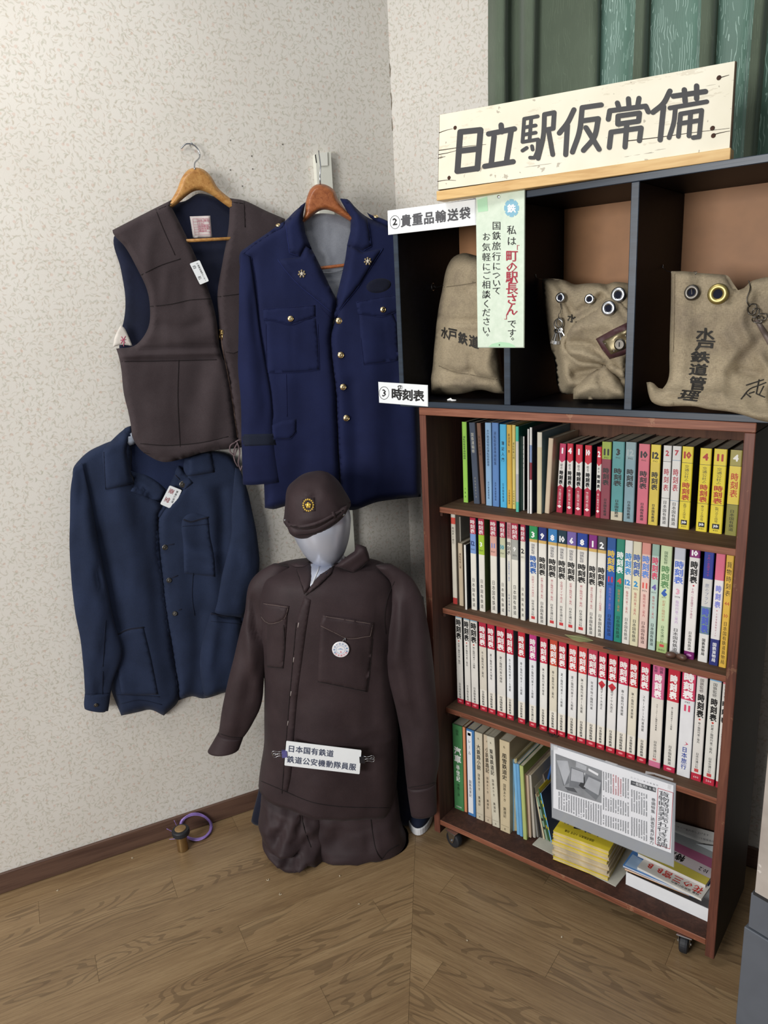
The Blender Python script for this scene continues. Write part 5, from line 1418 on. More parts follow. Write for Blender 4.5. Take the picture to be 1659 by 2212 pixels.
# ---------------------------------------------------------------- navy work jacket
WJ = WALL_L
wj = thing('work_jacket', 'faded navy work jacket hanging on the wall below the brown vest', 'jacket', tuple(WJ.at(350, 1250, .02)))
h2 = thing('coat_hanger', 'grey plastic coat hanger barely showing inside the navy jacket collar', 'hanger', tuple(WJ.at(283, 945, .03)))
panel('hanger_body', [(270, 948), (282, 936), (292, 930), (300, 942), (292, 958), (275, 964)], WJ, .022, .008, flat('#8d95a3', 0.35, 0, 'grey_plastic'), h2, edge=5, g=5)
panel('inside_back', [(272, 930), (300, 930), (360, 960), (420, 985), (458, 982), (440, 1040), (400, 1070), (360, 1110), (330, 1080), (285, 1020)], WJ, .004, .003, M['navy_in'], wj, edge=6, g=9, nz=(.002, 40, 90, 2), key='wj_in')
f_w = [([(262, 1090), (290, 1180), (310, 1300), (330, 1400), (360, 1530)], .010, 34), ([(300, 1060), (330, 1180), (345, 1300), (372, 1450)], -.008, 26), ([(215, 1160), (250, 1300), (290, 1480)], -.006, 20), ([(240, 1010), (262, 1090), (270, 1180)], .005, 24),
       ([(400, 1140), (420, 1190), (462, 1205), (470, 1230)], .008, 12), ([(398, 1130), (415, 1175), (455, 1188)], -.006, 9), ([(440, 1060), (455, 1100), (462, 1180), (468, 1300)], .008, 18), ([(478, 1060), (482, 1120), (476, 1230)], -.008, 12),
       ([(430, 1330), (432, 1400), (425, 1500)], -.007, 16), ([(455, 1340), (452, 1420), (440, 1500)], .006, 20), ([(395, 1300), (400, 1400), (402, 1500)], .005, 22), ([(262, 1380), (280, 1420), (285, 1530)], .005, 18)]
panel('front_panel', [(158, 1013), (170, 995), (192, 975), (222, 960), (253, 946), (270, 925), (276, 922), (284, 960), (290, 1044), (318, 1068), (345, 1085), (352, 1100), (345, 1112), (344, 1150), (344, 1188), (355, 1250), (362, 1310), (374, 1403), (386, 1512), (354, 1546), (324, 1533), (299, 1538), (262, 1546), (239, 1486), (228, 1420), (205, 1300), (180, 1120)],
      WJ, .010, .022, M['navy_cloth'], wj, edge=16, ridges=f_w, nz=(.003, 40, 130, 11), g=7, key='wj')
panel('front_panel', [(400, 985), (456, 975), (500, 985), (519, 1015), (522, 1080), (520, 1200), (520, 1320), (523, 1420), (505, 1490), (487, 1495), (437, 1509), (416, 1504), (386, 1513), (372, 1403), (356, 1310), (345, 1188), (342, 1120), (352, 1100), (372, 1078), (396, 1040)],
      WJ, .012, .024, M['navy_cloth'], wj, edge=14, ridges=f_w, nz=(.003, 40, 130, 12), g=7, key='wj')
loft('sleeve', [(160, 1010), (152, 1060), (151, 1110), (150, 1188), (161, 1310), (176, 1403), (184, 1495), (183, 1529)], [(178, 1000), (194, 1070), (213, 1180), (232, 1270), (245, 1340), (264, 1409), (243, 1478), (234, 1535)], WJ, .040, .34, M['navy_cloth'], wj, rows=44, seg=26, nz=(.005, 26, 80, 5), key='wj_sl', maxdep=.024,
     ridges=[([(180, 1100), (200, 1200), (215, 1330)], .005, 14), ([(206, 1230), (214, 1260)], -.010, 6), ([(225, 1390), (205, 1450), (212, 1500)], -.006, 9), ([(180, 1300), (205, 1400), (200, 1500)], .004, 12)])
loft('cuff', [(183, 1499), (182, 1529), (183, 1531)], [(237, 1496), (233, 1530), (228, 1537)], WJ, .041, .42, M['navy_cloth'], wj, rows=8, seg=24, maxdep=.026, key='wj_sl')
loft('sleeve', [(508, 1010), (503, 1060), (500, 1113), (500, 1150), (478, 1249), (464, 1323)], [(519, 1014), (536, 1064), (548, 1120), (555, 1157), (560, 1228), (527, 1330)], WJ, .040, .40, M['navy_cloth'], wj, rows=36, seg=26, nz=(.004, 26, 80, 6), key='wj_sr', maxdep=.024,
     ridges=[([(520, 1060), (532, 1160), (510, 1300)], .005, 12), ([(505, 1170), (515, 1230)], -.004, 8)])
# lower pocket holding the right cuff
drape('pocket', [(454, 1324), (490, 1330), (528, 1331), (532, 1380), (526, 1490), (486, 1495), (440, 1508), (432, 1420)], ['wj'], .026, M['navy_cloth'], wj, NL, g=7, edge=20, key='wj_p', ridges=[([(470, 1360), (462, 1430), (440, 1490)], -.005, 12), ([(500, 1340), (492, 1420)], .004, 12)])
drape('pocket', [(394.5, 1122), (404, 1112), (418, 1108), (436, 1112), (449.8, 1117), (454, 1160), (462, 1200), (465, 1246), (430, 1242), (398, 1239), (396, 1180)], ['wj'], .004, M['navy_cloth'], wj, NL, g=7, edge=4, key='wj_p')
drape('pocket', [(252, 1372), (275, 1357), (310, 1354), (326, 1420), (342, 1500), (300, 1502), (262, 1500)], ['wj'], .004, M['navy_cloth'], wj, NL, g=7, edge=4, key='wj_p')
seams('pocket_opening', [[(396, 1122), (410, 1127), (430, 1122), (450, 1117)], [(252, 1371), (275, 1360), (310, 1355)], [(455, 1325), (490, 1331), (527, 1332)]], ['wj_p', 'wj'], M['trim_black'], wj, NL, r=.0022, off=.001)
collar_m = M['navy_cloth']
drape('collar', [(270, 926), (276, 922), (283, 920), (286, 940), (273, 968), (281, 1015), (290, 1044), (258, 1052), (228, 1058), (224, 1010), (222, 975), (245, 948)], ['wj'], .008, collar_m, wj, NL, g=6, edge=8, key='wj_c')
drape('lapel', [(281, 1016), (292, 1020), (314, 1026), (345, 1045), (358, 1058), (352, 1075), (345, 1084.5), (318, 1074), (282, 1061), (290, 1044)], ['wj', 'wj_in'], .006, collar_m, wj, NL, g=6, edge=6, key='wj_c', ridges=[([(295, 1040), (320, 1052), (345, 1062)], .003, 6), ([(300, 1030), (330, 1045)], -.003, 5)])
drape('collar', [(397, 1016), (400, 985), (456, 976), (460, 998), (464, 1019), (430, 1026), (405, 1029)], ['wj'], .008, collar_m, wj, NL, g=6, edge=8, key='wj_c')
drape('lapel', [(384, 1006), (397, 1018), (405, 1029), (417, 1043), (400, 1056), (385, 1066), (362, 1092), (344, 1120), (341, 1115), (352, 1092), (366, 1050)], ['wj'], .008, collar_m, wj, NL, g=6, edge=6, key='wj_c')
for i, (x, y, r) in enumerate(((356, 1182, .0078), (365, 1253, .0072), (377.5, 1325, .007))):
    h = cast(x, y, ['wj']); button(h[0] + NL * .001, NL + np.array([.2, -.2 * i, .15 * i]), r, M['dark_metal'], wj)
h = cast(394.5, 1046, ['wj_c', 'wj']); button(h[0] + NL * .001, NL, .0095, M['dark_metal'], wj)
h = cast(207, 1522.5, ['wj_sl']); button(h[0] + NL * .001, NL, .0055, M['dark_metal'], wj)
seams('buttonhole', [[(362, 1177), (376, 1175)], [(371, 1248), (384, 1243)], [(384, 1318), (392, 1316)], [(379, 1026), (388, 1036)]], ['wj_c', 'wj'], M['trim_black'], wj, NL, r=.0013)
seams('seam', [[(343, 1120), (344, 1188), (356, 1310), (372, 1403), (386, 1511)], [(250, 1500), (300, 1502), (345, 1505)], [(417, 1238), (415, 1290), (420, 1330)], [(232, 968), (300, 962)][:2] if False else [(224, 976), (228, 1057), (289, 1045)], [(262, 1520), (300, 1512), (350, 1522)], [(400, 1028), (463, 1020)], [(394, 1137), (452, 1132)], [(456, 1342), (524, 1348)]], ['wj_c', 'wj_p', 'wj'], M['navy_dark'], wj, NL, r=.0008)
seams('seam', [[(184, 1499), (236, 1497)], [(222, 1450), (221, 1500)], [(228, 1340), (222, 1440)]], ['wj_sl'], M['navy_dark'], wj, NL, r=.0009)
nt2 = thing('name_tag', 'white square name tag clipped at the neck of the navy work jacket', 'name tag', tuple(cast(370, 1075, ['wj_c', 'wj'])[0]))
h0 = cast(372, 1070, ['wj_c', 'wj'])[0] + NL * .010
Q4 = [(366.8, 1048.5), (393, 1059), (373, 1100.8), (346, 1089)]
cd, kk = flat_card('card', Q4, h0, NL, .0015, M['white_plastic'], nt2, .1)
# side-on lettering running down the long edge
tg = [(glyph_list('鉄道公安隊', .10, .66, .13, .17, .0), M['ink']), (glyph_list('亜', .10, .16, .28, .42, .012) + glyph_list('堂', .55, .16, .28, .42, .012), M['red_ink'])]
tag(drape_glyphs(tg, [(393, 1059), (373, 1100.8), (346, 1089), (366.8, 1048.5)], [kk], nt2, NL, .0004), kind='stuff')

# ---------------------------------------------------------------- white pole channel on the left wall
pole = thing('wall_pole', 'cream vertical metal shelving upright fixed on the wall behind blue jacket', 'pole', tuple(WALL_L.at(765, 1300, 0)))
def strip(name, pts_top, pts_bot, w0, w1, mat, parent):
    a, b = WALL_L.at(*pts_top[0], w0), WALL_L.at(*pts_top[1], w0)
    c, d = WALL_L.at(*pts_bot[0], w0), WALL_L.at(*pts_bot[1], w0)
    V = [c, d, b, a] + [p + NL * (w1 - w0) for p in (c, d, b, a)]
    return mesh(name, V, [(3, 2, 1, 0), (4, 5, 6, 7), (0, 1, 5, 4), (1, 2, 6, 5), (2, 3, 7, 6), (3, 0, 4, 7)], mat, parent)
strip('upright', ((675, 336), (708, 331)), ((752, 1420), (775, 1420)), 0.0005, .022, flat('#dcdcd0', 0.4, 0, 'cream_enamel', 0.02), pole)
strip('cap', ((690, 331), (706, 329)), ((691, 359), (707, 358)), 0.022, .026, flat('#e4e4da', 0.4, 0, 'cream_enamel_cap', 0.02), pole)
strip('slot', ((680, 334), (682, 333.6)), ((682.5, 352), (684.5, 352)), 0.022, .0224, M['ink'], pole)

# ---------------------------------------------------------------- royal navy uniform jacket
FB = Frame(WALL_L.at(692, 450, .125), math.radians(50))
NB = FB.n
bh = thing('coat_hanger', 'reddish brown wooden coat hanger carrying the blue uniform jacket', 'hanger', tuple(FB.at(700, 420)))
hk = [(692, 400), (691, 380), (692, 355), (690, 335), (688, 326), (689, 345)]
MB().tube([FB.at(x, y, -.008 - (0.0 if i < 3 else .02 * (i - 2))) for i, (x, y) in enumerate(resample(hk, 8, False))] if False else [FB.at(692, 402, .0), FB.at(691, 380, .0), FB.at(692.5, 360, -.006), FB.at(690, 338, -.02), FB.at(688.5, 326, -.045), FB.at(689, 334, -.07)], .0019, 8).build('hook', M['metal'], bh, smooth=True)
hanger_body([(680, 400), (693, 397), (706, 400), (722, 411), (730, 430), (745, 450), (760, 463), (790, 485), (820, 505), (812, 514), (760, 480), (699.5, 453), (656, 481), (615, 510), (575, 530), (570, 524), (605, 502), (652, 474), (662, 430), (671, 408)], FB, -.008, .026, M['hanger_wood2'], bh, edge=8)
MB().tube([FB.at(640, 592, .002), FB.at(694, 579, .002), FB.at(742, 573, .002), FB.at(790, 566, .002)], .0042, 10).build('trouser_bar', M['hanger_wood2'], bh, smooth=True)
MB().tube([FB.at(x, y, .004) for x, y in resample([(660, 580), (699, 588.5), (720, 588.5), (739, 584), (770, 572)], 6, False)], .0013, 6).build('clip_wire', M['metal'], bh, smooth=True)
bj = thing('uniform_jacket', 'royal navy double-lapel uniform jacket with gold buttons hanging on upright', 'jacket', tuple(FB.at(720, 800)))
panel('lining', [(652, 470), (680, 462), (703, 461), (735, 466), (762, 476), (764, 520), (752, 580), (745, 640), (728, 670), (700, 620), (672, 560), (656, 500)], FB, -.020, .004, M['grey_satin'], bj, edge=6, g=7, nz=(.002, 30, 60, 2),
      ridges=[([(705, 462), (708, 520), (706, 590)], .0015, 2.5), ([(700, 540), (712, 560), (708, 580)], .003, 5)], key='bj_in')
fb = [([(543, 560), (554, 680), (571, 788), (584, 897)], -.010, 7), ([(575, 800), (585, 900), (590, 1090)], .006, 18), ([(700, 830), (705, 950), (700, 1090)], .005, 26), ([(655, 980), (648, 1090)], -.005, 18), ([(762, 830), (770, 950), (765, 1095)], -.006, 12),
      ([(800, 720), (806, 900), (815, 1080)], .007, 24), ([(620, 830), (616, 960), (612, 1090)], .005, 20), ([(850, 820), (856, 960), (870, 1070)], -.005, 20)]
panel('front_panel', [(519, 545), (530, 536), (570, 508), (615, 478), (638, 455), (660, 438), (655, 470), (664, 520), (690, 571), (712, 620), (727, 648), (722, 690), (716, 730), (718, 770), (727, 830), (730, 900), (733, 980), (740, 1100), (700, 1098), (640, 1090), (618, 1093), (590, 1100), (572, 1097), (570, 1040), (560, 900), (548, 760), (535, 640)],
      FB, .000, .030, M['blue_cloth'], bj, edge=16, ridges=fb, nz=(.0025, 45, 140, 21), g=7, key='bj')
panel('front_panel', [(735, 430), (750, 430), (771, 452), (795, 470), (840, 488), (880, 520), (892, 600), (898, 760), (905, 900), (909, 1066), (909, 1073), (860, 1078), (813, 1085), (762, 1102), (738, 1100), (730, 980), (724, 860), (716, 770), (714, 720), (724, 690), (728, 648), (740, 596), (752, 530), (758, 480)],
      FB, .004, .032, M['blue_cloth'], bj, edge=16, ridges=fb, nz=(.0025, 45, 140, 22), g=7, key='bj')
loft('sleeve', [(522, 545), (517, 590), (516, 640), (515, 734), (514, 790), (520, 860), (522, 950), (525, 1046)], [(540, 556), (552, 640), (562, 720), (574, 790), (586, 860), (592, 938), (598, 990), (605, 1040)], FB, .030, .42, M['blue_cloth'], bj, rows=44, seg=26, nz=(.004, 26, 90, 8), key='bj_s', maxdep=.030,
     ridges=[([(545, 640), (560, 760), (575, 880)], -.004, 10), ([(530, 640), (535, 780), (548, 900)], .004, 14)])
# black braid round the cuff
bl = drape('cuff_braid', [(523, 938), (592, 937), (596, 961), (524, 964)], ['bj_s'], .0025, M['braid'], bj, NB, g=5, edge=2, ridges=[([(524, 946), (592, 945)], -.0012, 1.6), ([(524, 955), (594, 953)], -.0012, 1.6)], smooth=False)
# collar and lapels
drape('lapel', [(648, 555), (640, 556.5), (599, 560.5), (608.5, 574), (641, 612), (679, 644.5), (700, 662), (719.8, 678.5), (724, 660), (726.5, 646), (712, 618), (690, 571), (673.6, 538.7), (660, 531)], ['bj'], .010, M['blue_cloth'], bj, NB, g=6, edge=7, key='bj_l', smooth=False)
drape('lapel', [(782, 545.5), (828, 536), (812, 560.4), (774, 620), (738.7, 663.5), (721, 690.7), (719, 690), (726.5, 644.5), (738.7, 593), (746, 560), (750, 531), (770, 538)], ['bj'], .012, M['blue_cloth'], bj, NB, g=6, edge=7, key='bj_l', smooth=False)
drape('collar', [(660, 437), (650, 444), (616.7, 481.8), (620, 515), (624.8, 546.9), (648, 554), (660, 531), (673.6, 538.7), (660, 505), (654, 470), (657, 450)], ['bj'], .012, M['blue_cloth'], bj, NB, g=6, edge=7, key='bj_c', smooth=False)
drape('collar', [(735, 429), (750, 430), (771.3, 452), (794.4, 473.6), (799, 505), (802.5, 533), (785, 541.5), (770, 536), (749.6, 531), (757, 500), (759, 465), (748, 445)], ['bj'], .012, M['blue_cloth'], bj, NB, g=6, edge=7, key='bj_c', smooth=False)
seams('collar_edge', [[(617, 483), (621, 515), (625.5, 546.5), (647.5, 553.5)], [(794, 475), (799, 505), (802, 532.5), (785.5, 541)], [(600, 561), (609, 574), (641, 611.5), (679, 644), (719, 677.5)], [(827, 537), (812, 560), (774, 619.5), (739, 663), (722, 689)]], ['bj_c', 'bj_l', 'bj'], M['blue_edge'], bj, NB, r=.0010, off=.0005)
# pockets
drape('pocket', [(573, 690), (682, 688), (688, 745), (690, 799), (640, 804), (577, 806), (575, 745)], ['bj'], .0028, M['blue_cloth'], bj, NB, g=7, edge=3, key='bj_p', ridges=[([(628, 703), (631, 798)], -.002, 2)], smooth=False)
drape('pocket_flap', [(567, 667), (681, 659), (681.5, 683), (655, 694), (628, 703), (598, 696), (569, 691)], ['bj'], .0055, M['blue_cloth'], bj, NB, g=5, edge=3, key='bj_f', smooth=False)
drape('pocket', [(776, 680), (848, 676), (858, 700), (862, 778), (824, 784), (786, 788), (779, 730)], ['bj'], .0028, M['blue_cloth'], bj, NB, g=7, edge=3, key='bj_p', ridges=[([(827, 690), (838, 778)], -.002, 2)], smooth=False)
drape('pocket_flap', [(769, 652), (812, 643), (862, 636), (862, 672), (828, 685), (800, 682), (773, 677)], ['bj'], .0055, M['blue_cloth'], bj, NB, g=5, edge=3, key='bj_f', smooth=False)
drape('pocket_flap', [(586, 918), (612, 908), (640, 905), (640, 934), (628, 948), (588, 950)], ['bj'], .0055, M['blue_cloth'], bj, NB, g=5, edge=4, key='bj_f', smooth=False)
seams('seam', [[(568, 668), (680, 660)], [(569, 690), (598, 695), (628, 702), (655, 693), (681, 683)], [(574, 700), (577, 806), (640, 804), (690, 799), (686, 700)], [(770, 653), (812, 644), (860, 637)], [(773, 677), (800, 682), (828, 684), (858, 673)], [(779, 730), (786, 788), (824, 784), (858, 778)], [(716, 735), (718, 770), (727, 830), (731, 900), (735, 985), (742, 1098)],
   [(618, 808), (620, 900)], [(543, 556), (552, 600), (558, 660)], [(588, 948), (628, 947), (640, 934)], [(690, 662), (716, 690)][:2]], ['bj_f', 'bj_p', 'bj'], M['blue_seam'], bj, NB, r=.0010)
# oval dark mark where a badge was removed
drape('badge_patch', [(818 + 27 * math.cos(a), 617 + 15.5 * math.sin(a) - 0.12 * 27 * math.cos(a)) for a in np.linspace(0, 2 * math.pi, 20, endpoint=False)], ['bj_l', 'bj'], .0018, M['trim_black'], bj, NB, g=5, edge=2)
# epaulettes
for ln in ([(532, 540), (560, 521), (600, 497), (618, 484)],):
    pass
drape('epaulette', [(527, 547), (533, 536), (570, 509), (609, 481), (615, 478), (614, 486), (580, 508), (548, 530)], ['bj', 'bj_c'], .007, M['blue_cloth'], bj, NB, g=5, edge=4, key='bj_e')
drape('epaulette', [(793, 459), (797, 462), (830, 474), (862, 492), (860, 500), (830, 486), (800, 470)], ['bj', 'bj_c'], .007, M['blue_cloth'], bj, NB, g=5, edge=4, key='bj_e')
GOLD = flat('#ecd3a2', 0.25, 1.0, 'gilt_button', 0.05)
def gilt(x, y, r, keys, n=NB, nm='gold_button'):
    h = cast(x, y, keys)
    return MB().lathe([(r * .5, 0), (r * .98, r * .15), (r, r * .3), (r * .86, r * .42), (r * .8, r * .36), (r * .55, r * .5), (r * .25, r * .55), (r * .1, r * .5)], h[0] + n * .0005, n, 20).build(nm, GOLD, bj, smooth=False)
for x, y, r in ((732, 693, .0088), (736, 767, .0088), (741, 836, .0088), (748, 903, .0088), (627.5, 688.5, .0078), (827, 669, .0078)):
    gilt(x, y, r, ['bj_f', 'bj_l', 'bj'])
gilt(598, 485, .0062, ['bj_e', 'bj'], (NB + Zv) / 1.41); gilt(812, 463, .0062, ['bj_e', 'bj'], (NB + Zv) / 1.41)
SILV = flat('#f2ead8', 0.35, 0.4, 'pale_gilt', 0.08)
for x, y in ((652, 591.5), (794.5, 564.5)):
    h = cast(x, y, ['bj_l', 'bj']); c = h[0] + NB * .001
    up = Zv; rt = FB.u
    pb = thing('lapel_pin', 'small gilt star-shaped pin on the ' + ('left-hand' if x < 700 else 'right-hand') + ' lapel of blue jacket', 'pin', tuple(c))
    V = [c + NB * .004]; 
    for i in range(10):
        a = math.pi / 2 + i * math.pi / 5; r = .0075 if i % 2 == 0 else .0034
        V.append(c + NB * .0012 + rt * r * math.cos(a) + up * r * math.sin(a))
    mesh('star', V, [(0, i + 1, (i + 1) % 10 + 1) for i in range(10)], SILV, pb)
    m3 = MB()
    for i in range(7):
        a = math.radians(-60 + i * 50)
        m3.lathe([(.0022, 0), (.0026, .0008), (.0014, .0016)], c + rt * .0082 * math.cos(a) + up * .0082 * math.sin(a), NB, 8)
    m3.build('wreath', GOLD, pb)

# ---------------------------------------------------------------- mannequin in a brown uniform
PC = PZ(740, 1878, 0.0)
FMQ = Frame(PC, math.radians(38.99)); FMQ.d -= .125
NM = FMQ.n; UM = FMQ.u
SILVER = NT('silver_vinyl'); SILVER.base(SILVER.ramp(SILVER.noise(SILVER.obj(), 5, 2), [(0.3, lin('#b4b9c8')), (0.7, lin('#c6cad6'))])); SILVER.set(0.3, 0.35, 0.6)
SILVER.bump(SILVER.noise(SILVER.mapping(SILVER.obj(), (30, 30, 160)), 1.0, 2), 0.12, 0.002)
mq = thing('mannequin', 'silver inflatable mannequin with a faceless head wearing cap and brown uniform', 'mannequin', tuple(FMQ.at(735, 1835)))
# head: egg shape, section by section, chin down to the left
loft('head', [(680, 1050), (655, 1062), (636, 1085), (628, 1110), (632, 1145), (645, 1175), (663, 1202), (683, 1217), (697, 1221.5)], [(700, 1050), (724, 1060), (746, 1085), (757, 1112), (757, 1140), (751, 1175), (739, 1202), (722, 1217), (706, 1221.5)], FMQ, .0, lambda t: 1.0 + .2 * min(1, t * 2), SILVER.m, mq, rows=40, seg=40, key='head',
     ridges=[([(745, 1170), (752, 1130)], -.002, 3), ([(735, 1185), (745, 1165)], -.0015, 3)])
loft('neck', [(676, 1195), (676, 1230), (672, 1290)], [(742, 1195), (752, 1230), (760, 1290)], FMQ, -.012, .85, SILVER.m, mq, rows=12, seg=28, key='neck')
loft('body', [(585, 1262), (566, 1330), (585, 1600), (590, 1740)], [(838, 1262), (852, 1330), (835, 1600), (838, 1740)], FMQ, -.02, .42, SILVER.m, mq, rows=24, seg=28)

uj = thing('brown_uniform_jacket', 'dark brown long-sleeved uniform jacket worn by the silver mannequin', 'jacket', tuple(FMQ.at(720, 1600)))
ft = [([(566, 1330), (575, 1420), (572, 1500), (580, 1640)], -.012, 16), ([(620, 1450), (612, 1560), (600, 1680)], .007, 22), ([(650, 1480), (640, 1600), (630, 1720)], -.006, 18), ([(690, 1500), (700, 1600), (690, 1740)], .005, 26), ([(745, 1500), (760, 1540), (790, 1556)], -.007, 7), ([(735, 1540), (760, 1552), (800, 1540)], .006, 9), ([(800, 1548), (830, 1556), (850, 1552)], -.007, 4), ([(790, 1562), (825, 1572), (850, 1566)], .006, 4), ([(770, 1556), (800, 1575)], -.005, 4), ([(760, 1580), (770, 1640), (760, 1740)], -.007, 12), ([(690, 1640), (680, 1735)], .006, 14), ([(585, 1560), (580, 1690)], .006, 14), ([(790, 1270), (805, 1330), (815, 1400)], .007, 12), ([(815, 1270), (822, 1330)], -.007, 8),
      ([(800, 1380), (806, 1450), (800, 1530)], -.006, 9), ([(820, 1370), (822, 1460), (840, 1560)], .009, 14), ([(790, 1600), (800, 1660), (790, 1745)], -.010, 20), ([(825, 1600), (832, 1680), (828, 1745)], .008, 18), ([(700, 1240), (770, 1280), (830, 1300)], .004, 18), ([(560, 1260), (590, 1290), (600, 1340)], .005, 18)]
DEP = lambda t: 0.60 if t > .15 else 0.32 + t * 1.87
loft('torso', [(650, 1212), (600, 1222), (566, 1240), (556, 1280), (558, 1340), (566, 1420), (570.6, 1463), (571, 1540), (570, 1607), (562, 1660), (559, 1690)], [(778, 1210), (820, 1216), (850, 1236), (862, 1280), (862, 1340), (858, 1420), (858, 1470), (861, 1540), (860, 1607), (858, 1680), (852, 1736)],
     FMQ, .0, DEP, M['brown_cloth2'], uj, rows=64, seg=56, ridges=ft, nz=(.005, 60, 160, 31), key='uj', maxdep=.118, sup=0.9)
loft('sleeve', [(590, 1218), (558, 1236), (539, 1259), (529, 1320), (510, 1399), (491, 1479), (478, 1543), (472, 1585), (462, 1612)], [(625, 1225), (612, 1262), (588, 1320), (580, 1390), (572, 1450), (564, 1524), (545, 1565), (524, 1594), (515, 1600)], FMQ, .030, .62, M['brown_cloth2'], uj, rows=56, seg=30, nz=(.006, 30, 70, 13), key='uj_s', maxdep=.058,
     ridges=[([(545, 1290), (556, 1340), (560, 1370)], -.010, 8), ([(548, 1350), (570, 1380), (574, 1372)], -.010, 6), ([(535, 1330), (545, 1400), (556, 1470)], .008, 10), ([(520, 1400), (510, 1480), (500, 1560)], .005, 16), ([(556, 1440), (530, 1520), (520, 1580)], -.005, 12)])
loft('cuff', [(471, 1583), (449, 1621)], [(526, 1592), (517, 1617)], FMQ, .032, .75, M['brown_cloth2'], uj, rows=12, seg=28, maxdep=.050, key='uj_s')
loft('sleeve', [(812, 1222), (845, 1262), (832, 1335), (827, 1399), (834, 1447), (858, 1543), (868, 1600), (878, 1686), (880, 1702)], [(845, 1219), (884, 1243), (909, 1281), (922, 1336), (938, 1447), (944, 1543), (949, 1639), (943, 1680), (942, 1690)], FMQ, .050, .62, M['brown_cloth2'], uj, rows=60, seg=32, nz=(.006, 34, 90, 17), key='uj_s', maxdep=.060,
     ridges=[([(850, 1300), (842, 1360), (836, 1400)], -.010, 8), ([(862, 1300), (858, 1400), (872, 1500)], .008, 12), ([(880, 1300), (890, 1400), (900, 1560)], -.005, 14), ([(845, 1440), (865, 1520), (880, 1600)], -.008, 10), ([(905, 1350), (920, 1480), (925, 1620)], .005, 16)])
loft('cuff', [(879, 1700), (883, 1730), (888, 1761)], [(942, 1688), (943, 1722), (943.5, 1753)], FMQ, .052, .62, M['brown_cloth2'], uj, rows=12, seg=28, maxdep=.048, key='uj_s')
# front: placket, pockets, collar
K = ['uj']
drape('placket', [(657, 1288), (672, 1296), (664, 1345), (652, 1430), (643, 1500), (636, 1580), (628, 1680), (621, 1712), (609, 1706), (612, 1671), (620, 1575), (628, 1479), (640, 1345)], K, .0035, M['brown_cloth2'], uj, NM, g=6, edge=4, key='uj_f')
drape('pocket', [(577, 1326), (622, 1324), (617, 1390), (612, 1444), (577, 1441)], K, .004, M['brown_cloth2'], uj, NM, g=6, edge=4, key='uj_f', smooth=False)
drape('pocket_flap', [(566, 1300), (595, 1303), (625.5, 1309), (622, 1325), (615, 1339), (598, 1346), (580, 1350), (570, 1340), (561, 1331)], K, .008, M['brown_cloth2'], uj, NM, g=5, edge=4, key='uj_f', smooth=False)
drape('pocket', [(692, 1345), (750, 1350), (806, 1368), (799, 1440), (792.6, 1495), (740, 1484), (686, 1473), (689, 1400)], K, .005, M['brown_cloth2'], uj, NM, g=6, edge=4, key='uj_f', smooth=False)
drape('pocket_flap', [(697, 1327.5), (750, 1334), (809, 1345), (806, 1362), (802, 1377), (776, 1380), (751, 1382), (720, 1368), (690, 1353), (693, 1340)], K, .009, M['brown_cloth2'], uj, NM, g=5, edge=4, key='uj_f', smooth=False)
seams('stitching', [[(569, 1304), (624, 1312)], [(564, 1332), (572, 1342), (581, 1347), (614, 1336), (622, 1314)], [(699, 1331), (805, 1348)], [(693, 1352), (722, 1366), (751, 1379), (800, 1374), (805, 1350)]], ['uj_f', 'uj'], M['brown_lite'], uj, NM, r=.0006)
seams('seam', [[(805, 1380), (800, 1440), (793, 1494), (740, 1483), (687, 1472)], [(613, 1350), (615, 1400), (611, 1443), (578, 1440)], [(640, 1345), (628, 1479), (620, 1575), (612, 1671), (609, 1714)], [(560, 1685), (602, 1703), (676, 1733), (735, 1742), (840, 1745)]], ['uj_f', 'uj'], M['brown_dark'], uj, NM, r=.0010)
seams('seam', [[(852, 1256), (838, 1290), (831, 1335), (833, 1370)], [(881, 1701), (910, 1697), (941, 1690)], [(473, 1584), (500, 1592), (523, 1593)]], ['uj_s', 'uj'], M['brown_dark'], uj, NM, r=.0010)
seams('thread_tack', [[(645.5, 1345), (643.5, 1355)]], ['uj_f', 'uj'], flat('#b9aca6', 0.7), uj, NM, r=.0010, step=5)
for y, x in ((1425, 635), (1498, 629), (1562, 622.3)):
    seams('thread_tack', [[(x, y - 5), (x - 1.2, y + 5)]], ['uj_f', 'uj'], flat('#b9aca6', 0.7), uj, NM, r=.0010, step=5)
drape('neck_front', [(672, 1214), (700, 1222), (722, 1218), (716, 1228), (690, 1246), (671, 1272), (666, 1262)], K, .004, SILVER.m, mq, NM, g=4, edge=3, key='nf')
seams('neck_seam', [[(690, 1224), (684, 1240), (674, 1262)]], ['nf'], flat('#d4d6d8', 0.5, 0, 'pale_seam'), mq, NM, r=.002)
drape('collar', [(626.5, 1220), (640, 1213), (668, 1206), (672, 1214), (664, 1222), (650.4, 1224), (638, 1224)], K, .020, M['brown_cloth2'], uj, NM, g=5, edge=6, key='uj_c')
drape('lapel', [(637.7, 1227), (650, 1224), (668, 1212), (673, 1225), (674, 1245), (671.2, 1265), (664, 1276), (656.8, 1283)], K, .014, M['brown_cloth2'], uj, NM, g=5, edge=6, key='uj_c', smooth=False)
drape('lapel', [(660, 1287.5), (664, 1272), (680, 1252), (692, 1239), (716, 1224), (722.3, 1223), (717.5, 1238), (690, 1264)], K, .014, M['brown_cloth2'], uj, NM, g=5, edge=6, key='uj_c', smooth=False)
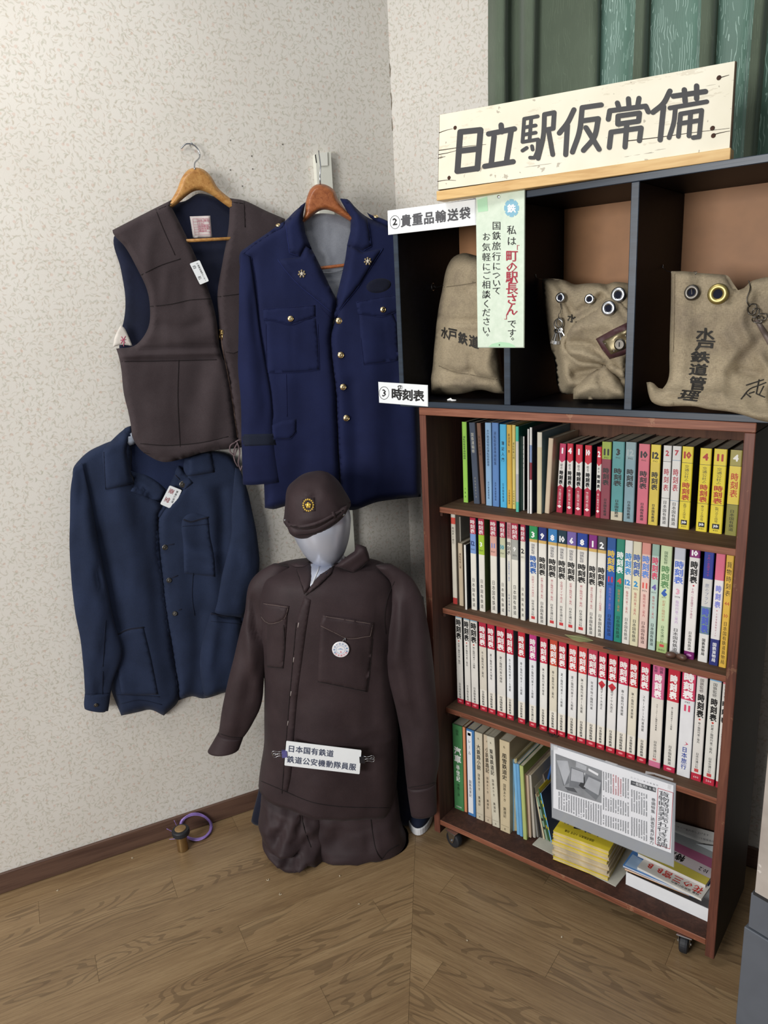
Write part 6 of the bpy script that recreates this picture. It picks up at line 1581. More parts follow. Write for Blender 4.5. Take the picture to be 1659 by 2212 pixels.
col = panel('collar', [(724, 1223.6), (737, 1211), (752, 1200), (765.5, 1191), (770.3, 1175), (781, 1178), (791, 1182), (796, 1196), (799, 1211), (782, 1226), (764, 1240), (745, 1232)], FMQ, .052, .012, M['brown_cloth2'], uj, edge=8, g=5, key='uj_c', smooth=False, ridges=[([(735, 1222), (765, 1205), (785, 1190)], .008, 12)])
seams('stitching', [[(727, 1224), (745, 1231), (763, 1237), (797, 1211)], [(661, 1285), (690, 1262), (716, 1237)], [(640, 1230), (657, 1278)]], ['uj_c', 'uj'], M['brown_dark'], uj, NM, r=.0009, off=.001)
seams('buttonhole', [[(704, 1240), (708, 1236)]], ['uj_c', 'uj'], M['trim_black'], uj, NM, r=.0013, step=3)
# round enamel badge hanging from the pocket
bd = thing('round_badge', 'round white badge with red and blue print hanging on brown chest pocket', 'badge', tuple(cast(736, 1401, ['uj_f', 'uj'])[0]))
c = cast(736, 1401, ['uj_f', 'uj'])[0] + NM * .004
Z2 = np.cross(UM, NM); Z2 = Zv
MB().lathe([(.0215, 0), (.0225, .0008), (.0222, .0018), (.021, .0024)], c, NM, 36).build('disc', flat('#e6e4e6', 0.25, 0, 'enamel', 0.02), bd)
remember('bdg', [c + NM * .0025 + UM * a * .1 + Zv * b * .1 for a, b in ((-1, -1), (1, -1), (1, 1), (-1, 1))], [(0, 1, 2, 3)])
bl_, rdp = flat('#4f86b8', 0.5, 0, 'badge_blue', 0), flat('#c83f5a', 0.5, 0, 'badge_red', 0)
g1 = []; g2 = []
for i, ch in enumerate('国鉄友の会記念乗車'):
    a = math.radians(205 - i * 28); V, F, _ = glyph(ch, .012)
    V = (V - [.5, .38]) * .0058; an = a - math.pi / 2
    V = V @ np.array([[math.cos(an), math.sin(an)], [-math.sin(an), math.cos(an)]]) + np.array([math.cos(a), math.sin(a)]) * .0168
    g1.append((V, F))
for i, ch in enumerate('日本旅行会'):
    a = math.radians(222 + i * 26); V, F, _ = glyph(ch, .012)
    V = (V - [.5, .38]) * .0062; an = a + math.pi / 2
    V = V @ np.array([[math.cos(an), math.sin(an)], [-math.sin(an), math.cos(an)]]) + np.array([math.cos(a), math.sin(a)]) * .0168
    g2.append((V, F))
g1.append(ring2(0, 0, .0118, .0112, 32)); g1.append(poly2([(-.009, .001), (0, .0035), (.0085, -.001), (0, .0012)])); g2.append(poly2([(-.002, -.008), (.0008, -.003), (.001, -.007), (.004, -.0085)]))
tag(lettering([(g1, bl_), (g2, rdp)], (c + NM * .0027, UM, Zv), bd, 'print'), kind='stuff')
MB().tube([c + NM * .001 + Zv * .0225 + UM * .006, c + NM * .003 + Zv * .029 + UM * .010, c + NM * .0 + Zv * .031 + UM * .014, c + NM * .001 + Zv * .024 + UM * .013], .0011, 6).build('clip', M['metal'], bd)
# white caption card held by two bulldog clips
cd_t = thing('caption_card', 'white caption card clipped across the lower front of brown uniform jacket', 'label', tuple(FMQ.at(700, 1636, .12)))
pcen = FMQ.at(698, 1636, .128)
Q4 = [(618.5, 1600.6), (780.8, 1620.8), (776.6, 1672.5), (614.3, 1653.4)]
cd, kk = flat_card('card', Q4, pcen, NM, .0015, M['white_plastic'], cd_t, .04)
gi = glyph_list('日本国有鉄道', .025, .60, .098, .30, .028, pitch=.102) + glyph_list('鉄道公安機動隊員服', .025, .16, .098, .30, .028, pitch=.103)
tag(drape_glyphs([(gi, flat('#4d5468', 0.5, 0, 'slate_ink', 0))], Q4, [kk], cd_t, NM, .0005), kind='stuff')
for side, (x, y), body in ((-1, (614, 1628), '#5a5790'), (1, (783, 1640), '#1c1c22')):
    p = FMQ.at(x, y, .128)
    cp = thing('binder_clip', ('violet' if side < 0 else 'black') + ' binder clip gripping the ' + ('left' if side < 0 else 'right') + ' end of the white caption card', 'clip', tuple(p), group=None)
    MB().prism([(-.008, -.009), (.006, -.0105), (.006, .0105), (-.008, .009)], .007, (p + NM * .0045, UM * -side if False else UM * (1 if side > 0 else -1), -NM, Zv)).build('clip_body', flat(body, 0.35, 0, 'clip_paint', 0.02), cp)
    m4 = MB()
    d = side
    for k, w in ((1, .004), (-1, -.004)):
        pts = [(0.004, .007), (.012, .0035), (.019, .0045), (.024, .008), (.030, .0075), (.033, .0), (.030, -.0075), (.024, -.008), (.019, -.0045), (.012, -.0035), (.004, -.007)]
        m4.tube([p + UM * d * a + Zv * (b * .75 + k * .006) + NM * w for a, b in pts], .0009, 6)
    m4.build('clip_handle', M['metal'], cp, smooth=True)

# field cap
cap = thing('field_cap', 'dark brown cloth field cap with gold crest sitting on the silver head', 'cap', tuple(FMQ.at(690, 1100)))
loft('crown', [(672, 1021), (650, 1028), (634, 1040), (621, 1053), (617, 1080), (615, 1108), (613, 1122), (622, 1134)], [(700, 1020), (712, 1025), (731, 1042), (746, 1066), (757, 1085), (758, 1090), (752, 1098), (738, 1112)], FMQ, .004, 1.32, M['brown_cloth2'], cap, rows=30, seg=44, key='cap', nz=(.004, 26, 30, 9), sup=.95,
     ridges=[([(648, 1050), (665, 1062), (690, 1055)], -.007, 7), ([(655, 1044), (670, 1050)], .005, 6), ([(700, 1040), (720, 1060), (735, 1090)], .004, 8)])
KC = ['cap', 'head']
br = panel('visor', [(616, 1124), (622, 1128), (650, 1134), (680, 1130), (717, 1113), (740, 1096), (750, 1092), (750, 1104), (744, 1114), (730, 1128), (717.5, 1137), (700, 1149), (679, 1158), (662, 1163), (647, 1163.6), (636, 1160), (626.5, 1153), (621, 1140)], FMQ, .085, .010, M['brown_cloth2'], cap, edge=8, g=5, key='visor', ridges=[([(640, 1150), (680, 1145), (720, 1125)], .010, 14)])
drape('chin_strap', [(620, 1128), (650, 1133), (682, 1127), (718, 1110), (745, 1094), (757, 1082), (758, 1089), (742, 1104), (719, 1119), (683, 1137), (650, 1142), (622, 1137)], ['visor', 'cap'], .006, M['brown_cloth2'], cap, NM, g=5, edge=3, key='strap')
seams('seam', [[(621, 1134), (650, 1140), (683, 1134), (718, 1117), (742, 1101)], [(640, 1156), (680, 1151), (718, 1130), (742, 1110)]], ['strap', 'visor', 'cap'], M['brown_dark'], cap, NM, r=.0010)
drape('strap_loop', [(716, 1106), (723, 1103), (728, 1118), (720, 1122)], ['strap', 'visor', 'cap'], .003, M['brown_cloth2'], cap, NM, g=4, edge=2)
for x, y in ((616, 1124), (742, 1112)):
    h = cast(x, y, ['strap', 'visor', 'cap']); MB().lathe([(.003, 0), (.0032, .001), (.001, .0022)], h[0], NM, 10).build('rivet', M['metal'], cap)
drape('badge_cloth', [(653, 1077), (680, 1074), (682, 1104), (655, 1107)], ['cap'], .0018, M['brown_cloth2'], cap, NM, g=4, edge=1, key='bcl', smooth=False)
h = cast(666.5, 1090, ['bcl', 'cap']); c = h[0] + NM * .0055
cg = MB(); G2 = flat('#e0bd55', 0.4, 0.5, 'gold_embroidery', 0.1)
for i in range(16):
    a = 2 * math.pi * i / 16
    q_ = c + UM * .0125 * math.cos(a) + Zv * .0150 * math.sin(a)
    cg.lathe([(.0014, 0), (.0026, .001), (.002, .002), (.0006, .0028)], q_, NM, 8)
cg.lathe([(.006, 0), (.0062, .0012), (.004, .0028), (.001, .0036)], c, NM, 12)
for i in range(5):
    a = math.pi / 2 + 2 * math.pi * i / 5
    cg.lathe([(.002, .001), (.0028, .0022), (.0012, .0036)], c + UM * .0052 * math.cos(a) + Zv * .0052 * math.sin(a), NM, 8)
cg.build('crest', G2, cap)

# trousers heaped on the floor
tr = thing('brown_trousers', 'dark brown uniform trousers crumpled on the floor beneath the jacket', 'trousers', tuple(FMQ.at(735, 1830)))
loft('trouser_leg', [(572, 1690), (562, 1730), (562, 1780), (574, 1812), (578, 1832), (590, 1842)], [(700, 1690), (706, 1740), (712, 1790), (716, 1830), (706, 1838), (680, 1846)], FMQ, .012, lambda t: .60 + .5 * min(1, t * 1.6), M['brown_cloth2'], tr, rows=60, seg=60, clampz=.002, nz=(.016, 30, 24, 41), key='tr', maxdep=.118, sup=.85,
     ridges=[([(645, 1725), (625, 1770), (612, 1808)], .016, 9), ([(655, 1735), (650, 1790), (625, 1815)], -.018, 8), ([(575, 1800), (620, 1815), (665, 1812)], .018, 8), ([(580, 1815), (630, 1832), (660, 1840)], -.014, 7), ([(590, 1730), (582, 1770), (572, 1800)], .010, 9), ([(665, 1800), (672, 1830), (690, 1860)], -.010, 6), ([(640, 1842), (665, 1832), (680, 1840)], .010, 7), ([(640, 1722), (618, 1750), (600, 1788)], -.012, 5), ([(662, 1722), (660, 1760), (640, 1795)], .014, 6), ([(585, 1722), (574, 1760)], .009, 6), ([(580, 1790), (610, 1800), (650, 1795)], -.012, 5), ([(600, 1826), (640, 1822), (668, 1800)], .013, 6), ([(680, 1800), (690, 1840), (694, 1862)], .012, 6), ([(660, 1752), (676, 1790)], -.010, 5)])
loft('trouser_leg', [(672, 1690), (664, 1740), (660, 1790), (668, 1820), (690, 1832), (715, 1836)], [(856, 1690), (862, 1740), (866, 1775), (874, 1800), (884, 1822), (866, 1838)], FMQ, .006, lambda t: .50 + .22 * min(1, t * 1.6), M['brown_cloth2'], tr, rows=60, seg=60, clampz=.002, nz=(.012, 36, 40, 47), key='tr', maxdep=.120, sup=.85,
     ridges=[([(700, 1745), (690, 1800), (700, 1850)], .008, 16), ([(730, 1755), (735, 1800)], -.009, 7), ([(770, 1750), (775, 1790), (768, 1840)], .009, 10), ([(795, 1752), (803, 1800), (815, 1845)], -.010, 6), ([(718, 1840), (780, 1852), (840, 1846)], .008, 8), ([(840, 1755), (850, 1800), (840, 1850)], .006, 14), ([(860, 1850), (885, 1825)], .010, 8)])
seams('seam', [[(800, 1757), (805, 1800), (816, 1845), (824, 1856), (838, 1838), (862, 1825)], [(652, 1728), (655, 1780), (672, 1830)]], ['tr'], M['brown_dark'], tr, NM, r=.0013)
# dark navy trousers behind, seen between sleeve and jacket
nv = thing('navy_trousers', 'dark navy trousers standing behind the brown uniform, mostly hidden', 'trousers', tuple(FMQ.at(890, 1770, -.16)))
FB2 = -.075
loft('trouser_leg', [(862, 1290), (856, 1400), (852, 1600), (850, 1750), (852, 1768)], [(915, 1290), (920, 1360), (915, 1500), (905, 1700), (908, 1768)], FMQ, FB2, .8, M['trim_black'], nv, rows=30, seg=24, nz=(.006, 30, 80, 3), maxdep=.04)
loft('trouser_leg', [(566, 1640), (560, 1700), (548, 1750), (543, 1772)], [(600, 1640), (600, 1700), (590, 1760), (575, 1777)], FMQ, -.06, .8, M['trim_black'], nv, rows=20, seg=24, nz=(.004, 30, 60, 5), maxdep=.035)
# canvas shoe
sc_ = PZ(902, 1811, 0.0)
shoe = thing('canvas_shoe', 'navy canvas slip-on shoe with white sole beside the bookcase foot', 'shoe', tuple(sc_))
fw = np.array([.50, -.86, 0]); fw /= np.linalg.norm(fw); sd = np.array([-fw[1], fw[0], 0])
def shoe_ring(t, z, k=1.0):
    L = .245
    return None
def shoe_outline(k):
    pts = []
    for i in range(36):
        a = 2 * math.pi * i / 36
        x = math.cos(a); y = math.sin(a)
        wdt = .041 if x > 0 else .033
        pts.append((x * .115 * k, y * wdt * k * (1 - .12 * max(0, -x))))
    return pts
tip = sc_ - fw * .006
cen = tip - fw * .117
cen = np.array([cen[0], cen[1], 0])
def rings(specs):
    V = []; F = []
    n = 36
    for (k, z, sx, lift) in specs:
        for (x, y) in shoe_outline(k):
            V.append(cen + fw * (x + sx) + sd * y + Zv * (z + lift * max(0, -x) * 1.0))
    for i in range(len(specs) - 1):
        for j in range(n):
            F.append((i * n + j, i * n + (j + 1) % n, (i + 1) * n + (j + 1) % n, (i + 1) * n + j))
    F.append(tuple(range(n))[::-1]); F.append(tuple((len(specs) - 1) * n + j for j in range(n)))
    return V, F
V, F = rings([(.97, .001, 0, 0), (1.0, .004, 0, 0), (1.0, .022, 0, 0), (.97, .025, 0, 0)]); mesh('sole', V, F, flat('#dfe0e2', 0.5, 0, 'white_rubber', 0.03), shoe, smooth=False)
V, F = rings([(.96, .0248, 0, 0), (.95, .034, -.001, .0), (.88, .046, -.004, .12), (.74, .055, -.012, .2), (.55, .060, -.026, .25), (.40, .062, -.036, .26)]); mesh('upper', V, F, fabric('navy_canvas', '#1a2236', '#151c2e'), shoe, smooth=True)

# brass fitting with purple string on the floor by the wall
bp = PZ(391, 1838, 0.0)
bp = bp - NL * 0.0 + np.array([0, 0.008, 0])
pw = thing('brass_cylinder', 'short brass cylinder with a black rubber collar standing by the baseboard', 'cylinder', (bp[0], bp[1], 0))
b0 = np.array([bp[0], bp[1], 0])
MB().lathe([(.0155, .0005), (.016, .002), (.016, .052), (.0155, .053)], b0, Zv, 28).build('tube', M['brass'] if False else flat('#a98d63', 0.38, 0.9, 'dull_brass', 0.12), pw, smooth=False)
MB().lathe([(.017, .053), (.0245, .054), (.0258, .057), (.0258, .068), (.024, .071), (.018, .072)], b0, Zv, 30).build('rubber_collar', M['rubber'], pw)
MB().lathe([(.0165, .0718), (.0165, .0735), (.015, .0742)], b0, Zv, 26).build('end_disc', flat('#b39468', 0.5, 0.7, 'worn_brass_disc', 0.2), pw)
st = thing('purple_string', 'loose loop of frayed purple plastic string lying behind brass cylinder', 'string', tuple(PZ(425, 1800, 0.0)))
def lay(x, y, e=0.0):
    p = PZ(x, y, .004 + e)
    return p if NL @ p - DL > .014 + e else WALL_L.at(x, y, .014 + e)
PU = flat('#a185cf', 0.45, 0, 'purple_raffia', 0.15)
random.seed(3)
for k in range(14):
    pts = []
    a0 = -200 + random.uniform(-15, 10)
    for i in range(30):
        a = math.radians(a0 + i * 12.2)
        rx = 31 + random.uniform(-.8, .8) + (k % 5) * 1.1; ry = 25 + (k * 7 % 6) * 1.0
        pts.append((423 + rx * math.cos(a), 1786 + ry * math.sin(a) * 1.0))
    R = [lay(x, y, .0015 * (k % 4)) for x, y in pts]
    MB().tube(R, .0015, 5).build('strand', PU, st, smooth=True)
for ln in ([(386, 1800), (382, 1785), (376, 1772)], [(388, 1800), (372, 1796), (360, 1790)], [(392, 1808), (378, 1812), (366, 1813)], [(452, 1785), (456, 1790), (450, 1800)], [(392, 1776), (396, 1790), (400, 1800)]):
    MB().tube([lay(x, y, .003) for x, y in resample(ln, 4, False)], .0009, 5).build('strand', PU, st, smooth=True)

# ================================================================ contents of the black box
def canvas():
    t = NT('stained_canvas'); o = t.obj()
    col = t.ramp(t.noise(o, 6, 5, .65), [(0.28, lin('#74685a')), (0.5, lin('#93866f')), (0.7, lin('#a5977e'))])
    d = t.noise(o, 24, 5, .75)
    col = t.mix(t.math('MULTIPLY', t.math('GREATER_THAN', d, 0.62), 0.22), col, lin('#5a4c3e'))
    w1 = t.noise(t.mapping(o, (900, 900, 160)), 1.0, 1); w2 = t.noise(t.mapping(o, (160, 160, 900)), 1.0, 1)
    wv = t.math('MULTIPLY', t.math('ADD', w1, w2), 0.5)
    col = t.mix(0.45, col, t.ramp(wv, [(0.35, (0.3, 0.3, 0.3, 1)), (0.65, (0.7, 0.7, 0.7, 1))]), 'OVERLAY')
    t.base(col); t.set(0.85, 0, 0.2); t.bump(t.math('ADD', wv, t.math('MULTIPLY', t.noise(o, 40, 3), .8)), 0.35, 0.0008)
    return t.m
M['canvas'] = canvas()
ZF = KZ0 + tk
FK = lambda y: Frame(np.array([0, y, 0.]), 0.0)
NK = -Yv
def chars(name, lst, keys, parent, mat, off=.0015, bold=.03):
    """lst: (char, cx, cy, w, h, slope, slant) in photo pixels, laid on cloth"""
    for ch, cx, cy, w, h, sl, sn in lst:
        V, F, _ = glyph(ch, bold)
        lo, hi = V.min(0), V.max(0)
        Q = (V - (lo + hi) / 2) / (hi - lo)
        P2 = np.stack([cx + Q[:, 0] * w + Q[:, 1] * sn, cy - Q[:, 1] * h + Q[:, 0] * w * sl], 1)
        mesh(name, layered(cast_many(P2, keys) + NK * off, F), F, mat, parent)
def eyelet(x, y, r, keys, mat, parent, n=NK, tiltx=0.0):
    h = cast(x, y, keys); c = h[0] + n * .004
    nn = n + Xv * tiltx; nn /= np.linalg.norm(nn)
    e = MB().lathe([(r * .44, .0006), (r * .48, .0022), (r * .70, .0030), (r * .94, .0018), (r, .0)], c, nn, 26)
    # ring: drop the closing caps
    e.F = [f for f in e.F if len(f) == 4]; e.M = [0] * len(e.F)
    o = e.build('eyelet', mat, parent, smooth=True)
    MB().lathe([(r * .46, .0002), (r * .46, .0007)], c, nn, 20).build('eyelet_hole', M['trim_black'], parent)
    return c
INKB = flat('#2b2824', 0.8, 0, 'stencil_ink', 0.1)
# left bag
yb = PZ(1000, 855, ZF)[1]
b1 = thing('mail_bag', 'tall canvas mail bag with black station lettering in the left compartment', 'bag', (-1.03, yb, ZF))
X1 = (KX0 + tk + .004, DIV[0] - .003)
panel('sack', [(927, 850), (929, 825), (933, 804), (938, 750), (943, 698), (948, 662), (954, 632), (964, 582), (971, 566), (980, 555), (1001, 546.6), (1020, 550), (1045, 560), (1062, 590), (1070, 660), (1078, 740), (1084, 800), (1092, 850), (1070, 849), (1040, 842), (1000, 850), (960, 853)],
      FK(yb), .02, .055, M['canvas'], b1, edge=42, g=7, key='b1', xc=X1, zmin=ZF + .001, nz=(.004, 30, 60, 5),
      ridges=[([(955, 690), (975, 694), (1020, 694), (1060, 688)], -.009, 7), ([(950, 700), (1000, 703), (1060, 700)], .006, 8), ([(962, 800), (990, 810), (1016, 800), (1030, 816), (1060, 822)], -.012, 8), ([(1016, 770), (1019, 800)], -.008, 8), ([(952, 836), (985, 830), (1020, 838), (1050, 832)], .014, 8),
              ([(975, 620), (990, 640), (1030, 612)], -.005, 9), ([(1065, 750), (1050, 790), (1060, 810)], .010, 12), ([(960, 740), (955, 800)], .006, 10)])
chars('character', [('水', 961, 719, 15, 25, .25, 0), ('戸', 978, 723, 19, 26, .2, 0), ('鉄', 1000, 731, 20, 26, .3, 0), ('道', 1024, 738, 21, 27, .3, 0)], ['b1'], b1, INKB)
seams('seam', [[(948, 790), (980, 803), (1010, 808), (1060, 818), (1085, 822)], [(960, 620), (1000, 615), (1028, 610)]], ['b1'], fabric('canvas_seam', '#6f6452', None), b1, NK, r=.0008)
rg = MB(); c0 = PX(934, 620, KX0 + tk + .003)
rg.tube([c0 + np.array([0.002, .006 * math.cos(a), .009 * math.sin(a)]) for a in np.linspace(0, 5.6, 20)], .0013, 6)
c1 = cast(957, 617, ['b1'])[0]; c2 = cast(1022, 609, ['b1'])[0]
rg.tube([c0 + np.array([.002, 0, 0]), (c0 + c1) / 2 - Zv * .002, c1 + NK * .001, (c1 + c2) / 2 + NK * .002, c2 + NK * .001], .0008, 5)
wr = rg.build('wire_hook', M['metal']); tag(wr, 'thin steel wire with a ring holding the left bag to box side', 'wire')
pc = PZ(975, 866, ZF)
o = MB().tube([pc + np.array(v) for v in ((-.012, 0, .0015), (-.004, .004, .003), (.004, -.002, .0012), (.013, .002, .002))], [.002, .004, .003, .001], 4).build('paper_scrap', M['white_paper'])
tag(o, 'white torn paper scrap on the black floor below the left bag', 'scrap')
# middle bag
yb2 = PZ(1290, 861, ZF)[1]
b2 = thing('mail_bag', 'crumpled canvas mail bag with keys and brass lock in the middle compartment', 'bag', (-.72, yb2, ZF))
X2 = (DIV[0] + .0195, DIV[1] - .003)
panel('sack', [(1171, 603), (1185, 601), (1199, 602), (1222, 606), (1240, 614), (1268, 612), (1296, 612), (1310, 614), (1327, 609), (1345, 610), (1372, 615), (1378, 640), (1380, 700), (1378, 760), (1376, 820), (1366, 861), (1300, 863), (1238.5, 862), (1238, 850), (1225, 852), (1212, 849), (1203, 830), (1199, 787), (1190, 749), (1182, 700), (1177, 661), (1172, 625)],
      FK(yb2), .02, .060, M['canvas'], b2, edge=34, g=6, key='b2', xc=X2, zmin=ZF + .001, nz=(.006, 26, 40, 15),
      ridges=[([(1200, 604), (1215, 625), (1222, 640)], -.014, 8), ([(1240, 618), (1270, 614), (1300, 622), (1310, 640)], .014, 9), ([(1222, 650), (1240, 680), (1300, 640), (1318, 622)], -.016, 8), ([(1235, 700), (1215, 750), (1222, 790), (1230, 830)], .018, 10), ([(1245, 690), (1300, 668), (1350, 690)], .012, 12),
              ([(1232, 745), (1270, 760), (1310, 786)], -.022, 9), ([(1226, 760), (1250, 785), (1300, 790), (1340, 810)], .020, 9), ([(1310, 786), (1345, 800), (1345, 812)], .014, 6), ([(1240, 810), (1280, 800), (1300, 800), (1320, 830)], -.016, 8), ([(1245, 830), (1300, 826), (1350, 850)], .018, 14), ([(1304, 786), (1320, 810), (1340, 818)], -.018, 6), ([(1195, 760), (1207, 830)], -.010, 8), ([(1300, 640), (1340, 672), (1360, 690)], -.012, 6), ([(1207, 670), (1216, 720)], -.010, 8)])
chars('character', [('水', 1236, 688, 20, 18, .2, 0)], ['b2'], b2, INKB)
panel('folded_flap', [(1228, 703), (1262, 680), (1300, 653), (1314, 641), (1335, 648), (1372, 690), (1378, 780), (1354, 772), (1350, 798), (1345, 818), (1325, 808), (1306, 790), (1270, 786), (1240, 782), (1223, 768), (1217, 740)], FK(yb2), .072, .032, M['canvas'], b2, edge=20, g=6, key='b2', xc=X2, nz=(.005, 24, 30, 18), smooth=True,
      ridges=[([(1235, 740), (1275, 745), (1310, 775), (1335, 800)], -.016, 8), ([(1240, 712), (1290, 700), (1350, 712)], .010, 14), ([(1226, 760), (1262, 765), (1300, 782)], .012, 7), ([(1320, 650), (1345, 675), (1362, 700)], -.010, 7)])
panel('folded_flap', [(1304, 788), (1330, 810), (1350, 838), (1360, 861), (1300, 863), (1238.5, 862), (1238, 840), (1252, 822), (1280, 804)], FK(yb2), .080, .032, M['canvas'], b2, edge=18, g=6, key='b2', xc=X2, zmin=ZF + .001, nz=(.004, 24, 30, 28), smooth=False,
      ridges=[([(1300, 796), (1296, 820), (1310, 850)], -.012, 9), ([(1250, 845), (1290, 835), (1340, 850)], .010, 10)])
eyelet(1212, 643, .0115, ['b2'], M['metal'], b2); eyelet(1275, 646, .0115, ['b2'], M['metal'], b2, tiltx=.2)
eyelet(1337, 637, .0165, ['b2'], M['metal'], b2); eyelet(1316, 666, .0160, ['b2'], M['metal'], b2)
# lock plate on a maroon leather patch
LQ = [(1287, 732), (1325, 711), (1366, 691), (1372, 722), (1374, 756), (1345, 768), (1317, 776), (1300, 754)]
lp = drape('leather_patch', LQ, ['b2'], .006, flat('#46262a', 0.6, 0, 'maroon_leather', 0.12), b2, NK, g=5, edge=3, smooth=False, key='lk')
pl_ = drape('lock_plate', [(1301, 737), (1336, 719), (1366, 706), (1369, 744), (1345, 756), (1320, 766)], ['lk'], .006, flat('#8f8468', 0.4, 0.8, 'tarnished_brass', 0.15), b2, NK, g=5, edge=2, smooth=False, key='lkp')
h = cast(1339, 744, ['lkp']); MB().lathe([(.012, 0), (.0125, .002), (.0105, .0035), (.0095, .002), (.009, .002)], h[0] + NK * .001, NK, 24).build('lock_ring', M['dark_metal'], b2)
MB().box((-.0012, 0, -.005), (.0012, .002, .005), ax=(h[0] + NK * .0042, Xv, Yv, Zv)).build('keyhole', M['ink'], b2)
for x, y in ((1308, 742), (1352, 725), (1327, 758), (1353, 736)):
    h = cast(x, y, ['lkp']); MB().lathe([(.0016, 0), (.0012, .0012)], h[0] + NK * .001, NK, 8).build('rivet', M['dark_metal'], b2)
# bunch of keys
kc = cast(1212, 700, ['b2'])[0] + NK * .014
kt = thing('key_bunch', 'bunch of old steel keys wired to the middle canvas bag', 'keys', tuple(kc))
MB().tube([kc + np.array([.0105 * math.cos(a), -.002 * math.sin(a), .0115 * math.sin(a)]) for a in np.linspace(0, 2 * math.pi, 24, endpoint=False)], .0014, 6, closed=True).build('key_ring', M['metal'], kt, smooth=True)
w0_ = cast(1212, 655, ['b2'])[0] + NK * .004
MB().tube([w0_, w0_ - Zv * .012 + Xv * .003, w0_ - Zv * .022, (w0_ + kc) / 2 + NK * .003, kc + Zv * .0115], .0009, 5).build('wire', M['metal'], kt)
MB().tube([kc + Zv * .004 + np.array([.008 * math.cos(a) + .004, -.003, .010 * math.sin(a)]) for a in np.linspace(0, 2 * math.pi, 20, endpoint=False)], .0018, 6, closed=True).build('key_ring', M['dark_metal'], kt, smooth=True)
for i in range(6):
    a = math.radians(-112 + i * 11); d = np.array([math.cos(a), -.12 + .05 * i, math.sin(a)]); s0 = kc + np.array([math.cos(a) * .0105, -.002 * (i % 3), math.sin(a) * .0115])
    sdv = np.array([-math.sin(a), 0, math.cos(a)])
    mk2 = MB().tube([s0 + d * .004 + (d * math.cos(t) + sdv * math.sin(t)) * .0045 for t in np.linspace(0, 2 * math.pi, 12, endpoint=False)], .0011, 5, closed=True)
    mk2.tube([s0 + d * .0085, s0 + d * .034], .0017, 6)
    mk2.box((.026, -.0008, 0), (.033, .0008, .006), ax=(s0, d, Yv, sdv))
    mk2.build('key', M['metal'] if i % 2 else M['dark_metal'], kt)
# right bag, hanging over the front edge
yb3 = 1.60
b3 = thing('mail_bag', 'wide flat canvas mail bag with vertical black lettering in the right compartment', 'bag', (-.42, yb3, ZF))
def tlt(V): return np.clip((V[:, 1] - 800) / 75, 0, 1.3) ** 1.5 * .052 
panel('sack', [(1450, 586), (1480, 586), (1515, 590), (1545, 592), (1572, 596), (1582, 610), (1594, 627), (1607, 622), (1622, 608), (1640, 602), (1662, 598), (1700, 600), (1740, 610), (1745, 760), (1742, 905), (1700, 915), (1660, 912), (1640, 908), (1610, 898), (1578, 890), (1530, 884), (1500, 878), (1468, 877), (1440, 878), (1421, 875), (1408, 868), (1401, 852), (1396.5, 826), (1404, 825), (1413, 829), (1422, 838), (1431, 840), (1440, 828), (1445, 812), (1446, 771), (1447, 720), (1449, 661)],
      FK(yb3), .0, .022, M['canvas'], b3, edge=14, g=6.5, key='b3', xc=(DIV[1] + .0195, KX1 - tk - .002), nz=(.004, 40, 60, 25), tilt=tlt,
      ridges=[([(1480, 596), (1478, 700), (1470, 800), (1450, 850)], .010, 22), ([(1515, 592), (1512, 620)], -.004, 5), ([(1620, 640), (1600, 690), (1620, 740)], .012, 14), ([(1575, 600), (1590, 630), (1580, 650)], -.012, 8), ([(1660, 720), (1620, 760), (1580, 830)], -.010, 14), ([(1560, 720), (1590, 760), (1560, 800)], .008, 12),
              ([(1430, 845), (1480, 850), (1560, 850)], .008, 9), ([(1440, 860), (1500, 864), (1600, 880)], -.008, 7), ([(1640, 770), (1660, 800), (1650, 860)], .014, 12), ([(1600, 800), (1640, 810)], -.010, 8)])
chars('character', [('水', 1524, 722, 40, 28, .05, 2), ('戸', 1523, 747, 42, 24, .05, 3), ('鉄', 1513, 771, 42, 25, .05, 3), ('道', 1509, 798, 40, 26, .05, 4), ('管', 1507, 828, 36, 30, .05, 5), ('理', 1490, 854, 44, 22, .1, 12)], ['b3'], b3, INKB)
eyelet(1495.5, 632, .0150, ['b3'], M['dark_metal'], b3)
eyelet(1552, 635, .0195, ['b3'], flat('#a3935c', 0.35, 0.9, 'brass_eyelet', 0.08), b3)
h1 = cast(1496, 636, ['b3'])[0] + NK * .004; h2_ = cast(1503, 592, ['b3'])[0] + NK * .002
MB().tube([h1, h1 + NK * .003 + Zv * .008, h2_, h2_ + Zv * .004 + Xv * .003, h2_ + Zv * .004 - Xv * .004], .0009, 5).build('wire', M['metal'], b3)
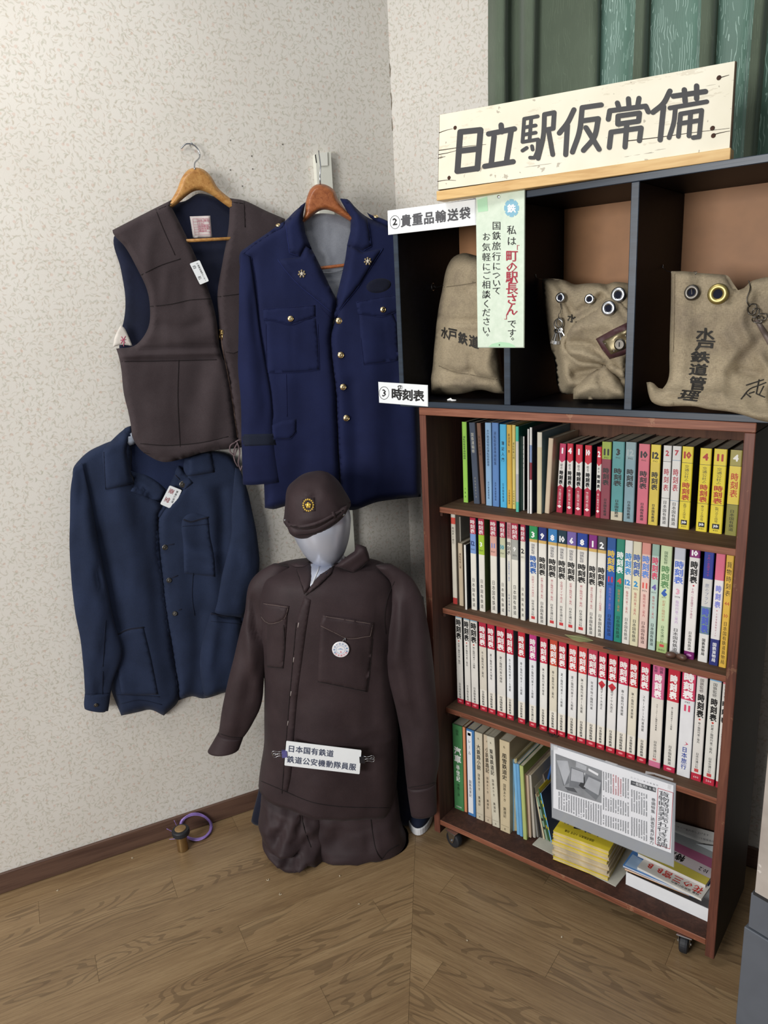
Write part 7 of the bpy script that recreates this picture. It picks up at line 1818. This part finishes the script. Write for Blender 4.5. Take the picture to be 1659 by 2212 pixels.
# strap, buckle and scrawled writing at the right
drape('strap', [(1628, 690), (1640, 690), (1662, 722), (1680, 760), (1668, 762), (1650, 730)], ['b3'], .005, flat('#6f625c', 0.5, 0, 'worn_leather', 0.15), b3, NK, g=5, edge=2, smooth=False)
for k, (x, y, rx, rz) in enumerate(((1627, 668, .008, .010), (1640, 690, .010, .006), (1636, 676, .006, .009), (1650, 684, .009, .006))):
    c = cast(x, y, ['b3'])[0] + NK * (.008 + .002 * k)
    MB().tube([c + np.array([rx * math.cos(a), 0.002 * math.sin(2 * a), rz * math.sin(a)]) for a in np.linspace(0, 2 * math.pi, 16, endpoint=False)], .0013, 5, closed=True).build('chain_link', M['dark_metal'], b3, smooth=True)
seams('handwriting', [[(1601, 862), (1620, 840), (1640, 832), (1655, 826)], [(1618, 850), (1630, 846)], [(1640, 820), (1634, 850), (1652, 858)], [(1612, 832), (1650, 820)], [(1650, 834), (1641, 852)], [(1604, 858), (1612, 850), (1622, 858)]], ['b3'], INKB, b3, NK, r=.0013, off=.0012)
seams('wire', [[(1618, 606), (1622, 620), (1614, 650), (1620, 662)]], ['b3'], M['dark_metal'], b3, NK, r=.001, off=.004)
seams('seam', [[(1458, 592), (1457, 680), (1455, 760)]], ['b3'], fabric('canvas_seam_dark', '#6a5f4e', None), b3, NK, r=.0007)
for i, (x, y, x2, y2, xx, lab) in enumerate(((1158, 598, 1172, 604, DIV[0] + .0165, 'bent wire hook on the divider left of the middle bag'), (1432, 578, 1450, 588, DIV[1] + .0165, 'bent wire hook on the divider left of the right bag'))):
    a = PX(x, y, xx + .001); b = cast(x2, y2, ['b2', 'b3'])[0]
    o = MB().tube([a + Zv * .006 - Yv * .002, a, (a + b) / 2 - Zv * .002, b], .0008, 5).build('wire_hook', M['metal']); tag(o, lab, 'wire')

# ================================================================ bottom shelf, right half
Z4 = SH[3] + .0004
def slab_book(name, lab, fl, fr, z, th, dep, cover, edge, cat='magazine', group=None, top=None, parent=None, sh=0.0, lean=None):
    """a magazine lying flat: front corners in photo pixels on height z"""
    a, b = PZ(*fl, z), PZ(*fr, z)
    X = (b - a); L = np.linalg.norm(X); X /= L; Y = np.array([-X[1], X[0], 0])
    r = thing(name, lab, cat, tuple(a), group=group)
    MB().box((0.0008, 0.0008, z + .0006 - a[2]), (L - .0008, dep - .0008, z + th - .0006 - a[2]), ax=(a, X, Y, Zv)).build('page_block', edge, r)
    c = MB().box((0, 0, 0), (L, dep, .0006), ax=(a, X, Y, Zv)); c.box((0, 0, th - .0006), (L, dep, th), ax=(a, X, Y, Zv))
    c.build('cover', cover, r)
    if top: 
        its, mt, m5 = top, [], MB()
        for gl, m in its:
            if m not in mt: mt.append(m)
            for V, F in gl: m5.add([a + X * x * L + Y * y * dep + Zv * (th + .0003) for x, y in V], F, mt.index(m))
        tag(m5.build('print', mt, r), kind='stuff')
    return r, (a, X, Y, L)
def rot180(gl):
    return [(1 - V, F) for V, F in gl]
# pale sheet and the yellow stack
CRM = flat('#d0c0a2', 0.8, 0, 'cream_paper_edges', 0.15); YEL = flat('#e8d23c', 0.5, 0, 'yellow_cover', 0.04); YED = flat('#d8c384', 0.7, 0, 'yellowed_edges', 0.1)
slab_book('paper_folder', 'pale grey folder lying under the yellow timetable stack', (1150, 1825), (1330, 1916), Z4, .0025, .20, flat('#c5c3b6', 0.6, 0, 'pale_grey_card'), flat('#b9b7aa', 0.6, 0, 'pale_grey_edges'), 'folder')
nlay = 9; z = Z4 + .003
hgt = (PY(1187, 1806, PZ(1194, 1856, z)[1])[2] + PY(1315, 1835, PZ(1314, 1903, z)[1])[2]) / 2 * 1.0 - z; hgt *= 1.1
order = ['undermost', 'second from the bottom', 'third from the bottom', 'fourth from the bottom', 'middle one', 'fourth from the top', 'third from the top', 'second from the top', 'topmost']
for i in range(nlay):
    th = hgt / nlay
    fx = [0, 3, -2, 2, 0, -3, 1, -1, 0][i]
    # corners keep the same plan position while the height rises
    a = PZ(1194, 1856, z); b = PZ(1313, 1903, z)
    if i == 0: A0, B0 = a, b
    zi = z + i * th
    pa, pb = A0 + np.array([fx * .0008, fx * .001, 0]), B0 + np.array([fx * .0008, fx * .0012, 0])
    pa[2] = pb[2] = zi
    top = None
    if i == nlay - 1:
        gl = glyph_list('10', .78, .60, .14, .32, .03) ; g2 = glyph_list('受験界', .18, .52, .15, .30, .03, pitch=.19)
        g3 = glyph_list('国鉄旅行案内時刻表特集', .25, .86, .045, .06, 0)
        top = [(rot180(glyph_list('10', .80, .55, .16, .3, .03)) + rot180(glyph_list('界出験受', .02, .55, .155, .28, .03, pitch=.19)) + rot180(glyph_list('国鉄受験案内 十月号 特集', .30, .88, .045, .06, 0)), M['ink'])]
    slab_book('yellow_timetable', 'yellow-covered booklet in the flat stack on bottom shelf, ' + order[i], tuple(to_px(pa)), tuple(to_px(pb)), zi, th - .0003, .182, YEL if i in (0, 8, 7, 5) else flat('#d3c096', 0.7, 0, 'faded_cover'), YED if i in (0, 5, 7, 8) else CRM, 'book', 'flat stack of yellow booklets', top)
# white tray
ta, tb = PZ(1351.5, 1910, Z4), PZ(1530, 1992, Z4)
X = tb - ta; L = np.linalg.norm(X); X /= L; Y = np.array([-X[1], X[0], 0]); 
L = min(L, (BX1 - t_ - .003 - ta[0]) / X[0])
hh = .037
tr_ = thing('white_tray', 'shallow white cardboard tray holding magazines at the right of bottom shelf', 'tray', tuple(ta))
tm = flat('#e9eaec', 0.5, 0, 'white_card', 0.02)
dp = .20
for nm, a_, b_ in (('tray_wall', (0, 0, 0), (L, .0015, hh)), ('tray_wall', (0, dp, 0), (L, dp + .0015, hh)), ('tray_wall', (0, .0016, 0), (.0015, dp - .0001, hh)), ('tray_wall', (L - .0015, .0016, 0), (L, dp - .0001, hh)), ('tray_floor', (.0016, .0016, 0.0002), (L - .0016, dp - .0001, .0016))):
    MB().box(a_, b_, ax=(ta, X, Y, Zv)).build(nm, tm, tr_)
zt = Z4 + hh + .0012
def magx(name, lab, u0, u1, v0, z, th, dep, rz, cover, edge, top=None):
    o_ = ta + X * u0 + Y * v0; o_[2] = z
    ca, sa = math.cos(rz), math.sin(rz)
    X2 = X * ca + Y * sa; Y2 = -X * sa + Y * ca
    r = thing(name, lab, 'magazine', tuple(o_)); Lm = u1 - u0
    MB().box((.0008, .0008, .0006), (Lm - .0008, dep - .0008, th - .0006), ax=(o_, X2, Y2, Zv)).build('page_block', edge, r)
    c = MB().box((0, 0, 0), (Lm, dep, .0006), ax=(o_, X2, Y2, Zv)); c.box((0, 0, th - .0006), (Lm, dep, th), ax=(o_, X2, Y2, Zv)); c.build('cover', cover, r)
    if top:
        mt, m5 = [], MB(); lv = 0
        for gl, m in top:
            lv += 1
            if m not in mt: mt.append(m)
            for V, F in gl: m5.add([o_ + X2 * x * Lm + Y2 * y * dep + Zv * (th + .00025 + .00005 * lv) for x, y in V], F, mt.index(m))
        tag(m5.build('print', mt, r), kind='stuff')
    return r
WHP = flat('#dcd9d2', 0.6, 0, 'magazine_edges', 0.08)
fl_ = lambda c: flat(c, 0.35, 0, None, 0.02)
magx('magazine', 'orange-backed magazine at the bottom of the pile on the white tray', -.006, .155, .004, zt, .004, .18, math.radians(3), fl_('#d79a5a'), WHP)
magx('magazine', 'magazine with blue sky and train photo cover on the tray', -.012, .168, .006, zt + .0045, .005, .18, math.radians(1), fl_('#5b8fd0'), WHP,
     [([poly2([(.02, .02), (.5, .03), (.46, .2), (.03, .3)])], fl_('#a9c6e6')), ([poly2([(.30, .04), (.62, .02), (.6, .22), (.34, .25)])], fl_('#3a4a34')), ([poly2([(.55, .05), (.8, .04), (.78, .2), (.55, .22)])], fl_('#6a6258')), (rot180(glyph_list('鉄道', .06, .82, .10, .10, .01)), M['white_paper'])])
magx('magazine', 'white magazine with red upside-down title on the tray pile', .022, .186, .014, zt + .010, .006, .17, math.radians(-4), fl_('#dedad2'), WHP,
     [(rot180(glyph_list('花の三宮BB', .04, .80, .145, .15, .028, pitch=.155)), flat('#c8342c', 0.5, 0, 'title_red', 0)), (rot180(glyph_list('特集 国鉄旅行案内', .06, .93, .05, .05, 0)), M['ink']), ([poly2([(.02, .34), (.98, .30), (.98, .98), (.02, .98)])], fl_('#1f3f66'))])
magx('magazine', 'pink and yellow magazine with upside-down black title topping the tray pile', .008, .182, .052, zt + .0165, .009, .14, math.radians(-3), fl_('#d9cfd0'), WHP,
     [([poly2([(0, 0), (1, 0), (1, .20), (0, .26)])], fl_('#d8c95a')), ([poly2([(0, .52), (1, .46), (1, .72), (0, .74)])], fl_('#b5688c')), ([poly2([(0, .74), (1, .72), (1, 1), (0, 1)])], fl_('#aeb4b6')), (rot180(glyph_list('10.2', .06, .62, .085, .14, .012)) + rot180(glyph_list('特急増発', .42, .55, .13, .20, .03, pitch=.14)), M['ink'])])
# leaning sheets at the back of the tray
def leaner(name, lab, q, ylow, ytop, mat, th=.003, prt=None):
    """sheet leaning back: lower corners at ylow, upper corners at ytop"""
    P = [PY(q[0][0], q[0][1], ytop), PY(q[1][0], q[1][1], ytop), PY(q[2][0], q[2][1], ylow), PY(q[3][0], q[3][1], ylow)]
    for p in P: p[0] = min(p[0], BX1 - t_ - .003)
    n = np.cross(P[1] - P[0], P[3] - P[0]); n /= np.linalg.norm(n)
    if n[1] > 0: n = -n
    r = thing(name, lab, 'sheet', tuple(P[3]))
    mesh('sheet', P + [p - n * th for p in P], [(0, 1, 2, 3), (7, 6, 5, 4), (0, 4, 5, 1), (1, 5, 6, 2), (2, 6, 7, 3), (3, 7, 4, 0)], mat, r)
    if prt:
        m6 = MB(); mt = []
        for gl, m in prt:
            if m not in mt: mt.append(m)
            for V, F in gl:
                m6.add([P[3] * (1 - x) * (1 - y) + P[2] * x * (1 - y) + P[1] * x * y + P[0] * (1 - x) * y + n * .0006 for x, y in V], F, mt.index(m))
        tag(m6.build('print', mt, r), kind='stuff')
leaner('printed_sheet', 'grey printed paper sheet leaning at the back of the bottom shelf', [(1420, 1764), (1545, 1799), (1543, 1850), (1420, 1828)], 1.790, 1.806, flat('#a9a8a4', 0.6, 0, 'grey_paper'), .002,
       [(glyph_list('国鉄貨物時刻表のご案内申し上げます', .05, .78, .05, .10, 0) + glyph_list('列車運転時刻の大改正について関係各位', .1, .58, .05, .10, 0) + glyph_list('昭和四十四年十月一日全国貨物列車', .05, .38, .05, .10, 0), M['grey_ink'])])
leaner('grey_board', 'smooth bluish grey board leaning behind the magazines on the tray', [(1410, 1808), (1542, 1828), (1540, 1882), (1405, 1862)], 1.755, 1.785, flat('#9aa0a2', 0.45, 0, 'grey_card'), .003)

# laminated newspaper taped to the front of the third shelf
YN = SY - .004
nw = thing('laminated_clipping', 'laminated newspaper clipping taped to the shelf edge above the yellow stack', 'newspaper', tuple(PY(1325, 1820, YN)))
def npts(L2, dy=0.0): return [PY(x / 3.77 + 1160, y / 3.77 + 1580, YN - dy) for x, y in L2]
Q = npts([(135, 118), (1112, 440), (1092, 992), (132, 622)])
mesh('paper', Q + [p + Yv * .0006 for p in Q], [(0, 1, 2, 3), (7, 6, 5, 4), (0, 4, 5, 1), (1, 5, 6, 2), (2, 6, 7, 3), (3, 7, 4, 0)], flat('#f1f2f6', 0.6, 0, 'newsprint', 0.01), nw)
m7 = MB(); mt = [flat('#8d9094', 0.6, 0, 'photo_grey', .12), flat('#33363c', 0.6, 0, 'news_ink', 0), flat('#c04a52', 0.6, 0, 'red_pen', 0), flat('#f0f1f4', 0.6, 0, 'news_white', 0), flat('#6c7076', 0.6, 0, 'news_grey', .1), flat('#b9bcc2', 0.6, 0, 'news_light', .1)]
def npoly(L2, k, dy): m7.add(npts(L2, dy), [tuple(range(len(L2)))], k)
npoly([(150, 180), (530, 320), (525, 585), (155, 470)], 0, .0004)
for (k, q4) in ((5, [(160, 235), (250, 240), (268, 330), (225, 440)]), (4, [(175, 290), (255, 300), (262, 420), (215, 445)]), (3, [(180, 285), (258, 290), (262, 306), (186, 304)]), (4, [(275, 290), (385, 330), (395, 470), (262, 450)]), (5, [(282, 300), (378, 335), (380, 420), (275, 400)]), (3, [(300, 310), (392, 338), (390, 356), (302, 330)]),
                (4, [(400, 345), (528, 400), (522, 500), (480, 560), (340, 440)]), (5, [(420, 370), (520, 415), (500, 520), (380, 450)]), (3, [(420, 370), (512, 430), (505, 446), (415, 390)]), (3, [(428, 470), (500, 512), (495, 530), (424, 488)]), (1, [(225, 452), (300, 460), (330, 500), (250, 480)]), (5, [(320, 245), (405, 285), (400, 320), (315, 290)]), (3, [(420, 300), (500, 345), (496, 362), (418, 318)])):
    npoly(q4, k, .0005 + .00003 * k)
npoly([(765, 398), (970, 460), (967, 497), (762, 433)], 1, .0004)
def nchar(ch, cx, cy, w, h, k, bold=.02, dy=.0007, sl=.3):
    V, F, _ = glyph(ch, bold); lo, hi = V.min(0), V.max(0)
    Q_ = (V - [.5, .38])
    P2 = [(cx + a * w, cy - b * h + a * w * sl) for a, b in Q_]
    m7.add(npts(P2, dy), F, k)
for i, ch in enumerate('一般販売30年'):
    nchar(ch, 790 + i * 27.5, 422 + i * 8.6, 27 if ch > '9' else 30, 29, 3, .012)
for a, b in (((985, 462), (1108, 500)), ((1108, 500), (1082, 958)), ((1082, 958), (962, 915)), ((962, 915), (985, 462))):
    a, b = np.array(a, float), np.array(b, float); d = (b - a) / np.linalg.norm(b - a); n2 = np.array([-d[1], d[0]]) * 2.2
    npoly([tuple(a + n2), tuple(b + n2), tuple(b - n2), tuple(a - n2)], 2, .0006)
for i, ch in enumerate('貨物時刻表売れ行き好調'):
    yy = 512 + i * 41.2; xx = 1035 - i * 1.7
    nchar(ch, xx, yy, 92, 44, 1, .012)
for i, ch in enumerate('巻頭特集、読者写真が魅力'):
    nchar(ch, 948 - i * 1.3, 558 + i * 31.5, 34, 31, 1, .012)
for i, ch in enumerate('二〇二一年三月発行'):
    nchar(ch, 770 + i * 26, 375 + i * 8, 18, 12, 4, 0)
# body text: vertical lines of small characters
random.seed(11)
def column(x, ytop, ybot, k=4, xs=17):
    y = ytop
    while y < ybot - 8:
        if random.random() < .94:
            w = xs * .36; t_h = 5.2
            for dx, dy_, ww, hh_ in ((0, -2.6, w, .9), (0, 2.4, w * .8, .9), (random.uniform(-3, 3), 0, 1.0, t_h * .5), (random.uniform(-4, 4), random.uniform(-1, 1), w * .5, .8)):
                npoly([(x + dx - ww, y + dy_ - hh_), (x + dx + ww, y + dy_ - hh_ + .3 * ww), (x + dx + ww, y + dy_ + hh_ + .3 * ww), (x + dx - ww, y + dy_ + hh_)], k, .0006)
        y += 9.0
for i in range(13): column(905 - i * 31 if False else 890 - i * 21, 505 - i * 7 if i < 7 else 340 + (12 - i) * 8, 0) if False else None
x = 892
while x > 770: column(x, 475 + (x - 770) * .34, 660 + (x - 770) * .3); column(x, 700 + (x - 770) * .3, 855 + (x - 770) * .36); x -= 20
x = 742
while x > 540: column(x, 330 + (x - 540) * .30, 500 + (x - 540) * .28, 2 if 615 < x < 700 else 4); column(x, 525 + (x - 540) * .28, 645 + (x - 540) * .3); column(x, 680 + (x - 540) * .3, 768 + (x - 540) * .36); x -= 20
x = 520
while x > 160: column(x, 605 + (x - 520) * .33, 768 + (x - 520) * .38); x -= 20
column(250, 488, 500)
tag(m7.build('print', mt, nw), kind='stuff')
pm = NT('laminate_film'); pm.b.inputs['Base Color'].default_value = (.62, .65, .70, 1); pm.set(.18, 0, .5); pm.b.inputs['Alpha'].default_value = .05
Q = npts([(105, 92), (1135, 420), (1118, 1112), (118, 705)], .0016)
mesh('film', Q + [p + Yv * .0003 for p in Q], [(0, 1, 2, 3), (7, 6, 5, 4), (0, 4, 5, 1), (1, 5, 6, 2), (2, 6, 7, 3), (3, 7, 4, 0)], pm.m, nw)
# the cloudy backing sheet of the pouch
Q = npts([(110, 96), (1130, 425), (1113, 1106), (122, 700)], -.0012)
bs = NT('cloudy_film'); bs.b.inputs['Base Color'].default_value = lin('#aeb2b8'); bs.set(.3, 0, .5); bs.b.inputs['Alpha'].default_value = .72
mesh('backing_film', Q + [p + Yv * .0003 for p in Q], [(0, 1, 2, 3), (7, 6, 5, 4), (0, 4, 5, 1), (1, 5, 6, 2), (2, 6, 7, 3), (3, 7, 4, 0)], bs.m, nw)
tp = NT('clear_tape'); tp.b.inputs['Base Color'].default_value = (.9, .92, .95, 1); tp.set(.08, 0, .8); tp.b.inputs['Alpha'].default_value = .35
for q4 in ([(118, 105), (168, 118), (162, 150), (115, 152)], [(885, 322), (962, 338), (965, 352), (880, 345)], [(962, 338), (1110, 385), (1108, 402), (962, 355)], [(1062, 430), (1095, 440), (1080, 475), (1058, 465)], [(560, 235), (660, 268), (640, 280), (556, 248)]):
    Q = npts(q4, .0024); mesh('tape', Q, [(0, 1, 2, 3)], tp.m, nw)

# loosely leaning pamphlets between the olive booklet and the yellow stack
YP = 1.612
prev = None
for i, (bx, by, tx, ty, wd_, dep, spc, cov, desc) in enumerate((
    (1120, 1436, 1086, 700, 13, .15, '#8f6a5c', '#b7a290', 'thin reddish brown leaning pamphlet'), (1140, 1436, 1106, 720, 24, .15, '#c2ab94', '#cbb8a2', 'tan leaning pamphlet'), (1186, 1438, 1138, 716, 26, .16, '#b8b2a6', '#c9c5ba', 'light grey leaning newspaper booklet'),
    (1230, 1436, 1160, 780, 16, .16, '#8c8a86', '#a7a49c', 'dark grey leaning booklet'), (1268, 1432, 1182, 850, 20, .15, '#232326', '#dad7d0', 'black-spined leaning booklet'), (1306, 1420, 1206, 900, 15, .15, '#d6c9a8', '#cdbf9c', 'cream leaning booklet'),
    (1336, 1400, 1222, 900, 24, .16, '#7f9c86', '#93ad98', 'sage green leaning magazine'), (1372, 1372, 1246, 760, 9, .16, '#1f6a3e', '#d8c83a', 'dark green and yellow leaning magazine'), (1392, 1340, 1268, 770, 12, .17, '#6fb2de', '#1f3a66', 'light blue-edged magazine with navy cover leaning left'))):
    b0_ = PZ(bx / 5.352 + 930, by / 5.352 + 1540, Z4 + .003)
    yf = max(YP, min(b0_[1], 1.645)) + (.0 if i < 7 else .0)
    z0 = Z4 + (.0032 if i > 0 else .0032)
    a = PY(bx / 5.352 + 930, by / 5.352 + 1540, yf); tpt = PY(tx / 5.352 + 930, ty / 5.352 + 1540, yf)
    h_ = math.hypot(tpt[0] - a[0], tpt[2] - a[2]); lean_ = math.atan2(tpt[0] - a[0], tpt[2] - a[2])
    w_ = wd_ / 5.352 / FPX * np.linalg.norm(a - EYE) * .95
    r = thing('magazine', desc + ' on the bottom shelf', 'magazine', (a[0], yf, z0), rot=(0, lean_, 0), group='leaning pamphlets on the bottom shelf')
    m8 = MB().box((0, 0.0006, 0), (.0005, dep, h_)); m8.box((w_ - .0005, .0006, 0), (w_, dep, h_)); mesh('cover', m8.V, m8.F, fl_(cov), r, world=False)
    m9 = MB().box((0, 0, 0), (w_, .0006, h_)); mesh('spine', m9.V, m9.F, fl_(spc), r, world=False)
    m9 = MB().box((.0006, .0007, .001), (w_ - .0006, dep - .002, h_ - .001)); mesh('page_block', m9.V, m9.F, CRM, r, world=False)
    if i in (6, 7, 8):
        gl = [rect2(w_ * .1, h_ * f, w_ * .9, h_ * (f + .06)) for f in (.25, .45, .72)]
        mesh('spine_mark', [(x, -.0003, z_) for V, F in gl for x, z_ in V], [tuple(range(k * 4, k * 4 + 4)) for k in range(3)], fl_('#e8d43a' if i != 6 else '#1d1d20'), r, world=False)
# upright navy and taupe books at the back of that gap
for lab, x0, x1, dep, h_, ln, c, yy in (('tall navy hardback leaning right at the back of the bottom shelf', -.868, -.862, .10, .23, .22, '#24508e', 1.70), ('taupe leaning folder behind the pamphlets on the bottom shelf', -.80, -.794, .09, .17, -.30, '#a3968a', 1.70)):
    r = thing('magazine', lab, 'magazine', (x0, yy, Z4 + .004), rot=(0, ln, 0)); m9 = MB().box((0, 0, 0), (x1 - x0, dep, h_), c=.0008); mesh('cover', m9.V, m9.F, fl_(c), r, world=False)

# small natural things lying on the shelves
def on_shelf(x, y, z): return PZ(x, y, z)
lf = MB(); c = on_shelf(1250, 1378, SH[1]); 
pts = [(1222, 1372), (1236, 1372), (1256, 1372), (1272, 1378), (1282, 1384), (1268, 1386), (1250, 1386), (1236, 1381)]
P = [on_shelf(x, y, SH[1] + .0012) for x, y in pts]; cc = np.mean(P, 0) + Zv * .002
V = P + [cc] + [p - Zv * .0006 for p in P]
F = [(i, (i + 1) % 8, 8) for i in range(8)] + [(i, i + 9, (i + 1) % 8 + 9, (i + 1) % 8) for i in range(8)]
lo_ = thing('leaf', 'pale green dried leaf lying on the edge of the second shelf', 'leaf', tuple(c)); mesh('blade', V, F, flat('#8c9160', 0.7, 0, 'dry_leaf', .15), lo_)
MB().tube([on_shelf(1220, 1371, SH[1] + .002), cc + Zv * .0006, on_shelf(1281, 1384, SH[1] + .002)], .0005, 5).build('midrib', flat('#b9bb8a', .7), lo_)
for i, (x, y) in enumerate(((1449, 1421), (1472, 1426))):
    c = on_shelf(x, y, SH[1]); n_ = 16
    ax_ = np.array([.9, .3 - .5 * i, 0]); ax_ /= np.linalg.norm(ax_)
    prof = [(.0006, -.0125), (.0045, -.011), (.0068, -.006), (.0075, 0), (.0068, .006), (.0045, .010), (.0012, .0125)]
    o = MB().lathe(prof, c + Zv * .0076, ax_, n_).build('acorn', flat('#5f4436', .4, 0, 'acorn_brown', .1), smooth=True)
    tag(o, 'brown dried acorn on the second shelf, ' + ('left one of the two' if i == 0 else 'right one of the two'), 'acorn', 'two acorns on the second shelf')
c = on_shelf(1325, 1404, SH[1]); o = MB().tube([on_shelf(x, y, SH[1] + .002) for x, y in ((1303, 1399), (1315, 1401), (1328, 1405), (1346, 1406))], [.0018, .0026, .0022, .0006], 8).build('seed_pod', flat('#2c211c', .6), smooth=True); tag(o, 'dark dried seed pod on the second shelf near the leaf', 'seed pod')
o = MB().tube([on_shelf(x, y, SH[2] + .002) for x, y in ((1183, 1583), (1192, 1590), (1200, 1584), (1210, 1586), (1203, 1592), (1190, 1586))], .0012, 6).build('twig', flat('#221c1a', .6), smooth=True); tag(o, 'tiny black twig on the third shelf above the newspaper', 'twig')
o = MB().tube([on_shelf(x, y, SH[0] + .002) for x, y in ((1134, 1103), (1140, 1099), (1147, 1102), (1154, 1097), (1160, 1098))], .0014, 6).build('twig', flat('#221c1a', .6), smooth=True); tag(o, 'small black curled twig on the front of the top shelf', 'twig')
